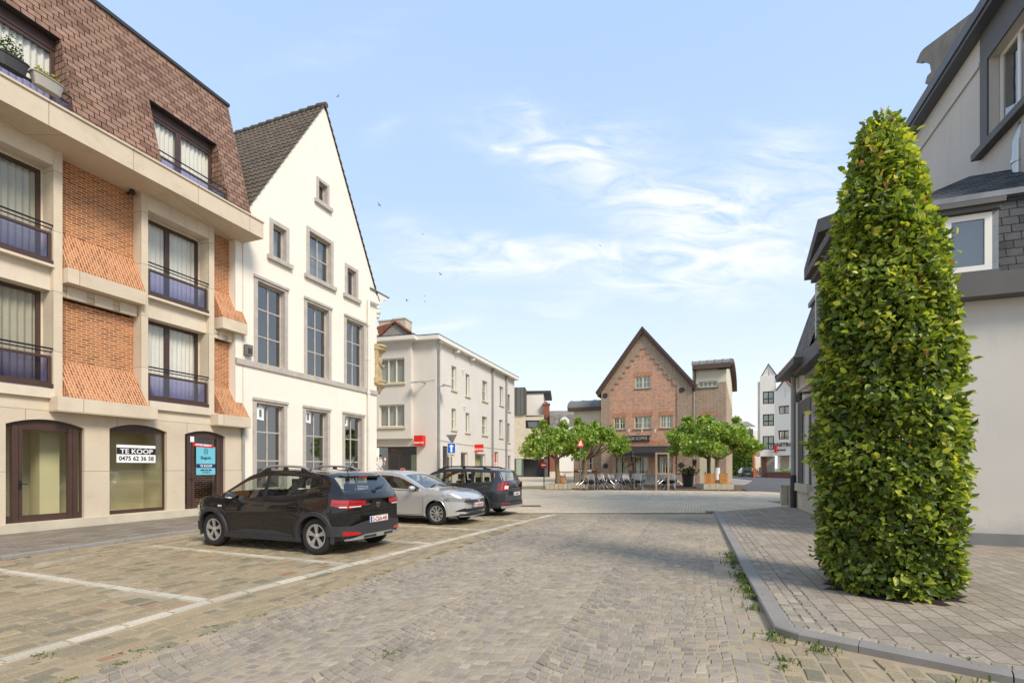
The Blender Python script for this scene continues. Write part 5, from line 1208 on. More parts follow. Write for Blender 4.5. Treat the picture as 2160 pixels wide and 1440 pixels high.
    for i in range(n + 1):
        t = i / n * math.pi; xx = W1 / 2 * (1 - math.cos(t)) * 1.02 - .3; zz = zt - .1 + (1.05) * math.sin(t) ** .9 - (.0 if i < n / 2 else (i - n / 2) / (n / 2) * .8)
        v += [(xx, -.45, zz), (xx, -.45, zz + .35), (xx, .6, zz + .35), (xx, .6, zz)]
    mb.add(v, [(4 * i + k, 4 * i + (k + 1) % 4, 4 * i + 4 + (k + 1) % 4, 4 * i + 4 + k) for i in range(n) for k in range(4)]); mb.build('curved_verge', 'brown_fascia', q, smooth=40)
    x, _ = CF.hit(1457, 900, ys - .1); MB(CF).tube([(xr + .12, ys - .12, .1), (xr + .12, ys - .12, ze - .3)], .07).build('downpipe', 'zinc', q); MB(CF).tube([(X(1459, ys) + .3, ys - .1, zt), (X(1459, ys) + .3, ys - .1, ze + .4)], .06).build('rainpipe', 'brown_fascia', q)
    x, z = CF.hit(1466, 975, ys - .2); l = empty('wall_lantern', CF.pt(x, ys, z), 'black wall lantern on the brick wing beside the cream door', 'lamp')
    MB(CF).lathe([(.02, -.3), (.1, -.22), (.16, .1), (.2, .14), (.04, .3), (0, .34)], (x, ys - .25, z), n=6).tube([(x, ys - .25, z + .3), (x, ys, z + .2)], .03).build('lantern', 'metal_black', l)
cafe()
# ---------------------------------------------------------------- far right
def far_right():
    W0 = Frame((1603 - CX) / FPX * 74, 74, R(-29))
    r = empty('white_apartments', W0.pt(1, 0, 0), 'white four storey apartment block with brown tiled gables far down the street', 'building')
    X, Z = W0.X, W0.Z
    xa, xb = X(1603), X(1634); zb, zt = Z(1618, 962), Z(1618, 792)
    hs = [rect(X(1609), X(1632.8), Z(1620, b), Z(1620, a)) for a, b in ((825, 851.5), (873, 898), (919, 947.5))]
    MB(W0).wall(rect(xa, xb, zb, zt), hs, 0, .3).build('front_wall', 'white_wall_far', r)
    for h in hs:
        wo = window(r, W0, h[0][0], h[1][0], h[0][1], h[2][1], .2, (.5,), (.4,), .14, .14, 'frame_black', 'glass'); MB(W0).quad((h[0][0], 1, h[0][1]), (h[1][0], 1, h[0][1]), (h[1][0], 1, h[2][1]), (h[0][0], 1, h[2][1])).build('room_back', 'curtain_green', wo)
    MB(W0).box(X(1597.8), xa - .01, .6, 3, Z(1600, 962), Z(1600, 804)).box(X(1593), xa - .01, .4, 3, zb, Z(1600, 935)).build('side_wing', 'white_wall_far', r)
    MB(W0).box(xa, xb, .01, 9, zt - .1, zt).box(xa, xb, 2.6, 2.8, 0, zb).box(xa, xb, .01, 9, zb, zb + .1).build('slab', 'white_wall_far', r)
    MB(W0).box(xa + .2, X(1616), 1.2, 2.5, .0, zb).build('brick_pier', 'brick_red_far', r)
    gx0, gx1, gm = X(1606.5), X(1637.5), X(1621); gz0, gz1 = Z(1620, 793), Z(1620, 768)
    MB(W0).wall([(gx0, gz0), (gx1, gz0), (gm, gz1)], [[(gx0 + .9, gz0 + .05), (gx1 - .9, gz0 + .05), (gm, gz1 - .75)]], .2, .2).build('gable', 'frame_white', r)
    MB(W0).add([(gx0 + .4, .5, gz0), (gx1 - .4, .5, gz0), (gm, .5, gz1 - .3)], [(0, 1, 2)]).build('gable_glass', 'glass_dark', r)
    MB(W0).quad((gx0 - .2, .0, gz0 - .1), (gm, .0, gz1 + .15), (gm, 7, gz1 + .15), (gx0 - .2, 7, gz0 - .1)).quad((gm, 0, gz1 + .15), (gx1 + .2, 0, gz0 - .1), (gx1 + .2, 7, gz0 - .1), (gm, 7, gz1 + .15)).build('dormer_roof', 'red_tile', r)
    p = W0.pt(xb, 0, 0); W1 = Frame(p[0], p[1], R(-46))
    X1, Z1 = W1.X, W1.Z; xe = X1(1690); zb1, zt1 = Z1(1650, 960), Z1(1640, 826)
    hs = [rect(X1(a), X1(b), Z1(1655, d), Z1(1655, c)) for a, b, c, d in ((1642, 1664.5, 855, 872.5), (1641, 1664, 907, 926))]
    ga, gb, gc = X1(1638), X1(1670), X1(1655.5); gz, gt = Z1(1640, 824), Z1(1655, 802)
    MB(W1).wall([(0, zb1), (xe, zb1), (xe, zt1 + 1), (gb, gz), (gc, gt), (ga, gz), (0, gz + 2.4)], hs + [[(ga + 1.2, gz - 1.2), (gb - .9, gz - 1.2), (gb - .9, gz), (gc, gt - .8), (ga + 1.2, gz)]], 0, .6).build('side_wall', 'white_wall_far', r)
    for h in hs + [rect(ga + 1.2, gb - .9, gz - 1.2, gt - .9)]:
        wo = window(r, W1, h[0][0], h[1][0], h[0][1], h[2][1], .5, (.5,), (), .14, .14, 'frame_brown', 'glass'); MB(W1).quad((h[0][0], 1.2, h[0][1]), (h[1][0], 1.2, h[0][1]), (h[1][0], 1.2, h[2][1]), (h[0][0], 1.2, h[2][1])).build('room_back', 'curtain_beige', wo)
    MB(W1).box(0, xe, 2.0, 2.2, 0, zb1).box(0, xe, .01, 6, zb1, zb1 + .1).build('recess_wall', 'cream_render', r)
    mb = MB(W1)
    for k in range(5): mb.box(k * 1.6 + .3, k * 1.6 + .6, .3, .6, 0, zb1)
    mb.build('column', 'white_wall_far', r)
    t = W1.hit(1660, 735, 4)[1]
    MB(W1).box(.2, xe + 9, 2.3, 11, 0, zt1 + 2.15).build('rear_block', 'white_wall_far', r)
    MB(W1).quad((-.5, 1, zt1 + 2.2), (xe + 9, 1, zt1 + 2.2), (xe + 9, 6.5, t + .6), (2.0, 6.5, t + .6)).quad((2.0, 6.5, t + .6), (xe + 9, 6.5, t + .6), (xe + 9, 12, zt1 + 2.2), (-.5, 12, zt1 + 2.2)).add([(-.5, 1, zt1 + 2.2), (2.0, 6.5, t + .6), (-.5, 12, zt1 + 2.2)], [(0, 1, 2)]).quad((ga - .2, -.2, gz), (gc, -.2, gt + .2), (gc, 4, gt + .2), (ga - .2, 4, gz)).quad((gc, -.2, gt + .2), (gb + .2, -.2, gz), (gb + .2, 4, gz), (gc, 4, gt + .2)).build('roof', 'red_tile', r)
    MB(W1).box(-.3, xe, .95, 1.3, zt1 + 1.6, zt1 + 2.2).build('eaves', 'frame_white', r)
    x, z = W1.hit(1636, 941, -.1); s = empty('shop_lettering', W1.pt(x, -.1, z), 'dark raised capital letters and small line of text on the white apartment block', 'sign')
    text(s, 'TANITRO', .78, W1, X1(1649), Z1(1653, 941), -.12, 'frame_brown', sx=1.0, bold=.03); text(s, 'apotheek', .3, W1, X1(1649), Z1(1652, 949.5), -.12, 'letter_dark', bold=.02)
    x, z = W1.hit(1635, 954, -.3); MB(W1).box(x - .1, x + .2, -.4, -.1, z, z + 1.1 * 1.0).build('red_panel', 'red', s)
    # distant grey houses, hedge, low white wall
    D0 = Frame((1560 - CX) / FPX * 98, 98, R(-4))
    r = empty('grey_roof_house', D0.pt(2, 0, 0), 'distant pale house with grey slate roof beyond the hedge', 'building')
    X, Z = D0.X, D0.Z
    MB(D0).box(X(1540), X(1583), 2, 10, 0, Z(1560, 898)).build('wall', 'white_wall_far', r); MB(D0).add([(X(1530), 1.5, Z(1560, 899)), (X(1603), 1.5, Z(1560, 899)), (X(1603), 6, Z(1560, 883)), (X(1530), 6, Z(1560, 883))], [(0, 1, 2, 3)]).build('roof', 'slate_old', r)
    MB(D0).prism([(X(1570), Z(1570, 900)), (X(1573), Z(1570, 900)), (X(1569), Z(1570, 881.5)), (X(1566), Z(1570, 881.5))], .8, 5.9).build('party_wall', 'cream_render', r)
    r2 = empty('flat_roof_house', D0.pt(X(1590), 0, 0), 'distant white house with dark flat dormer beyond the orange pole', 'building')
    MB(D0).box(X(1572), X(1606), .0, 8, 0, Z(1590, 927)).build('wall', 'white_wall_far', r2); MB(D0).box(X(1573), X(1590), .3, 8, Z(1580, 926.9), Z(1580, 904)).build('dormer', 'zinc_seam', r2); MB(D0).box(X(1590), X(1604), .5, 8, Z(1580, 926.9), Z(1580, 908)).build('upper_wall', 'white_wall_far', r2)
    MB(D0).box(X(1589), X(1610), -1, -.01, 0, Z(1590, 964)).build('base', 'limestone', r2)
    Hd = Frame((1540 - CX) / FPX * 88, 88, R(-3)); X, Z = Hd.X, Hd.Z
    h = empty('hedge', Hd.pt(X(1565), 0, 0), 'tall clipped green hedge behind the parked green car', 'hedge'); x0, x1, zt = X(1535), X(1588), Z(1560, 952)
    MB(Hd).box(x0, x1, 0, 2, 0, zt - .6).build('core', 'hedge_core', h)
    P = [Hd.pt(rnd.uniform(x0, x1), rnd.uniform(-.15, .2) if rnd.random() < .75 else rnd.uniform(0, 1), rnd.uniform(0, zt)) for _ in range(2600)] + [Hd.pt(rnd.uniform(x0, x1), rnd.uniform(-.3, 1), zt - rnd.uniform(0, 1.2)) for _ in range(1200)]
    leaf_cloud('leaves', P, .30, 'leaf_plane', h)
    # orange pole
    g = (1590.5 - CX) / FPX * 70; e = empty('orange_pole', (g, 70, 0), 'thin orange pole with orange box on top near the white apartments', 'pole')
    MB().tube([(g, 70, 0), (g, 70, 3.3)], .1).build('pole', 'orange', e); MB().box(g - .65, g + .5, 69.8, 70.3, 3.3, 4.7).build('box', 'orange', e)
    for k, px in enumerate((1604, 1613.5)):
        g = G(px, 1002.7); e = empty('bollard', (g[0], g[1], 0), 'grey metal bollard, %s of the pair before the white apartments' % ('left' if k == 0 else 'right'), 'bollard', 'bollards'); MB().lathe([(.22, 0), (.22, 1.35), (.26, 1.36), (.26, 1.5), (.1, 1.58), (0, 1.58)], (g[0], g[1], 0), n=10).build('post', 'metal_grey', e, smooth=40)
    for k, (pa, pb, y0, lab) in enumerate(((1579, 1606, 1001.5, 'low brick planter left of the bollards with ground plants'), (1617, 1672, 1006.5, 'long low brick planter before the white apartments'))):
        a, b = G(pa, y0), G(pb, y0 + k * 2); F = Frame(a[0], a[1], math.atan2(b[1] - a[1], b[0] - a[0])); L_ = math.dist(a, b); e = empty('brick_planter', (a[0], a[1], 0), lab, 'planter', 'low brick planters')
        MB(F).box(0, L_, 0, 3, .02, .75).build('wall', 'brick_red_far', e); MB(F).box(-.1, L_ + .1, -.1, 3.1, .753, .9).build('coping', 'bluestone', e)
        leaf_cloud('plant', [F.pt(L_ * rnd.choice((.35, .6, .75)) + rnd.gauss(0, .8), 1.2 + rnd.gauss(0, .5), 1.0 + abs(rnd.gauss(0, .15))) for _ in range(260)], .2, 'leaf_plane', e)
basic('hedge_core', (.03, .055, .012, 1), .95, .3); basic('orange', rgb(222, 84, 34), .5, .04)
far_right()
# ---------------------------------------------------------------- grey shop at the right corner
brickmat('slate_grey', rgb(104, 102, 98), rgb(138, 134, 128), rgb(52, 52, 52), bw=.30, rh=.22, ms=.010, var=.25, bs=.9, stain=(rgb(156, 150, 138), 1.1, 2.0))
brickmat('slate_dark', rgb(70, 70, 72), rgb(98, 98, 98), rgb(34, 34, 36), bw=.26, rh=.17, ms=.009, c3=rgb(84, 84, 86), var=.3, bs=1.0, stain=(rgb(112, 110, 104), 1.5, 1.5))
basic('shop_render', rgb(198, 190, 180), .9, .04, .8, .2, 80, stain=.05, streak=.1)
basic('dark_trim', rgb(82, 79, 75), .6, .08, 2, .1, 60)
basic('stone_pediment', rgb(92, 88, 84), .85, .15, 3, .3, 50)
SF_ = Frame(SC_[0], SC_[1], math.atan2(SU[1], SU[0]))
def shop():
    X, Z = SF_.X, SF_.Z
    r = empty('corner_shop', SF_.pt(2, 0, 0), 'grey rendered corner shop with slate mansard and dark classical pediment', 'building')
    xp = X(1719); xn = 10.45
    wx0, wx1 = X(1694), X(1708); zt, zb = Z(1700, 872), Z(1700, 1020); zw = Z(1719, 600)
    ox0, ox1 = X(1685), X(1711.5); oz1, oz0 = Z(1685, 850), Z(1685, 1027)
    zg1 = Z(1645, 790, -.6); zg0 = Z(1645, 802, -.6)
    xmid = X(1762, -.45) - .35
    MB(SF_).wall([(0, 0), (xmid, 0), (xmid, zw), (xp, zw), (xp, zg1), (0, zg1)], [rect(wx0, wx1, zb, zt)], 0, .3).build('street_wall', 'shop_render', r)
    s = MB(SF_).box(ox0, wx0, -.03, -.001, oz0, oz1).box(wx1, ox1, -.03, -.001, oz0, oz1).box(wx0, wx1, -.03, -.001, zt, oz1).build('window_surround', 'dark_trim', r)
    MB(SF_).box(ox0 - .1, ox1 + .05, -.14, .2, oz0 - .12, zb - .003).build('sill', 'limestone_grey', s)
    wo = window(r, SF_, wx0, wx1, zb, zt, .22, (), (), .08, .05, 'frame_white', 'glass'); MB(SF_).quad((wx0, .5, zb), (wx1, .5, zb), (wx1, .5, zt), (wx0, .5, zt)).build('net_curtain', 'curtain_beige', wo)
    MB(SF_).box(0.0, xmid, -.05, -.001, 0, .75).build('plinth', 'limestone_grey', r)
    MB(SF_).box(.1, xp, -.08, -.001, Z(1690, 824), Z(1690, 818)).build('moulding', 'shop_render', r)
    # gutter box, mansard
    xg = X(1691, -.6)
    MB(SF_).box(-.25, xp + .02, -.6, .1, zg0 + .1, zg1 + .08).build('gutter_box', 'dark_trim', r)
    zm = Z(1686, 683, .5); x0 = .0
    MB(SF_).quad((x0, -.25, zg1 + .09), (xp, -.25, zg1 + .09), (xp, .5, zm), (x0 + .35, .5, zm)).quad((x0, -.25, zg1 + .09), (x0 + .35, .5, zm), (x0 + .35, 5, zm), (x0, 5, zg1 + .09)).build('mansard', 'slate_grey', r)
    MB(SF_).box(x0 + .25, xp, .4, .6, zm, zm + .16).box(x0 + .3, xp, .6, 5, zm - .1, zm + .02).build('ridge_cap', 'lead', r)
    MB(SF_).box(0.0, .01, .0, 5, 0, zg1).box(0, xmid, 4.9, 5, 0, zw).box(xp, xp + .01, .01, 5, zg1, zw).box(xmid - .01, xmid, .01, 5, 0, zw).build('end_wall', 'shop_render', r)
    # pediment
    y = -.45; xb0 = X(1696, y); xb1 = X(1762, y); xa = (xb0 + xb1) / 2; z0, z1 = Z(1696, 592, y), Z(1721, 478, y)
    if True:
        e = MB(SF_)
        e.box(xb0, xb1, y, 3.5, z0, z0 + .22).box(xb0 + .15, xb1 - .15, y + .15, 3.4, z0 - .16, z0 - .002).build('pediment_cornice', 'stone_pediment', r)
        t = .26
        MB(SF_).prism([(xb0, z0 + .223), (xb0 + .5, z0 + .223), (xa, z1 - t), (xa, z1 + .1), (xb0, z0 + .35)], y, 3.5).prism([(xa + .001, z1 - t), (xb1 - .5, z0 + .223), (xb1, z0 + .223), (xb1, z0 + .35), (xa + .001, z1 + .1)], y, 3.5).build('raking_cornice', 'stone_pediment', r)
        MB(SF_).add([(xb0 + .3, y + .35, z0 + .2), (xb1 - .3, y + .35, z0 + .2), (xa, y + .35, z1 - .1)], [(0, 1, 2)]).build('tympanum', 'dark_trim', r)
    MB(SF_).box(X(1724), X(1724) + 1.6, -.03, -.002, Z(1728, 720), Z(1728, 620)).build('upper_panel', 'dark_trim', r)
    xd = X(1672, -.18); MB(SF_).tube([(xd, -.16, 1.25), (xd, -.16, zg0 + .1)], .085).build('downpipe', 'zinc', r, smooth=40); MB(SF_).tube([(xd, -.16, .05), (xd, -.16, 1.26)], .1).build('pipe_shoe', 'charcoal', r, smooth=40)
    x, z = SF_.hit(1684, 838, -.6)
    for k in range(2):
        xx = x + .35 * k; l = empty('spot_lamp', SF_.pt(xx, -.6, z), 'black spot lamp on an arm, %s of the pair on the corner shop' % ('far one' if k == 0 else 'near one'), 'lamp', 'spot lamps on the shop wall')
        MB(SF_).tube([(xx, -.62, z - .14), (xx, -.62, z + .1)], .06).build('head', 'metal_black', l); MB(SF_).tube([(xx, -.62, z + .1), (xx, .0, z + .14)], .018).build('arm', 'metal_black', l)
shop()
g = G(1658, 1069)
CB = Frame(g[0], g[1] + .1, math.atan2(SU[1], SU[0]) + R(180))
e = empty('utility_cabinet', (g[0], g[1], 0), 'low pale concrete utility cabinet beside the downpipe of the corner shop', 'cabinet')
F_ = Frame(g[0] - .02, g[1], R(-22)); MB(F_).box(-.15, .28, -.02, .3, .06, .80).build('body', 'concrete_pale', e); MB(F_).box(-.17, .30, -.04, .32, .803, .86).build('lid', 'concrete_pale', e); MB(F_).box(.06, .07, -.03, -.021, .1, .78).build('seam', 'charcoal', e)
# ---------------------------------------------------------------- grey building behind the hornbeam
basic('side_render', rgb(196, 190, 180), .9, .05, .6, .3, 80, stain=.05, streak=.16, splash=.6)
basic('side_render_top', rgb(190, 184, 174), .9, .05, .6, .3, 80, stain=.06, streak=.18)
WF = Frame(CR[0], CR[1], math.atan2(-.3532, .9356))
TF = Frame(13.05, 15.65, math.atan2(-.9356, -.3532))
def right_building():
    X, Z = WF.X, WF.Z
    r = empty('grey_townhouse', WF.pt(2, 1, 0), 'tall grey rendered townhouse with slate annexe and dark window trims at the right', 'building')
    zf0, zf1 = Z(2100, 622, -.3), Z(2100, 583, -.3); zf1 = zf0 + .42
    MB(WF).quad((0, 0, 0), (9, 0, 0), (9, 0, zf0 + .1), (0, 0, zf0 + .1)).quad((0, 0, 0), (0, 7.5, 0), (0, 7.5, zf0 + .1), (0, 0, zf0 + .1)).build('lower_wall', 'side_render', r)
    MB(WF).box(-.0, 9, -.03, -.001, 0, .28).build('plinth', 'bluestone', r)
    MB(WF).box(-.35, 9, -.35, 1, zf0, zf1).box(-.35, .3, 1.001, 7.5, zf0, zf1).build('fascia', 'dark_trim', r)
    zm = Z(2090, 418, .3)
    w = [X(1989, .0), X(2089, .0), Z(2089, 571, 0), Z(2089, 449, 0)]
    def my(z): return .0 + .35 * (z - zf1) / (zm - zf1)
    mb = MB(WF)
    def mq(a, b, z0, z1): mb.quad((a, my(z0), z0), (b, my(z0), z0), (b, my(z1), z1), (a, my(z1), z1))
    mq(-.1, w[0] - .1, zf1, zm); mq(w[1] + .1, 9, zf1, zm); mq(w[0] - .1, w[1] + .1, w[3] + .1, zm)
    mb.quad((-.1, 0, zf1), (.25, .35, zm), (.25, 7, zm), (-.1, 7, zf1)); mb.build('mansard', 'slate_dark', r)
    wo = window(r, WF, w[0], w[1], w[2], w[3], -.06, (), (), .11, .05, 'frame_white', 'glass_refl', name='dormer_window'); MB(WF).quad((w[0], .3, w[2]), (w[1], .3, w[2]), (w[1], .3, w[3]), (w[0], .3, w[3])).build('blind', 'curtain_green', wo)
    MB(WF).box(w[0] - .1, w[0] - .003, -.05, .3, zf1 + .0, w[3] + .1).box(w[1] + .003, w[1] + .1, -.05, .3, zf1, w[3] + .1).build('jamb', 'lead', wo)
    MB(WF).box(w[0] - .25, w[1] + .14, -.22, .3, w[3] + .105, w[3] + .2).box(w[0] - .2, w[1] + .1, -.15, .3, w[3] + .02, w[3] + .103).build('head', 'dark_trim', wo); MB(WF).box(w[0] - .1, w[1] + .1, -.1, .2, zf1 + .002, w[2] - .003).build('sill', 'dark_trim', wo)
    MB(WF).box(-.0, 9, .2, .5, zm - .02, zm + .09).build('lead_cap', 'lead', r)
    a = X(2045, 2.3); zr = Z(2045, 372, 2.3)
    MB(WF).add([(.25, .35, zm + .1), (9, .35, zm + .1), (9, 2.3, zr), (a, 2.3, zr), (.25, 4, zm + .1)], [(0, 1, 2, 3), (0, 3, 4)]).build('annexe_roof', 'slate_dark', r)
    # tall part
    X, Z = TF.X, TF.Z
    ze = 12.25; x0, x1 = -3.0, 7.4
    wx0, wx1, wz0, wz1 = X(2086), X(2168), Z(2086, 292), Z(2086, 124); sx0 = X(2071); 
    MB(TF).wall(rect(x0, x1, 0, ze), [rect(wx0, wx1, wz0, wz1)], 0, .28).build('upper_wall', 'side_render_top', r)
    s = MB(TF).box(sx0, wx0, -.04, -.001, wz0 - .15, ze).box(wx0, wx1 + .6, -.04, -.001, wz1, ze).box(wx1, wx1 + .6, -.04, -.001, wz0 - .15, wz1).build('window_surround', 'dark_trim', r)
    MB(TF).box(sx0 - .05, wx1 + .6, -.2, .2, wz0 - .32, wz0 - .152).build('sill', 'dark_trim', s)
    wo = window(r, TF, wx0 + .02, wx1, wz0, wz1, .2, (.5,), (), .09, .10, 'frame_white', 'glass_refl'); MB(TF).quad((wx0, .8, wz0), (wx1, .8, wz0), (wx1, .8, wz1), (wx0, .8, wz1)).build('room_back', 'interior_dark', wo)
    MB(TF).box(x0, x1, -.30, .3, ze, ze + .34).box(x0, x1, -.35, -.301, ze + .10, ze + .37).build('eaves', 'dark_trim_slate', r)
    MB(TF).box(x0, X(2071) - .02, -.05, -.001, ze - .72, ze - .62).build('moulding', 'side_render_top', r)
    MB(TF).quad((x0, -.3, ze + .38), (x1, -.3, ze + .38), (x1, 6, ze + 3.0), (x0, 6, ze + 3.0)).quad((x1, 0, 0), (x1, 9, 0), (x1, 9, ze), (x1, 0, ze)).quad((x0, 0, 0), (x0, 9, 0), (x0, 9, ze), (x0, 0, ze)).quad((x0, 9, 0), (x1, 9, 0), (x1, 9, ze), (x0, 9, ze)).build('roof', 'slate_dark', r)
    # stepped stone chimney gable
    P = [TF.hit(a, b, .35) for a, b in ((1960, 240), (1960, 180), (1951, 177), (1956, 160), (1964, 152), (1961, 136), (1946, 130), (1944, 135), (1932, 133), (1941, 112), (1948, 103), (2071, 11), (2092, 14), (2092, 120))]
    MB(TF).prism([(a, b) for a, b in P], .35, 1.25).build('chimney', 'stone_grey', r)
    # flue pipe
    a, b = WF.hit(2145, 385, 2.0), WF.hit(2146, 300, 2.0); c = WF.hit(2163, 235, 2.0)
    MB(WF).tube([(a[0], 2.0, a[1] - .3), (b[0], 2.0, b[1]), (c[0], 1.9, c[1]), (c[0] + .5, 1.9, c[1] + .9)], .085, 14).tube([(a[0], 2, (a[1] + b[1]) / 2), (a[0], 2, (a[1] + b[1]) / 2 + .08)], .1, 14).build('flue', 'alu', r, smooth=50)
    MB(WF).tube([(a[0], 2.0, a[1] - .35), (a[0], 2.0, a[1] + .08)], .15, 14, r2=.1).build('flue_collar', 'charcoal', r)
basic('dark_trim_slate', rgb(84, 86, 90), .55, .1, 2); basic('stone_grey', rgb(128, 120, 110), .9, .22, 2, .4, 40, stain=.3)
right_building()
# ---------------------------------------------------------------- hornbeam column
def hornbeam():
    cx, cy = 4.64, 5.95
    r = empty('hornbeam', (cx, cy, .05), 'tall column-shaped hornbeam clipped to the ground on the right pavement', 'tree')
    MB().tube([(cx, cy, .0), (cx + .02, cy, 1.5), (cx - .03, cy + .02, 3.5), (cx + .02, cy, 5.4)], .12, 10, r2=.02).build('trunk', 'bark', r, smooth=60)
    prof = [(.02, .58), (.22, .69), (.7, .74), (1.46, .765), (2.6, .73), (3.8, .63), (4.67, .45), (5.2, .33), (5.5, .25), (5.75, .15), (5.9, .05)]
    zs = np.array([p[0] for p in prof]); rr = np.array([p[1] for p in prof])
    N1 = 37000; area = np.interp(np.linspace(0, 5.75, 400), zs, rr); cdf = np.cumsum(area); cdf /= cdf[-1]
    z = np.interp(rs.rand(N1), cdf, np.linspace(0, 5.75, 400)); ph = rs.rand(N1) * 2 * np.pi
    # clumps push the surface in and out
    def lump(ph, z, k, sd):
        q = np.random.RandomState(sd); v = 0
        for _ in range(k): v = v + np.sin(q.uniform(2, 9) * z + q.randint(1, 9) * ph + q.uniform(0, 6.28)) / k ** .5
        return v
    lp = lump(ph, z, 9, 3); R0 = .90 * np.interp(z, zs, rr) * (1 + .085 * lp + .03 * lump(ph, z * 2.2, 7, 8) + .02 * lump(ph * 3, z * 5, 7, 18)); depth = np.abs(rs.normal(0, .09, N1)) + (rs.rand(N1) < .25) * rs.rand(N1) * .18
    R_ = R0 - depth + .03; out = rs.rand(N1) < .03; R_[out] += rs.uniform(.02, .11, out.sum())
    lean = -.05 * z
    C = np.stack([cx + R_ * np.cos(ph) + lean * .4, cy + R_ * np.sin(ph), z + .06], 1)
    rad = np.stack([np.cos(ph), np.sin(ph), np.zeros(N1)], 1)
    D = rad * .55 + rs.normal(size=(N1, 3)) * .55; D[:, 2] += -.12; D[out] += rad[out]; D[out, 2] += .5; D /= np.linalg.norm(D, axis=1)[:, None]
    Nn = rad * .75 + rs.normal(size=(N1, 3)) * .42; Nn[:, 2] += .55; Nn -= D * (Nn * D).sum(1)[:, None]; Nn /= np.linalg.norm(Nn, axis=1)[:, None]
    L = rs.uniform(.05, .115, N1); T = np.clip(rs.beta(1.4, 2.3, N1) * .95 + .10 * lump(ph, z, 6, 11) + .04 * (z - 3) + 1.1 * (R_ - R0 + .05) + .07, 0, .96); T[rs.rand(N1) < .012] = 1.0  # random leaf colours plus painted sun highlights (outer, upper) and dark inner gaps
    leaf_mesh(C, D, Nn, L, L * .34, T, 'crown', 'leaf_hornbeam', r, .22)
    mb = MB()
    for _ in range(170):
        zz = rnd.uniform(.1, 5.3); a = rnd.uniform(0, 6.28); R1 = float(np.interp(zz, zs, rr)) * rnd.uniform(.85, 1.06)
        mb.tube([(cx, cy, max(.15, zz - .5)), (cx + R1 * .55 * math.cos(a), cy + R1 * .55 * math.sin(a), zz - .12), (cx + R1 * math.cos(a + .1), cy + R1 * math.sin(a + .1), zz + .1)], .012, 5, r2=.003)
    mb.build('branches', 'twig', r)
    mb = MB(); n = 40; v = [(cx + (.66 + .12 * math.sin(i * 2.3) + .05 * math.sin(i * 5.1)) * math.cos(6.283 * i / n), cy + (.66 + .1 * math.sin(i * 1.7)) * math.sin(6.283 * i / n), .053) for i in range(n)]
    mb.add(v + [(cx, cy, .12)], [(i, (i + 1) % n, n) for i in range(n)]); struct('soil_bed', mb, 'soil')
    # stray side shoot low on the left
hornbeam()
# ---------------------------------------------------------------- plane trees by the cafe
def plane_tree(px, Y, w, z0, z1, label, trunk_top=2.3, tr=.17, lean=0.0, wrap=False, seed=1, zb=.4, off=0.0):
    q = random.Random(seed); x = (px - CX) / FPX * Y
    r = empty('plane_tree', (x, Y, zb), label, 'tree', 'umbrella shaped trees on the terrace')
    t = MB().tube([(x, Y, zb - .2), (x + .02, Y, zb + .5), (x + lean * .5, Y, 1.5), (x + lean, Y, trunk_top)], [tr * 1.25, tr, tr * .9, tr * 1.05], 10); bm = t
    ends = []; tx = lean
    for k in range(9):
        a = 6.283 * k / 9 + q.uniform(-.2, .2); rr = w / 2 * q.uniform(.55, .85); ex, ey, ez = x + lean + off + rr * math.cos(a), Y + rr * math.sin(a) * .85, z0 + (z1 - z0) * q.uniform(.45, .75)
        bm.tube([(x + lean, Y, trunk_top - .15), (x + lean + (ex - x) * .45, Y + (ey - Y) * .45, trunk_top + .35), (ex, ey, ez)], tr * .4, 6, r2=.02); ends.append((ex, ey, ez))
    bm.build('trunk', 'bark', r, smooth=60)
    if wrap: MB().tube([(x + .01, Y, zb + .28), (x + .02, Y, zb + 1.12)], tr * 1.28, 12).build('trunk_wrap', 'white', r, smooth=50)
    P = []; n = 7000 * w / 4; hz = z1 - z0
    centres = [(x + lean + off + rr * math.cos(a) * w / 2, Y + rr * math.sin(a) * w / 2 * .85, zz) for rr, a, zz in [(q.uniform(.1, .85) ** .7, q.uniform(0, 6.283), 0) for _ in range(46)]]
    cl = []
    for (cx_, cy_, _) in centres:
        d = min(1, math.hypot(cx_ - x - lean - off, cy_ - Y) / (w / 2)); cl.append((cx_, cy_, z1 - .3 - hz * (.04 + .50 * d ** 2.6) * q.uniform(.8, 1.15) - hz * .34 * q.random(), q.uniform(.38, .72)))
    for _ in range(5): a = q.uniform(0, 6.28); cl.append((x + off + math.cos(a) * w * .2, Y + math.sin(a) * w * .2, z1 + q.uniform(-.1, .15), .22))
    for i in range(int(n)):
        c = q.choice(cl); v = Vector((q.gauss(0, 1), q.gauss(0, 1), q.gauss(0, 1))).normalized() * c[3] * q.uniform(.55, 1.08); P.append((c[0] + v.x, c[1] + v.y, max(z0 - .1, c[2] + v.z * .75)))
    leaf_cloud('crown', P, .19, 'leaf_plane', r, star=True, down=.7)
plane_tree(1176, 33.6, 4.3, 1.9, 4.5, 'umbrella-shaped plane tree over the block planter, leftmost of the four', 2.2, .17, -.05, seed=2, off=-.3)
plane_tree(1232, 35.4, 5.4, 1.9, 4.85, 'umbrella-shaped plane tree behind the warning sign, second from the left', 2.25, .22, .1, seed=3, off=.5)
plane_tree(1495, 36.5, 4.6, 2.0, 5.2, 'umbrella-shaped plane tree with bare trunk before the cream door', 2.3, .15, .0, seed=4, zb=.1, off=-.95)
plane_tree(1512, 33.5, 5.6, 1.9, 4.75, 'umbrella-shaped plane tree with white wrapped trunk behind the orange bench', 2.2, .15, .05, True, seed=5, off=.1)
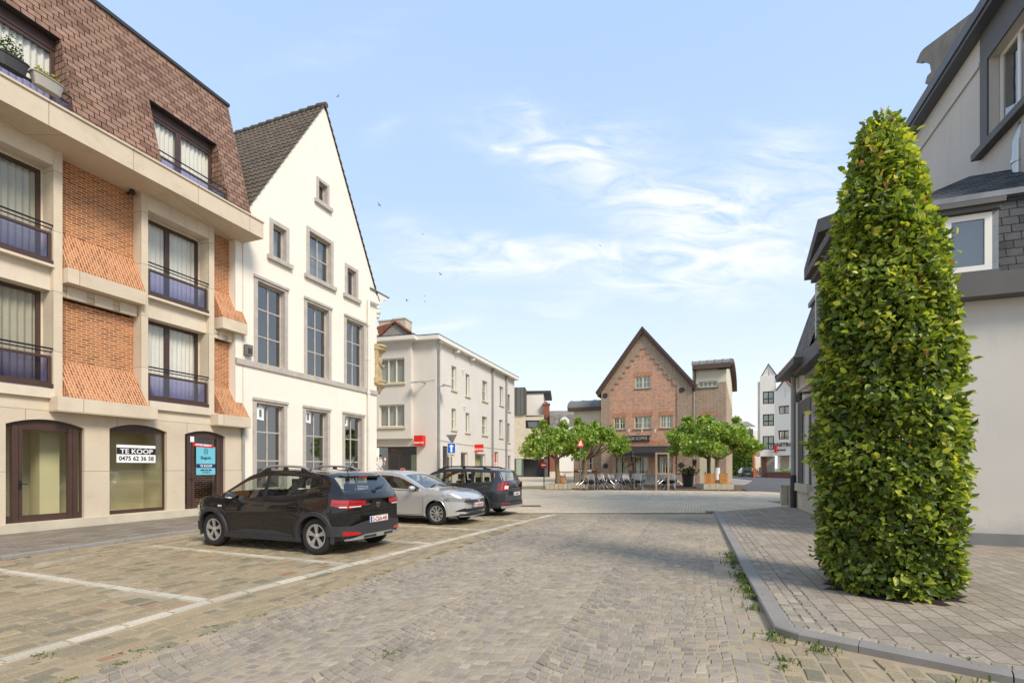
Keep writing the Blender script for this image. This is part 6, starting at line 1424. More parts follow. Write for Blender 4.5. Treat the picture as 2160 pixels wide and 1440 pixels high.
def planter(px0, px1, Y, h, label, depth=1.6, n=4, y0=0.05):
    x0, x1 = (px0 - CX) / FPX * Y, (px1 - CX) / FPX * Y; F = Frame(x0, Y, R(-3)); L_ = x1 - x0; e = empty('planter', (x0, Y, 0), label, 'planter', 'planters of pale concrete blocks'); mb = MB(F)
    for k in range(n): mb.box(L_ * k / n + .01, L_ * (k + 1) / n - .01, 0, .3, y0, h); mb.box(L_ * k / n + .01, L_ * (k + 1) / n - .01, depth - .3, depth, y0, h)
    for xx in (0.01, L_ - .31): mb.box(xx, xx + .3, .302, depth - .302, y0, h - .01)
    mb.build('blocks', 'concrete_pale', e); MB(F).box(.3, L_ - .3, .29, depth - .29, y0, h - .06).build('earth', 'soil', e)
planter(1151, 1206, 33.0, .42, 'planter of pale concrete blocks under the leftmost plane tree', 1.4, 6)
planter(1204, 1240, 34.8, .42, 'planter of pale concrete blocks behind the warning sign pole', 1.4, 3)
planter(1484, 1547, 32.7, .42, 'planter of pale concrete blocks under the orange bench', 1.6, 5)
basic('orange_wood', rgb(186, 126, 52), .6, .15, 6)
for k, (a, b, lab) in enumerate(((1486, 1509, 'orange slatted bench back left of the wrapped trunk'), (1517.5, 1535, 'orange slatted bench back right of the wrapped trunk'))):
    Y = 33.3; x0, x1 = (a - CX) / FPX * Y, (b - CX) / FPX * Y; e = empty('slatted_bench', (x0, Y, .42), lab, 'bench', 'slatted benches on the planter'); mb = MB()
    for i in range(7): mb.box(x0, x1, Y - .02, Y + .01, .44 + i * .10, .44 + i * .10 + .08)
    mb.build('backrest', 'orange_wood', e); mb = MB()
    for i in range(4): mb.box(x0, x1, Y - .55 + i * .12, Y - .45 + i * .12, .43, .46)
    mb.build('seat', 'orange_wood', e); MB().box(x0 + .1, x0 + .15, Y + .011, Y + .05, .42, 1.1).box(x1 - .15, x1 - .1, Y + .011, Y + .05, .42, 1.1).build('support', 'metal_grey', e)
# barrel table
Y = 34.3; x = (1187 - CX) / FPX * Y; x = (1184 - CX) / FPX * Y
e = empty('barrel', (x, Y, .4), 'varnished wooden barrel behind the leftmost plane tree', 'barrel'); MB().lathe([(0, .0), (.28, 0), (.36, .25), (.38, .42), (.36, .6), (.28, .85), (0, .85)], (x, Y, .12), n=20).build('staves', 'orange_wood', e, smooth=40)
mb = MB()
for z in (.12, .28, .56, .72): mb.lathe([(.345 if .2 < z < .6 else .32, z), (.375 if .2 < z < .6 else .342, z + .01), (.375 if .2 < z < .6 else .342, z + .05), (.34, z + .06)], (x, Y, .12), n=20)
mb.build('hoop', 'alu', e)
Y = 38; x = (1192 - CX) / FPX * Y; e = empty('standing_table', (x, Y, .05), 'thin white standing table behind the barrel', 'table'); MB().box(x - .5, x + .5, Y - .3, Y + .3, 1.12, 1.15).build('top', 'frame_white', e); MB().tube([(x - .25, Y, .05), (x + .1, Y, 1.12)], .02).tube([(x + .25, Y, .05), (x - .1, Y, 1.12)], .02).build('leg', 'frame_white', e)
# wooden frame
Y = 32.35; a, b = (1384 - CX) / FPX * Y, (1409.5 - CX) / FPX * Y; e = empty('wooden_frame', (a, Y, 0), 'freestanding weathered wooden portal frame at the terrace edge', 'frame'); basic('grey_wood', rgb(150, 132, 112), .85, .15, 6)
MB().box(a - .06, a + .06, Y - .05, Y + .05, 0, 2.42).build('post', 'grey_wood', e); MB().box(b - .06, b + .06, Y - .05, Y + .05, 0, 2.42).build('post', 'grey_wood', e); MB().box(a - .06, b + .06, Y - .05, Y + .05, 2.423, 2.53).build('beam', 'grey_wood', e)
# cafe tables and tipped chairs
basic('chair_weave', rgb(36, 36, 38), .7, .2, 10); basic('weave_light', rgb(190, 186, 180), .6, .3, 25)
def chair():
    r = empty('terrace_chair', (0, 0, 0)); fr = MB()
    for s in (-1, 1): fr.tube([(s * .24, .22, 0), (s * .25, .2, .45), (s * .25, -.05, .66), (s * .25, -.22, .68)], .014, 6); fr.tube([(s * .2, -.3, 0), (s * .2, -.2, .42), (s * .22, -.28, .84)], .014, 6)
    arc = [(.22 * math.cos(t), -.28 - .05 * math.sin(t), .84 + .05 * math.sin(t)) for t in [math.pi * k / 8 for k in range(9)]]; fr.tube(arc, .016, 6); fr.build('frame', 'alu', r)
    MB().lathe([(0, .43), (.22, .43), (.235, .45), (.22, .465), (0, .46)], (0, 0, 0), n=14).build('seat', 'chair_weave', r)
    mb = MB()
    for k in range(6): z = .52 + k * .06; mb.tube([(-.21, -.235 - k * .012, z), (0, -.29 - k * .012, z), (.21, -.235 - k * .012, z)], .012, 4)
    mb.build('backrest', 'weave_light', r); return r
def cafe_table(x, y, label):
    e = empty('terrace_table', (x, y, .055), label, 'table', 'terrace tables'); MB().box(x - .35, x + .35, y - .35, y + .35, .775, .80).build('table_top', 'charcoal', e)
    mb = MB()
    for s in (-1, 1):
        for q_ in (-1, 1): mb.tube([(x + s * .32, y + q_ * .3, .06), (x + s * .32, y + q_ * .3, .775)], .016, 6)
        mb.tube([(x + s * .32, y - .3, .075), (x + s * .32, y + .3, .075)], .016, 6)
    mb.tube([(x - .32, y - .3, .075), (x + .32, y - .3, .075)], .016, 6); mb.build('frame', 'metal_black', e)
ch0 = chair(); first = True
def put_chair(x, y, rz, tilt, label):
    global first
    c = ch0 if first else copy_tree(ch0); first = False
    # tipped forward about the front feet so that the back rests on the table edge
    M = Matrix.Translation((x, y, .055)) @ Matrix.Rotation(rz, 4, 'Z') @ Matrix.Translation((0, .22, 0)) @ Matrix.Rotation(-tilt, 4, 'X') @ Matrix.Translation((0, -.22, 0))
    c.matrix_world = M; c.rotation_mode = 'XYZ'; c.location = M.to_translation(); c.rotation_euler = M.to_euler(); tag(c, label, 'chair', 'chairs tipped against the terrace tables')
grp = [('left cluster', [(1247, 32.3), (1270, 33.0), (1285, 34.3)]), ('cluster by the sculpture', [(1322, 32.6), (1342, 33.0)]), ('cluster behind the wooden frame', [(1413, 33.4)])]
words = ['front left', 'front right', 'back left', 'back right', 'left end', 'right end', 'rear', 'outer']
for nm, tabs in grp:
    n = 0
    for ti, (px, Y) in enumerate(tabs):
        x = (px - CX) / FPX * Y; cafe_table(x, Y, 'dark square table, number %s from the left in the %s' % (['one', 'two', 'three'][ti], nm))
        for (dx, dy) in ((-.78, -.1), (.78, .1), (.1, .75), (-.1, -.75)):
            if (dy < -.5 and ti == 0 and 'right' in nm) or (ti == 1 and dx < -.5): continue
            put_chair(x + dx * rnd.uniform(.85, 1.05), Y + dy, math.atan2(-dy, -dx) - math.pi / 2 + rnd.uniform(-.45, .45), R(rnd.uniform(26, 46)), 'woven chair tipped at the %s of table %s, %s' % ('left side' if dx < -.5 else 'right side' if dx > .5 else 'rear' if dy > 0 else 'front', ['one', 'two', 'three'][ti], nm)); n += 1
# banner
Y = 39.6; a, b = (1213 - CX) / FPX * Y, (1262 - CX) / FPX * Y; F = Frame(a, Y + .7, R(-18)); L_ = (b - a) / math.cos(R(18)) * .93; z0, z1 = 1.12, 1.5; z1 = CAMZ + (985 - 990) / FPX * Y + .0; z0 = z1 - .33
basic('brown_red', rgb(110, 44, 30), .5, .05); basic('gold', rgb(206, 150, 60), .5, .05)
z1 = CAMZ - (988.5 - 985) / FPX * Y; z0 = CAMZ - (996.5 - 985) / FPX * Y
e = empty('terrace_banner', F.pt(0, 0, z0), 'long black banner reading ENAME with brown and gold ends on the terrace screen', 'banner')
MB(F).box(0, L_, 0, .03, z0, z1).build('cloth', 'metal_black', e); MB(F).box(.04, L_ * .2, -.01, -.002, z0 + .04, z1 - .1).box(L_ * .77, L_ - .06, -.01, -.002, z0 + .04, z1 - .1).build('stripe', 'brown_red', e); MB(F).box(.04, L_ * .2, -.01, -.002, z1 - .098, z1 - .04).box(L_ * .77, L_ - .06, -.01, -.002, z1 - .098, z1 - .04).build('stripe', 'gold', e)
text(e, 'b ENAME', .27, F, L_ * .5, z0 + .07, -.012, 'white', bold=.006)
MB(F).tube([(.03, .02, .05), (.03, .02, z0)], .02).tube([(L_ - .03, .02, .05), (L_ - .03, .02, z0)], .02).build('post', 'metal_black', e)
# bronze sculpture on a stone
Y = 36.0; x = (1334 - CX) / FPX * Y; z = .05
basic('bronze', rgb(66, 62, 54), .55, .2, 8, .3, 30, metal=.4)
e = empty('sculpture', (x, Y, z), 'slender bronze dancer sculpture with tall headdress on a dark block', 'sculpture')
MB().slab([(x - .36, Y - .3), (x + .3, Y - .33), (x + .35, Y + .3), (x - .3, Y + .3)], .05, .55).slab([(x - .27, Y - .22), (x + .2, Y - .24), (x + .24, Y + .2), (x - .22, Y + .2)], .55, 1.32).build('pedestal', 'bronze', e)
b0 = 1.32
mb = MB().tube([(x + .1, Y, b0), (x + .08, Y, b0 + .35), (x + .03, Y, b0 + .62), (x, Y, b0 + .72), (x, Y, b0 + .9), (x + .0, Y, b0 + 1.02), (x, Y, b0 + 1.12), (x - .01, Y, b0 + 1.2), (x - .01, Y, b0 + 1.32), (x - .01, Y, b0 + 1.42)], [.07, .09, .12, .15, .11, .17, .08, .10, .12, .07], 10)
mb.tube([(x + .0, Y, b0 + .62), (x - .18, Y - .1, b0 + .42), (x - .38, Y, b0 + .32)], [.09, .06, .04], 8)
mb.tube([(x, Y, b0 + 1.02), (x - .25, Y - .05, b0 + .98), (x - .5, Y, b0 + .86), (x - .52, Y, b0 + .72)], [.06, .045, .035, .03], 8).tube([(x, Y, b0 + 1.02), (x + .22, Y, b0 + 1.02), (x + .42, Y - .05, b0 + .92), (x + .46, Y, b0 + .84)], [.06, .045, .035, .03], 8); mb.build('figure', 'bronze', e, smooth=60)
mb = MB().lathe([(.05, 0), (.10, .08), (.03, .14), (.08, .22), (.03, .28), (.06, .36), (.0, .42)], (x - .01, Y, b0 + 1.40), n=10); mb.build('headdress', 'bronze', e, smooth=60)
mb = MB().tube([(x - .45 + .24 * math.cos(t), Y, b0 + .45 + .27 * math.sin(t)) for t in [2 * math.pi * k / 14 for k in range(15)]], .02, 6); mb.build('hoop', 'bronze', e)
# flower tub
Y = 37.5; x = (1451 - CX) / FPX * Y; e = empty('flower_tub', (x, Y, .05), 'large dark tub full of white and orange flowers beside the cafe', 'planter'); MB().lathe([(0, 0), (.34, 0), (.44, .85), (.5, .9), (.46, .95), (0, .9)], (x, Y, .05), n=18).build('tub', 'planter_dark', e, smooth=40)
leaf_cloud('leaves', [(x + rnd.gauss(0, .32), Y + rnd.gauss(0, .25), 1.05 + abs(rnd.gauss(0, .28))) for _ in range(500)], .13, 'leaf_mid', e)
tintmat('petals', [(0, (.8, .8, .7, 1)), (.6, (.85, .8, .6, 1)), (.7, (.75, .28, .04, 1)), (1, (.8, .4, .05, 1))], .6, 0)
leaf_cloud('flowers', [(x + rnd.gauss(0, .34), Y - .2 + rnd.gauss(0, .2), 1.05 + abs(rnd.gauss(0, .2))) for _ in range(110)], .09, 'petals', e)
# ---------------------------------------------------------------- road signs
def poly_round(n, r, rot=0): return [(r * math.cos(2 * math.pi * k / n + rot), r * math.sin(2 * math.pi * k / n + rot)) for k in range(n)]
def face(mb, pts, x, y, z, t=.01): return mb.prism([(x + a, z + b) for a, b in pts], y - t, y)
Y = 29.0; x = (952.5 - CX) / FPX * Y; zz = lambda py: CAMZ + (HY - py) / FPX * Y
e = empty('one_way_sign', (x, Y, 0), 'blue square sign with white up arrow under the back of a give way triangle', 'sign')
MB().tube([(x, Y, 0), (x, Y, zz(920))], .035).build('pole', 'metal_grey', e)
s_ = (zz(934) - zz(956)) / 2; zc = (zz(934) + zz(956)) / 2
p = MB(); face(p, [(-s_ * .78, -s_), (s_ * .78, -s_), (s_ * .78, s_), (-s_ * .78, s_)], x, Y - .05, zc).build('sign_plate', 'white', e); p = MB(); face(p, [(-s_ * .72, -s_ * .93), (s_ * .72, -s_ * .93), (s_ * .72, s_ * .93), (-s_ * .72, s_ * .93)], x, Y - .062, zc, .003).build('blue_field', 'sign_blue', e)
p = MB(); face(p, [(-.05, -s_ * .75), (.05, -s_ * .75), (.05, s_ * .3), (.15, s_ * .3), (0, s_ * .72), (-.15, s_ * .3), (-.05, s_ * .3)], x, Y - .067, zc, .003).build('arrow', 'white', e)
p = MB(); face(p, [(-.22, -.1), (.22, -.1), (.22, .1), (-.22, .1)], x, Y - .05, zz(959.5)).build('plate', 'frame_cream', e); p = MB(); face(p, [(-.17, -.05), (-.13, -.05), (-.13, .05), (-.17, .05)], x, Y - .061, zz(959.5), .002); face(p, [(-.05, -.03), (.13, -.03), (.13, .03), (-.05, .03)], x, Y - .061, zz(959.5), .002).build('symbol', 'metal_grey', e)
t_ = zz(916) ; p = MB(); face(p, [(-.33, .0), (.3, .03), (.05, -.52)], x, Y + .06, t_ - .03, .01).build('triangle_back', 'metal_grey', e); p = MB(); face(p, [(-.35, .015), (.32, .045), (.05, -.55)], x, Y + .075, t_ - .03, .01).build('triangle_rim', 'red', e)
Y = 32.3; x = (1225 - CX) / FPX * Y; e = empty('warning_sign', (x, Y, 0), 'red bordered white warning triangle on a tall grey pole before the trees', 'sign')
MB().tube([(x - .05, Y, 0), (x - .04, Y, zz(925) * 1.0)], .035).build('pole', 'metal_grey', e) if False else MB().tube([(x - .05, Y, 0), (x - .04, Y, CAMZ + (HY - 925) / FPX * Y)], .035).build('pole', 'metal_grey', e)
zb_ = CAMZ + (HY - 942) / FPX * Y; h_ = 20 / FPX * Y
p = MB(); face(p, [(-h_ * .48, 0), (h_ * .35, 0), (-.0, h_)], x, Y - .05, zb_).build('sign_plate', 'red', e); p = MB(); face(p, [(-h_ * .27, h_ * .13), (h_ * .19, h_ * .13), (0, h_ * .7)], x, Y - .062, zb_, .004).build('white_field', 'white', e)
p = MB(); face(p, [(.0, h_ * .16), (.04, h_ * .16), (.05, h_ * .42), (.01, h_ * .45)], x - .01, Y - .068, zb_, .003).build('symbol', 'black', e)
Y = 38.0; x = (1147.5 - CX) / FPX * Y; e = empty('no_entry_sign', (x, Y, 0), 'round red no entry sign with white bar on a dark pole left of the trees', 'sign')
zc = CAMZ + (HY - 980.5) / FPX * Y; MB().tube([(x, Y, 0), (x, Y, zc)], .04).build('pole', 'charcoal', e)
p = MB(); face(p, poly_round(20, .26), x, Y - .05, zc).build('sign_plate', 'red', e); p = MB(); face(p, [(-.18, -.045), (.18, -.045), (.18, .045), (-.18, .045)], x, Y - .062, zc, .003).build('bar', 'white', e)
# ---------------------------------------------------------------- birds
basic('feather', rgb(52, 50, 48), .8, .1)
names = ['topmost small dark bird above the white gable', 'small dark bird diving right of the steep gable', 'tiny dark bird high over the grey building', 'small dark bird gliding above the grey building eaves', 'small dark bird with spread wings nearest the roof cornice', 'tiny dark bird, upper of two over the grey building', 'tiny dark bird, lower of two over the grey building', 'tiny dark bird alone in the streak of cloud', 'tiniest dark speck of a bird above the cafe gable']
for k, (px, py, s) in enumerate([(713, 203, 8), (800, 432, 10), (892, 494, 5), (929, 578, 9), (858, 633, 9), (895, 624, 4), (896, 636, 5), (1266, 518, 5), (1316, 573, 3)]):
    Y = 42 * 8 / s ** 1.0 if s > 5 else 60; Y = min(Y, 60); x, z = (px - CX) / FPX * Y, CAMZ + (HY - py) / FPX * Y; w_ = s / FPX * Y * .62
    e = empty('bird', (x, Y, z), names[k], 'bird', 'birds in the sky'); q = random.Random(k); a = q.uniform(-1.2, 1.2); F = Frame(x, Y, q.uniform(-.5, .5), z)
    ca, sa = math.cos(a), math.sin(a); rot = lambda u, v: (u * ca - v * sa, u * sa + v * ca)
    P = [(-1, .15), (-.45, .28), (-.08, .12), (0, .2), (.08, .12), (.45, .28), (1, .05), (.42, .08), (.1, -.08), (.12, -.5), (0, -.38), (-.12, -.5), (-.1, -.08), (-.42, .08)]
    P = [rot(u * w_, v * w_) for u, v in P]; MB(F).prism(P, -.012, .012).build('wings', 'feather', e); c0, c1 = rot(0, .3 * w_), rot(0, -.3 * w_); MB(F).tube([(c0[0], 0, c0[1]), (0, 0, 0), (c1[0], 0, c1[1])], [.02 * w_, .11 * w_, .03 * w_], 6).build('body', 'feather', e)
# ---------------------------------------------------------------- cars
def paint(name, c, metal=0.0, rough=.25):
    m, nt, p = newmat(name); p.inputs['Base Color'].default_value = c; p.inputs['Metallic'].default_value = metal; p.inputs['Roughness'].default_value = rough
    p.inputs['Coat Weight'].default_value = 1.0; p.inputs['Coat Roughness'].default_value = .015; p.inputs['Specular IOR Level'].default_value = .1; return m
paint('paint_black', (.010, .009, .009, 1), 0, .35); paint('paint_silver', (.62, .62, .61, 1), .55, .35); paint('paint_grey', (.045, .05, .055, 1), .5, .35); paint('paint_green', (.03, .05, .035, 1), .3, .35)
basic('cladding', rgb(50, 50, 52), .65, .06, 3); basic('rubber', (.018, .018, .018, 1), .75, .15, 8, .2, 120); basic('rim', rgb(190, 188, 184), .35, .05, metal=.6); basic('rim_dark', (.02, .02, .02, 1), .6, .1)
basic('skid', rgb(170, 168, 162), .4, .04, metal=.5); basic('seat_cloth', rgb(76, 74, 74), .9, .15, 8); basic('plate_white', rgb(238, 234, 228), .5, .01); basic('plate_red', rgb(150, 30, 40), .5, .01)
glassmat('car_glass', (.76, .80, .76), .06); glassmat('lamp_clear', (.7, .7, .7), .25)
def lampmat(name, c):
    m, nt, p = newmat(name); p.inputs['Base Color'].default_value = c; p.inputs['Roughness'].default_value = .15; p.inputs['Coat Weight'].default_value = 1
lampmat('lamp_red', (.42, .008, .010, 1)); lampmat('lamp_dark_red', (.18, .006, .008, 1)); lampmat('lamp_white', (.75, .75, .74, 1)); lampmat('lamp_orange', (.7, .16, .02, 1))
def car(sp, loc, rz, label, group=None):
    r = empty('parked_car', (0, 0, 0), label, 'car', group)
    XR, XF, W2, wb = sp['xr'], sp['xf'], sp['W'] / 2, sp['wb'] / 2
    gx = np.linspace(XR, XF, 900)
    def curve(pts, sm=.035):
        y = np.interp(gx, [p[0] for p in pts], [p[1] for p in pts]); n = int(sm / (gx[1] - gx[0])) | 1; k = np.hanning(n * 2 + 1); k /= k.sum()
        yp = np.pad(y, n, mode='edge'); ys = np.convolve(yp, k, 'valid'); e = np.minimum(gx - XR, XF - gx) / .12; e = np.clip(e, 0, 1); ys = ys * e + y * (1 - e)
        return lambda x: float(np.interp(x, gx, ys))
    ztop, zbelt = curve(sp['top'], .06), curve(sp['belt'], .10)
    def w(x):
        v = 1.0; t = (x - (XF - .75)) / .75
        if t > 0: v -= .26 * t ** 2.6
        t = ((XR + .6) - x) / .6
        if t > 0: v -= .13 * t ** 2.4
        d = min(x - XR, XF - x)
        if d < .10: v -= .055 * (1 - d / .10) ** 2
        return W2 * v
    gz = [(.1, .92), (.25, .955), (.38, .975), (.5, .99), (.62, 1.0), (.76, 1.0), (.82, .995), (.92, .972), (1.05, .945), (1.3, .94)]
    def g(z): return float(np.interp(z, [a for a, _ in gz], [b for _, b in gz]))
    def S(x, z):
        y = w(x) * g(z); y += .010 * math.exp(-((z - sp.get('crease', .80)) / .03) ** 2) if abs(x) < 1.9 else 0
        if abs(x) < .95: y -= .018 * math.exp(-((z - .46) / .08) ** 2) * (1 - (x / .95) ** 4)
        for xc in (-wb, wb): y += .016 * math.exp(-((math.hypot(x - xc, z - .33) - .40) / .06) ** 2)
        return y
    Ra = sp.get('arch', .375); zc = .33
    def zbot(x):
        z = .22 if abs(x) < wb else .24 + .10 * max(0, (abs(x) - wb - .35)) 
        for xc in (-wb, wb):
            if abs(x - xc) < Ra: z = max(z, zc + math.sqrt(Ra * Ra - (x - xc) ** 2))
        return z
    st = set(np.round(np.linspace(XR, XF, 96), 4).tolist()) | set(q for k in ('side', 'wscreen', 'rscreen') for q in np.ravel(sp[k]).tolist())
    for xc in (-wb, wb): st |= {round(xc + Ra * math.cos(math.pi * k / 16), 4) for k in range(17)}
    st |= {XR + .01, XR + .03, XR + .06, XF - .01, XF - .03, XF - .06}
    st = sorted(st); nL = 9; fr = sp.get('fr', [.07, .5, .88, 1.0]); secs = []
    for x in st:
        zb, ze, zt = zbot(x), zbelt(x), ztop(x); ze = min(ze, zt - .015); zb = min(zb, ze - .03); P = []
        for i in range(nL): z = zb + (ze - zb) * i / (nL - 1); P.append((S(x, z), z))
        yb = S(x, ze); h = zt - ze; rr = min(.07, .4 * h) + .004; tum = sp.get('tum', .30)
        for f_ in fr: z = ze + (h - rr) * f_; P.append((yb - tum * (z - ze) - .012 * min(1, h / .1), z))
        y1 = P[-1][0]; P += [(y1 - rr * .35, zt - rr * .38), (y1 - rr * 1.1, zt - rr * .08 - .006)]; y2 = P[-1][0]
        P += [(y2 * .66, zt + .006 * min(1, h / .1)), (y2 * .33, zt + .013 * min(1, h / .1)), (0.0, zt + .015 * min(1, h / .1))]
        secs.append(P)
    m = len(secs[0]); n = len(st); parts = {}
    iS0, iS1 = nL, nL + len(fr) - 2                # glass band rows
    iT = m - 4                                      # first inner roof row
    def cls(j, i):
        xm = (st[j] + st[j + 1]) / 2
        if iS0 <= i < iS1:
            for k, (a, b) in enumerate(sp['side']):
                if a < xm < b: return ('side_window', k)
            if sp['side'][0][0] < xm < sp['side'][-1][1]: return ('pillar', sum(xm > b for _, b in sp['side']))
        if i >= iT:
            if sp['wscreen'][0] < xm < sp['wscreen'][1]: return ('windscreen', 0)
            if sp['rscreen'][0] < xm < sp['rscreen'][1]: return ('rear_window', 0)
        return ('body', 0)
    for sgn in (1, -1):
        for j in range(n - 1):
            for i in range(m - 1):
                c = cls(j, i); key = c + ((sgn,) if c[0] in ('side_window', 'pillar') else (0,)); parts.setdefault(key, []).append((sgn, j, i))
    for key, cells in parts.items():
        vid = {}; mb = MB()
        def V(s, j, i):
            k = (s if secs[j][i][0] > 1e-6 else 0, j, i)
            if k not in vid: vid[k] = len(mb.v); mb.v.append((st[j], s * secs[j][i][0], secs[j][i][1]))
            return vid[k]
        for (s, j, i) in cells:
            f = (V(s, j, i), V(s, j + 1, i), V(s, j + 1, i + 1), V(s, j, i + 1)); f = tuple(dict.fromkeys(f)); mb.f.append(f if s > 0 else f[::-1])
        if key[0] == 'body':
            for j, rev in ((0, False), (n - 1, True)):
                P = secs[j]
                for i in range(m - 1): f = (V(1, j, i), V(1, j, i + 1), V(-1, j, i + 1), V(-1, j, i)); f = tuple(dict.fromkeys(f)); mb.f.append(f if not rev else f[::-1])
        mb.build(key[0], {'body': sp['paint'], 'side_window': 'car_glass', 'windscreen': 'car_glass', 'rear_window': sp.get('rglass', 'car_glass'), 'pillar': 'metal_black'}[key[0]], r, smooth=32, uv=False)
    # underside, wheel housings
    mb = MB().box(XR + .12, -wb - Ra, -W2 * .8, W2 * .8, .24, .30).box(-wb + Ra, wb - Ra, -W2 * .9, W2 * .9, .21, .27).box(wb + Ra, XF - .15, -W2 * .78, W2 * .78, .24, .3).box(-wb - Ra, wb + Ra, -W2 + .28, W2 - .28, .27, .5)
    for xc in (-wb, wb):
        for s in (1, -1):
            A_ = [(xc + (Ra - .004) * math.cos(math.pi * k / 12), zc + (Ra - .004) * math.sin(math.pi * k / 12)) for k in range(13)]
            mb.add([(a, s * (S(a, .6) - .02), b) for a, b in A_] + [(a, s * (W2 - .30), b) for a, b in A_], [(k, k + 1, 14 + k, 13 + k) for k in range(12)])
    mb.build('underbody', 'rim_dark', r)
    # interior
    mb = MB().box(-1.25, 1.0, -W2 + .16, W2 - .16, .32, .40)
    for (xx, y) in ((.05, .37), (.05, -.37)): mb.box(xx - .25, xx + .28, y - .24, y + .24, .4, .58).add([(xx - .18, y - .23, .55), (xx - .18, y + .23, .55), (xx - .42, y + .2, 1.12), (xx - .42, y - .2, 1.12), (xx - .28, y - .23, .55), (xx - .28, y + .23, .55), (xx - .5, y + .2, 1.12), (xx - .5, y - .2, 1.12)], [(0, 1, 2, 3), (4, 5, 6, 7), (0, 3, 7, 4), (1, 2, 6, 5), (3, 2, 6, 7)]).box(xx - .52, xx - .43, y - .13, y + .13, 1.15, 1.33)
    mb.box(-.95, -.45, -.6, .6, .4, .58).box(-1.08, -.92, -.6, .6, .55, 1.05)
    for y in (.33, -.33): mb.box(-1.09, -1.0, y - .12, y + .12, 1.07, 1.22)
    mb.build('seats', 'seat_cloth', r)
    mb = MB().box(.75, 1.05, -W2 + .2, W2 - .2, .7, .93); mb.tube([(.62 + .06 * math.cos(t), .37 + .19 * math.sin(t), .90 + .18 * math.cos(t)) for t in [2 * math.pi * k / 12 for k in range(13)]], .015, 6); mb.build('dashboard', 'metal_black', r)
    # wheels
    tw, Rt, Rr = .205, sp.get('tyre', .326), sp.get('rimr', .205)
    for xc in (-wb, wb):
        for s in (1, -1):
            yo = s * (W2 - .035); q = bpy.data.objects.new('wheel', None); col.objects.link(q); q.parent = r
            wm = MB().lathe([(Rr - .01, -s * .03), (Rr + .03, -s * .0), (Rt - .04, s * .008), (Rt - .012, -s * .012), (Rt, -s * .04), (Rt, -s * .17), (Rt - .02, -s * .195), (Rr, -s * .2)], (xc, yo, Rt), 'y', 36)
            bpy.data.objects.remove(q)
            q = wm.build('wheel', 'rubber', r, smooth=50)
            mb = MB().lathe([(Rr + .004, -s * .012), (Rr - .02, -s * .012), (Rr - .028, -s * .05)], (xc, yo, Rt), 'y', 30); ns = sp.get('spokes', 5)
            for k in range(ns):
                for dd in ((-.14, .14) if sp.get('twin') else (0,)):
                    a = 2 * math.pi * k / ns + .3 + (dd * .9); ca, sa = math.cos(a), math.sin(a); a2 = 2 * math.pi * k / ns + .3 + dd * .5; hw0, hw1 = sp.get('sw', (.022, .024))
                    def p(rad, o, yy, A_=a): return (xc + rad * math.cos(A_) - o * math.sin(A_), yo - s * yy, Rt + rad * math.sin(A_) + o * math.cos(A_))
                    mb.add([p(.03, -hw0, .02, a2), p(.03, hw0, .02, a2), p(Rr - .015, hw1, .012), p(Rr - .015, -hw1, .012), p(.03, -hw0, .045, a2), p(.03, hw0, .045, a2), p(Rr - .015, hw1, .045), p(Rr - .015, -hw1, .045)], [(0, 1, 2, 3), (0, 3, 7, 4), (1, 2, 6, 5)])
            mb.lathe([(0, -s * .008), (.03, -s * .01), (.055, -s * .02), (.06, -s * .05)], (xc, yo, Rt), 'y', 16); mb.build('rim', 'rim', q, smooth=30)
            MB().lathe([(0, -s * .07), (Rr, -s * .07)], (xc, yo, Rt), 'y', 24).build('brake_disc', 'rim_dark', q)
    # helpers on the body surface
    def arch_trim(wd, mat, off=.014):
        for xc in (-wb, wb):
            for s in (1, -1):
                mb = MB(); v = []; K = 22; a0, a1 = math.radians(-16), math.radians(196)
                for k in range(K + 1):
                    a = a0 + (a1 - a0) * k / K; ca, sa = math.cos(a), math.sin(a)
                    for (rad, o) in ((Ra - .006, -.03), (Ra - .006, off), (Ra + wd - .012, off + .004), (Ra + wd, -.004)):
                        x, z = xc + rad * ca, max(.21, zc + rad * sa); x = max(XR + .015, min(XF - .015, x)); v.append((x, s * (S(x, max(z, .25)) + o), z))
                mb.add(v, [(4 * k + i, 4 * k + 4 + i, 4 * k + 5 + i, 4 * k + 1 + i) for k in range(K) for i in range(3)]); mb.build('arch_trim', mat, r, smooth=40)
    def side_panel(x0, x1, zf0, zf1, off, mat, name, n=24, sides=(1, -1)):
        for s in sides:
            v = []
            for k in range(n + 1):
                x = x0 + (x1 - x0) * k / n; z0, z1 = zf0(x), zf1(x)
                v += [(x, s * (S(x, z0) - .002), z0), (x, s * (S(x, z0) + off), z0 + .001), (x, s * (S(x, (z0 + z1) / 2) + off), (z0 + z1) / 2), (x, s * (S(x, z1) + off), z1 - .001), (x, s * (S(x, z1) - .002), z1)]
            f = [(5 * k + i, 5 * k + 5 + i, 5 * k + 6 + i, 5 * k + 1 + i) for k in range(n) for i in range(4)] + [(0, 1, 2, 3, 4), tuple(5 * n + q for q in (4, 3, 2, 1, 0))]
            MB().add(v, f).build(name, mat, r, smooth=30, uv=False)
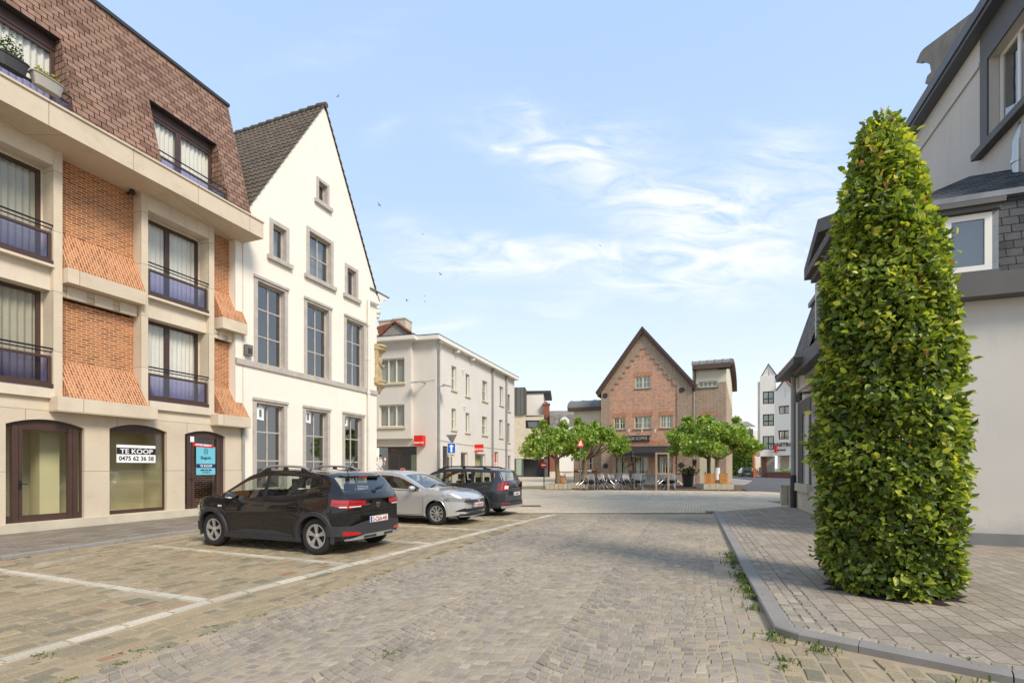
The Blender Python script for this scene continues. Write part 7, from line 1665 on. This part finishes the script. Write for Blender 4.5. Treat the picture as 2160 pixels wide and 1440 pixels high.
    def wrap(end, xs, ye, z0f, z1f, off, mat, name, sides=(1, -1), n=22, par=None):
        """skin patch that runs from the flank round the corner onto the end face; s runs 0..1"""
        XE = XR if end < 0 else XF
        for s in sides:
            L1 = abs(XE - xs); yc = S(XE, .6); L2 = yc - ye; T = L1 + L2; v = []
            for k in range(n + 1):
                t = T * k / n; u = k / n
                z0, z1 = z0f(u), z1f(u)
                for (z, o) in ((z0, -.003), (z0, off), ((z0 * 2 + z1) / 3, off), ((z0 + 2 * z1) / 3, off), (z1, off), (z1, -.003)):
                    if t < L1: x = xs + (XE - xs) * t / L1; y = S(x, z) + o; cr = max(0, 1 - (L1 - t) / .06); x += end * o * cr
                    else: x = XE + end * o; y = S(XE, z) * max(0, 1 - (t - L1) / yc) + (o if t - L1 < .02 else 0)
                    v.append((x, s * y, z))
            f = [(6 * k + i, 6 * k + 6 + i, 6 * k + 7 + i, 6 * k + 1 + i) for k in range(n) for i in range(5)] + [tuple(range(6)), tuple(6 * n + q for q in range(6))[::-1]]
            MB().add(v, f).build(name, mat, par or r, smooth=30, uv=False)
    def seam(pts, s, name='door_seam'):
        v = []
        for (x, z) in pts: v += [(x - .004, s * (S(x, z) + .0015), z), (x + .004, s * (S(x, z) + .0015), z)]
        MB().add(v, [(2 * k, 2 * k + 1, 2 * k + 3, 2 * k + 2) for k in range(len(pts) - 1)]).build(name, 'black', r, uv=False)
    def hseam(x0, x1, z, s):
        K = 10; v = []
        for k in range(K + 1): x = x0 + (x1 - x0) * k / K; v += [(x, s * (S(x, z) + .0015), z - .004), (x, s * (S(x, z) + .0015), z + .004)]
        MB().add(v, [(2 * k, 2 * k + 1, 2 * k + 3, 2 * k + 2) for k in range(K)]).build('door_seam', 'black', r, uv=False)
    zline = lambda a, b: [a + (b - a) * k / 10 for k in range(11)]
    for s in (1, -1):
        d0, d1, d2 = sp['doors']
        seam([(d0 + .02 * math.sin(k / 10 * 3), z) for k, z in enumerate(zline(.27, zbelt(d0)))], s); seam([(d1, z) for z in zline(.27, zbelt(d1))], s)
        seam([(d2 - .0 + (.22 * max(0, (.75 - z)) ** .7 if z < .75 else 0), z) for z in zline(.45, zbelt(d2))], s); hseam(d1, d0, .272, s); hseam(d2 + .3, d1, .272, s)
        for xh in sp['handles']:
            z = sp.get('zh', .82); MB().tube([(xh - .09, s * (S(xh, z) - .005), z), (xh - .07, s * (S(xh, z) + .025), z), (xh + .07, s * (S(xh, z) + .025), z), (xh + .09, s * (S(xh, z) - .005), z)], .013, 6).build('handle', sp['paint'] if sp['paint'] != 'paint_black' else 'metal_black', r, smooth=50)
        xm = sp['mirror']; zm = zbelt(xm) + .07; y0 = S(xm, zbelt(xm)); mb = MB(); v = []
        for (dx, k) in ((-.055, .55), (-.05, .85), (0, 1), (.045, .8), (.07, .4)):
            for q in range(12): t = 2 * math.pi * q / 12; v.append((xm + dx, s * (y0 + .12 + .115 * k * math.cos(t)), zm + .068 * k * math.sin(t)))
        mb.add(v, [(12 * a + b, 12 * a + (b + 1) % 12, 12 * a + 12 + (b + 1) % 12, 12 * a + 12 + b) for a in range(4) for b in range(12)] + [tuple(48 + b for b in range(12))]); mo = mb.build('mirror', sp['paint'], r, smooth=60)
        MB().add([(xm - .056, s * (y0 + .12 + .095 * math.cos(2 * math.pi * q / 14)), zm + .052 * math.sin(2 * math.pi * q / 14)) for q in range(14)], [tuple(range(14))]).build('mirror_glass', 'chrome', mo)
        MB().tube([(xm + .02, s * (y0 - .02), zbelt(xm) + .0), (xm + .01, s * (y0 + .06), zm - .03)], .025, 6).build('mirror_foot', 'metal_black', mo)
        side_panel(sp['side'][0][0] - .02, sp['side'][-1][1] + .02, lambda x: zbelt(x) - .022, lambda x: zbelt(x) - .004, .004, 'metal_black', 'window_trim', sides=(s,))
    sp['extra'](r, dict(S=S, w=w, ztop=ztop, zbelt=zbelt, XR=XR, XF=XF, W2=W2, wb=wb, Ra=Ra, zc=zc, arch_trim=arch_trim, side_panel=side_panel, wrap=wrap, seam=seam, MBc=MB))
    # bow the nose and tail in plan: corners drawn back from the centre line
    def bow(o):
        if o.type == 'MESH':
            for v in o.data.vertices:
                x, y = v.co.x, min(1.0, abs(v.co.y) / W2)
                tr_ = max(0, min(1, (-wb - .25 - x) / (-wb - .25 - XR))); tf_ = max(0, min(1, (x - wb - .1) / (XF - wb - .1)))
                if tr_ > 0: v.co.x = x + sp.get('bowr', .17) * tr_ ** 1.5 * y ** 3
                if tf_ > 0: v.co.x = x - sp.get('bowf', .26) * tf_ ** 1.5 * y ** 2.6
        for c in o.children: bow(c)
    bow(r)
    r.location = (loc[0], loc[1], loc[2] if len(loc) > 2 else 0); r.rotation_euler = (0, 0, rz)
    return r
m, nt, p = newmat('chrome'); p.inputs['Base Color'].default_value = (.75, .75, .75, 1); p.inputs['Metallic'].default_value = 1; p.inputs['Roughness'].default_value = .08
RF = Frame(0, 0, R(-90)); FF_ = Frame(0, 0, R(90))
def plate(r, x, z, txt, end, off=0.0, col_='plate_red', tilt=0):
    F = Frame(x, 0, R(-90) if end < 0 else R(90)); p_ = MB(F).box(-.26 + off, .26 + off, -.012, .0, z - .058, z + .058).build('number_plate', 'plate_white', r)
    MB(F).box(-.255 + off, -.21 + off, -.014, -.0122, z - .05, z + .05).build('blue_strip', 'sign_blue', p_)
    for a in ((-.257, .257, z + .05, z + .054), (-.257, .257, z - .054, z - .05)): MB(F).box(a[0] + off, a[1] + off, -.014, -.0122, a[2], a[3]).build('rim', col_, p_)
    text(p_, txt, .105, F, .02 + off, z - .037, -.0145, col_, ext=.0008, sx=.86, bold=.0015)
def rails(r, D, x0, x1, h, mat='metal_black', mat2='skid'):
    for s in (1, -1):
        zt = lambda x: D['ztop'](x); yy = lambda x: s * (D['S'](x, D['zbelt'](x)) - .30 * (zt(x) - D['zbelt'](x)) - .05); n = 14; P = []
        for k in range(n + 1):
            x = x0 + (x1 - x0) * k / n; e = min(1, min(k, n - k) / 2.2); P.append((x, yy(x), zt(x) - .03 + (h + .03) * e))
        o = MB().tube(P, .022, 8).build('roof_rail', mat2, r, smooth=60)
        mb = MB()
        for (a, b) in ((x0, x0 + .28), ((x0 + x1) / 2 - .06, (x0 + x1) / 2 + .06), (x1 - .28, x1)): mb.add([(a, yy(a) - s * .02, zt(a) - .03), (b, yy(b) - s * .02, zt(b) - .03), (b - .03 * (b > a), yy(b) - s * .015, zt(b) + h * .9), (a + .03, yy(a) - s * .015, zt(a) + h * (.9 if a > x0 else .35)), (a, yy(a) + s * .02, zt(a) - .03), (b, yy(b) + s * .02, zt(b) - .03), (b - .03, yy(b) + s * .015, zt(b) + h * (.9 if b < x1 else .35)), (a + .03, yy(a) + s * .015, zt(a) + h * (.9 if a > x0 else .35))], [(0, 1, 2, 3), (4, 5, 6, 7), (3, 2, 6, 7), (0, 3, 7, 4), (1, 2, 6, 5)])
        mb.build('rail_foot', mat, o)
def sandero(r, D):
    XR, XF = D['XR'], D['XF']; zb, S = D['zbelt'], D['S']; wb = D['wb']
    D['arch_trim'](.075, 'cladding', .022)
    D['side_panel'](-wb + .33, wb - .33, lambda x: .205, lambda x: .30, .018, 'cladding', 'sill_trim')
    def zt(x): u = (x + .95) / 1.9; return .30 + .09 * min(1, max(0, min(u, 1 - u) * 3.2))
    D['side_panel'](-.80, .86, lambda x: .301, lambda x: zt(x), .009, 'cladding', 'door_cladding')
    # rear: cladding bumper, silver skid, lamps
    D['wrap'](-1, XR + .42, 0.0, lambda u: .34 + .0 * u, lambda u: .52 + (.10 * max(0, (u - .45) / .55) ** .8 if u > .45 else 0), .028, 'cladding', 'bumper_trim')
    D['wrap'](-1, XR + .03, 0.0, lambda u: .27 + .0 * u, lambda u: .29 + .055 * min(1, u * 2), .042, 'skid', 'skid_plate'); D['wrap'](-1, XR + .04, .50, lambda u: .355, lambda u: .43 - .03 * u, .036, 'lamp_red', 'reflector', n=10)
    for s in (1, -1): MB().box(XR - .055, XR - .044, s * .12 - .02, s * .12 + .30 * s + .0 if s > 0 else -.40, .285, .325).build('skid_slot', 'cladding', r) if s > 0 else MB().box(XR - .055, XR - .044, -.42, -.14, .285, .325).build('skid_slot', 'cladding', r)
    D['wrap'](-1, XR + .30, .36, lambda u: .86 - .035 * math.sin(u * 3.1) ** 2 + .03 * abs(u - .5), lambda u: .985 - .03 * u, .016, 'lamp_red', 'tail_lamp')
    D['wrap'](-1, XR + .10, .46, lambda u: .845, lambda u: .862, .018, 'lamp_white', 'tail_lamp_clear', n=12); D['wrap'](-1, XR + .27, .44, lambda u: .905, lambda u: .918, .020, 'lamp_dark_red', 'tail_lamp_band'); D['wrap'](-1, XR + .24, .5, lambda u: .88, lambda u: .888, .020, 'lamp_dark_red', 'tail_lamp_band')
    mb = MB().box(XR - .018, XR + .02, -.62, .62, .955, .975); mb.build('tailgate_ridge', sp_black['paint'], r)
    F = Frame(XR, 0, R(-90)); MB(F).prism([(-.045, .845), (.045, .845), (.05, .90), (.0, .905), (-.05, .90), (-.035, .82)] if False else [(0, .81), (.035, .83), (.045, .90), (-.045, .90), (-.035, .83)], -.016, -.004).build('badge', 'alu', r); MB(F).prism([(0, .828), (.022, .84), (.026, .878), (-.026, .878), (-.022, .84)], -.019, -.0165).build('badge_centre', 'metal_black', r)
    text(r, 'SANDERO', .04, F, -.32, .865, -.006, 'alu', name='model_letters', sx=1.3)
    plate(r, XR - .034, .60, '2-CGA-445', -1)
    for s in (1, -1): D['seam']([(XR + .30 + .0 * z, z) for z in [.50 + .03 * k for k in range(12)]], s, 'bumper_seam')
    K = [(XR - .0015, -.66 + 1.32 * k / 12, .72) for k in range(13)]; MB().add([(a, b, c - .005) for a, b, c in K] + [(a, b, c + .005) for a, b, c in K], [(k, k + 1, 14 + k, 13 + k) for k in range(12)]).build('tailgate_seam', 'black', r)
    # spoiler, wiper, antenna
    xs = sp_black['rscreen'][1]; zz = D['ztop'](xs)
    MB().add([(xs + .12, -.52, zz + .035), (xs + .12, .52, zz + .035), (xs - .10, .50, zz + .015), (xs - .10, -.50, zz + .015), (xs + .06, -.52, zz - .02), (xs + .06, .52, zz - .02), (xs - .085, .5, zz - .02), (xs - .085, -.5, zz - .02)], [(0, 1, 2, 3), (4, 5, 6, 7), (3, 2, 6, 7), (0, 3, 7, 4), (1, 2, 6, 5)]).build('spoiler', 'paint_black', r)
    MB().box(xs - .095, xs - .085, -.12, .12, zz - .012, zz + .01).build('brake_light', 'lamp_red', r)
    q = lambda x: D['ztop'](x); MB().tube([(XR + .10, -.02, q(XR + .10) + .04), (XR + .14, -.22, q(XR + .14) + .055), (XR + .17, -.42, q(XR + .17) + .05)], .012, 6).lathe([(0, .05), (.035, .04), (.04, 0)], (XR + .1, -.02, q(XR + .1)), n=10).build('wiper', 'metal_black', r)
    xa = -1.25; MB().tube([(xa, 0, q(xa) + .0), (xa - .05, 0, q(xa) + .05), (xa - .27, 0, q(xa) + .30)], .008, 6).build('antenna', 'metal_black', r)
    rails(r, D, -1.05, .28, .05)
    # front lamp, side marker
    D['wrap'](1, XF - .34, .45, lambda u: .66 + .03 * u, lambda u: .80 - .06 * u, .01, 'lamp_white', 'headlamp'); D['wrap'](1, XF - .3, 0, lambda u: .3, lambda u: .46, .02, 'cladding', 'front_bumper_trim')
    for s in (1, -1): MB().box(1.0, 1.10, s * (S(1.05, .80) - .003) if s > 0 else -(S(1.05, .8) + .006), s * (S(1.05, .80) + .006) if s > 0 else -(S(1.05, .8) - .003), .79, .825).build('side_marker', 'lamp_white', r)
sp_black = dict(xr=-1.98, xf=2.12, W=1.78, bowr=.15, bowf=.24, wb=2.604, paint='paint_black', arch=.37, tum=.30, spokes=5, twin=True, sw=(.012, .019), tyre=.33, rimr=.212, zh=.85,
    top=[(-1.98, .965), (-1.95, 1.01), (-1.90, 1.07), (-1.55, 1.385), (-1.46, 1.435), (-1.15, 1.475), (-.6, 1.515), (-.1, 1.525), (.2, 1.49), (.46, 1.41), (1.06, 1.07), (1.24, 1.03), (1.7, .965), (1.96, .86), (2.07, .76), (2.12, .66)],
    belt=[(-1.98, .94), (-1.86, 1.04), (-1.35, 1.10), (-1.0, 1.06), (-.5, .985), (.3, .95), (1.0, .935), (1.3, .945), (1.7, .90), (1.97, .79), (2.12, .63)],
    side=[(-1.12, -.84), (-.80, -.10), (-.01, .86)], wscreen=(.45, 1.10), rscreen=(-1.89, -1.56), doors=(.93, -.055, -.98), handles=(.08, -.80), mirror=.74, extra=sandero)
def polo(r, D):
    XR, XF = D['XR'], D['XF']; S = D['S']
    D['wrap'](1, XF - .56, .40, lambda u: .655 - .03 * u, lambda u: .70 + .06 * math.sin(min(1, u * 1.6) * 2.2) - .02 * u, .010, 'lamp_clear', 'headlamp'); D['wrap'](1, XF - .54, .41, lambda u: .66 - .03 * u, lambda u: .695 + .055 * math.sin(min(1, u * 1.6) * 2.2) - .02 * u, .004, 'lamp_white', 'headlamp_reflector')
    D['wrap'](1, XF - .005, 0.0, lambda u: .615, lambda u: .69 - .01 * u, .010, 'metal_black', 'grille'); D['wrap'](1, XF - .005, 0.0, lambda u: .645, lambda u: .652, .014, 'alu', 'grille_bar'); D['wrap'](1, XF - .005, 0, lambda u: .667, lambda u: .674, .014, 'alu', 'grille_bar')
    D['wrap'](1, XF - .10, .0, lambda u: .255, lambda u: .31 + .02 * u, .012, 'metal_black', 'lower_grille'); D['wrap'](1, XF - .10, .0, lambda u: .235, lambda u: .252, .022, 'skid', 'chrome_strip'); D['wrap'](1, XF - .01, .0, lambda u: .365, lambda u: .445, .010, 'metal_black', 'lower_grille')
    D['wrap'](1, XF - .22, .58, lambda u: .37, lambda u: .37 + .10 * u, .008, 'metal_black', 'fog_lamp')
    F = Frame(XF, 0, R(90)); mb = MB(F); K = 20
    P = [(.052 * math.cos(2 * math.pi * k / K), -.02, .655 + .052 * math.sin(2 * math.pi * k / K)) for k in range(K + 1)]; mb.tube(P, .006, 6).tube([(-.03, -.02, .69), (-.012, -.02, .615), (0, -.02, .655), (.012, -.02, .615), (.03, -.02, .69)], .006, 5); mb.build('badge', 'alu', r); MB(F).lathe([(0, -.012), (.05, -.012)], (0, 0, .655), 'y', 16).build('badge_back', 'metal_black', r)
    plate(r, XF + .014, .53, '1-VDH-810', 1)
    D['side_panel'](-D['wb'] + .37, D['wb'] - .37, lambda x: .205, lambda x: .245, .006, 'metal_black', 'sill_trim')
    D['wrap'](-1, XR + .25, .4, lambda u: .78, lambda u: .92, .012, 'lamp_red', 'tail_lamp')
    for s in (1, -1): MB().tube([(.90, s * .5, D['ztop'](.90) + .02), (.80, s * .05, D['ztop'](.80) + .035)], .010, 5).build('wiper', 'metal_black', r)
    MB().tube([(-1.1, 0, D['ztop'](-1.1) + .015), (-1.32, 0, D['ztop'](-1.1) + .22)], .007, 6).build('antenna', 'metal_black', r)
    D['arch_trim'](.018, 'paint_silver', .006)
sp_silver = dict(xr=-1.94, xf=2.11, W=1.74, wb=2.55, paint='paint_silver', arch=.355, tum=.32, spokes=9, sw=(.010, .030), tyre=.315, rimr=.205, crease=.82, zh=.83,
    top=[(-1.94, .93), (-1.88, 1.0), (-1.80, 1.06), (-1.52, 1.36), (-1.40, 1.41), (-1.0, 1.445), (-.6, 1.455), (-.25, 1.44), (.02, 1.395), (.22, 1.32), (.90, .995), (1.06, .965), (1.45, .925), (1.8, .865), (1.98, .80), (2.07, .73), (2.11, .65)],
    belt=[(-1.94, .90), (-1.8, 1.0), (-1.3, 1.0), (-.5, .965), (.3, .93), (.8, .91), (1.1, .915), (1.5, .885), (1.85, .81), (2.11, .62)],
    side=[(-1.42, -1.05), (-1.0, -.26), (-.17, .72)], wscreen=(.16, .94), rscreen=(-1.80, -1.52), doors=(.86, -.21, -1.03), handles=(-.08, -.90), mirror=.60, extra=polo)
def wagon(r, D):
    XR, XF = D['XR'], D['XF']; S = D['S']; wb = D['wb']
    D['arch_trim'](.06, 'cladding', .018); D['side_panel'](-wb + .34, wb - .34, lambda x: .205, lambda x: .32, .014, 'cladding', 'sill_trim')
    D['wrap'](-1, XR + .45, 0, lambda u: .31, lambda u: .46, .026, 'cladding', 'bumper_trim'); D['wrap'](-1, XR + .08, 0, lambda u: .26, lambda u: .34, .042, 'skid', 'skid_plate'); D['wrap'](-1, XR + .09, .55, lambda u: .40, lambda u: .43, .034, 'lamp_red', 'reflector', n=8)
    D['wrap'](-1, XR + .24, .58, lambda u: .80 + .03 * u, lambda u: 1.06, .014, 'lamp_dark_red', 'tail_lamp'); D['wrap'](-1, XR + .10, .60, lambda u: .84, lambda u: 1.07, .018, 'lamp_red', 'tail_lamp_band', n=12); D['wrap'](-1, XR + .02, .62, lambda u: .87, lambda u: .97, .022, 'lamp_white', 'tail_lamp_clear', n=8)
    plate(r, XR - .012, .70, '1-XKP-97', -1); F = Frame(XR, 0, R(-90)); MB(F).prism([(0, .93), (.035, .95), (.045, 1.0), (-.045, 1.0), (-.035, .95)], -.012, -.002).build('badge', 'alu', r)
    MB(F).box(-.45, .45, -.02, -.002, .86, .885).build('tailgate_ridge', 'paint_grey', r); rails(r, D, -1.65, .30, .045, 'metal_black', 'metal_black')
    q = D['ztop']; MB().tube([(XR + .08, 0, q(XR + .08) + .03), (XR + .12, -.3, q(XR + .12) + .03)], .012, 6).build('wiper', 'metal_black', r)
    D['wrap'](1, XF - .34, .45, lambda u: .66, lambda u: .80 - .06 * u, .01, 'lamp_white', 'headlamp')
sp_grey = dict(xr=-2.26, xf=2.22, W=1.76, wb=2.634, paint='paint_grey', arch=.365, tum=.26, spokes=5, sw=(.02, .034), tyre=.325, rimr=.21, zh=.86,
    top=[(-2.26, 1.0), (-2.23, 1.06), (-2.17, 1.12), (-1.99, 1.42), (-1.93, 1.47), (-1.5, 1.505), (-.7, 1.53), (-.1, 1.525), (.24, 1.48), (.5, 1.39), (1.08, 1.07), (1.28, 1.02), (1.8, .95), (2.05, .86), (2.18, .76), (2.22, .66)],
    belt=[(-2.26, .97), (-2.0, 1.06), (-1.2, 1.02), (-.5, .99), (.3, .965), (1.0, .94), (1.35, .95), (1.8, .89), (2.1, .77), (2.22, .63)],
    side=[(-1.86, -1.12), (-.98, -.06), (.03, .88)], wscreen=(.48, 1.12), rscreen=(-2.17, -1.99), doors=(.95, -.015, -1.05), handles=(.16, -.88), mirror=.76, extra=wagon)
def green(r, D):
    XR = D['XR']; D['wrap'](-1, XR + .16, .56, lambda u: .72, lambda u: .95, .014, 'lamp_red', 'tail_lamp'); plate(r, XR - .012, .52, '1-ABC-23', -1); D['wrap'](-1, XR + .4, 0, lambda u: .36, lambda u: .50, .03, 'cladding', 'bumper_trim')
sp_green = dict(sp_grey); sp_green.update(paint='paint_green', extra=green)
hd = math.atan2(.383, -.924)
hd = math.atan2(.375, -.927)
car(sp_black, (0, 0), hd, 'glossy black hatchback with roof rails parked nose to the wall, nearest car')
# correct placement: left wheels stand on the line through their contact points
def place(o, x, y, h): o.location = (x, y, 0); o.rotation_euler = (0, 0, h)
hx = (math.cos(hd), math.sin(hd)); px_ = (-hx[1], hx[0])   # heading, car's left
blk = [o for o in col.objects if o.name.startswith('parked_car')][0]
place(blk, -4.66 - px_[0] * .80, 9.08 - px_[1] * .80, hd)
h2 = math.atan2(-.375, .927); hx2 = (math.cos(h2), math.sin(h2)); r2 = (hx2[1], -hx2[0])   # nose out, right side to the camera
s2 = car(sp_silver, (0, 0), h2, 'silver hatchback parked nose out between the black and dark grey cars')
place(s2, -2.0 - 1.275 * hx2[0] - r2[0] * .78, 12.96 - 1.275 * hx2[1] - r2[1] * .78, h2)
h3 = math.atan2(.375, -.927); hx3 = (math.cos(h3), math.sin(h3)); l3 = (-hx3[1], hx3[0])
s3 = car(sp_grey, (0, 0), h3, 'dark grey estate car with roof rails, farthest of the three in the bays')
place(s3, -1.02 + 1.317 * hx3[0] - l3[0] * .78, 15.38 + 1.317 * hx3[1] - l3[1] * .78, h3)
s4 = car(sp_green, (0, 0), R(72), 'dark green car seen from behind in front of the far hedge')
place(s4, 37.2, 77.0, R(72))
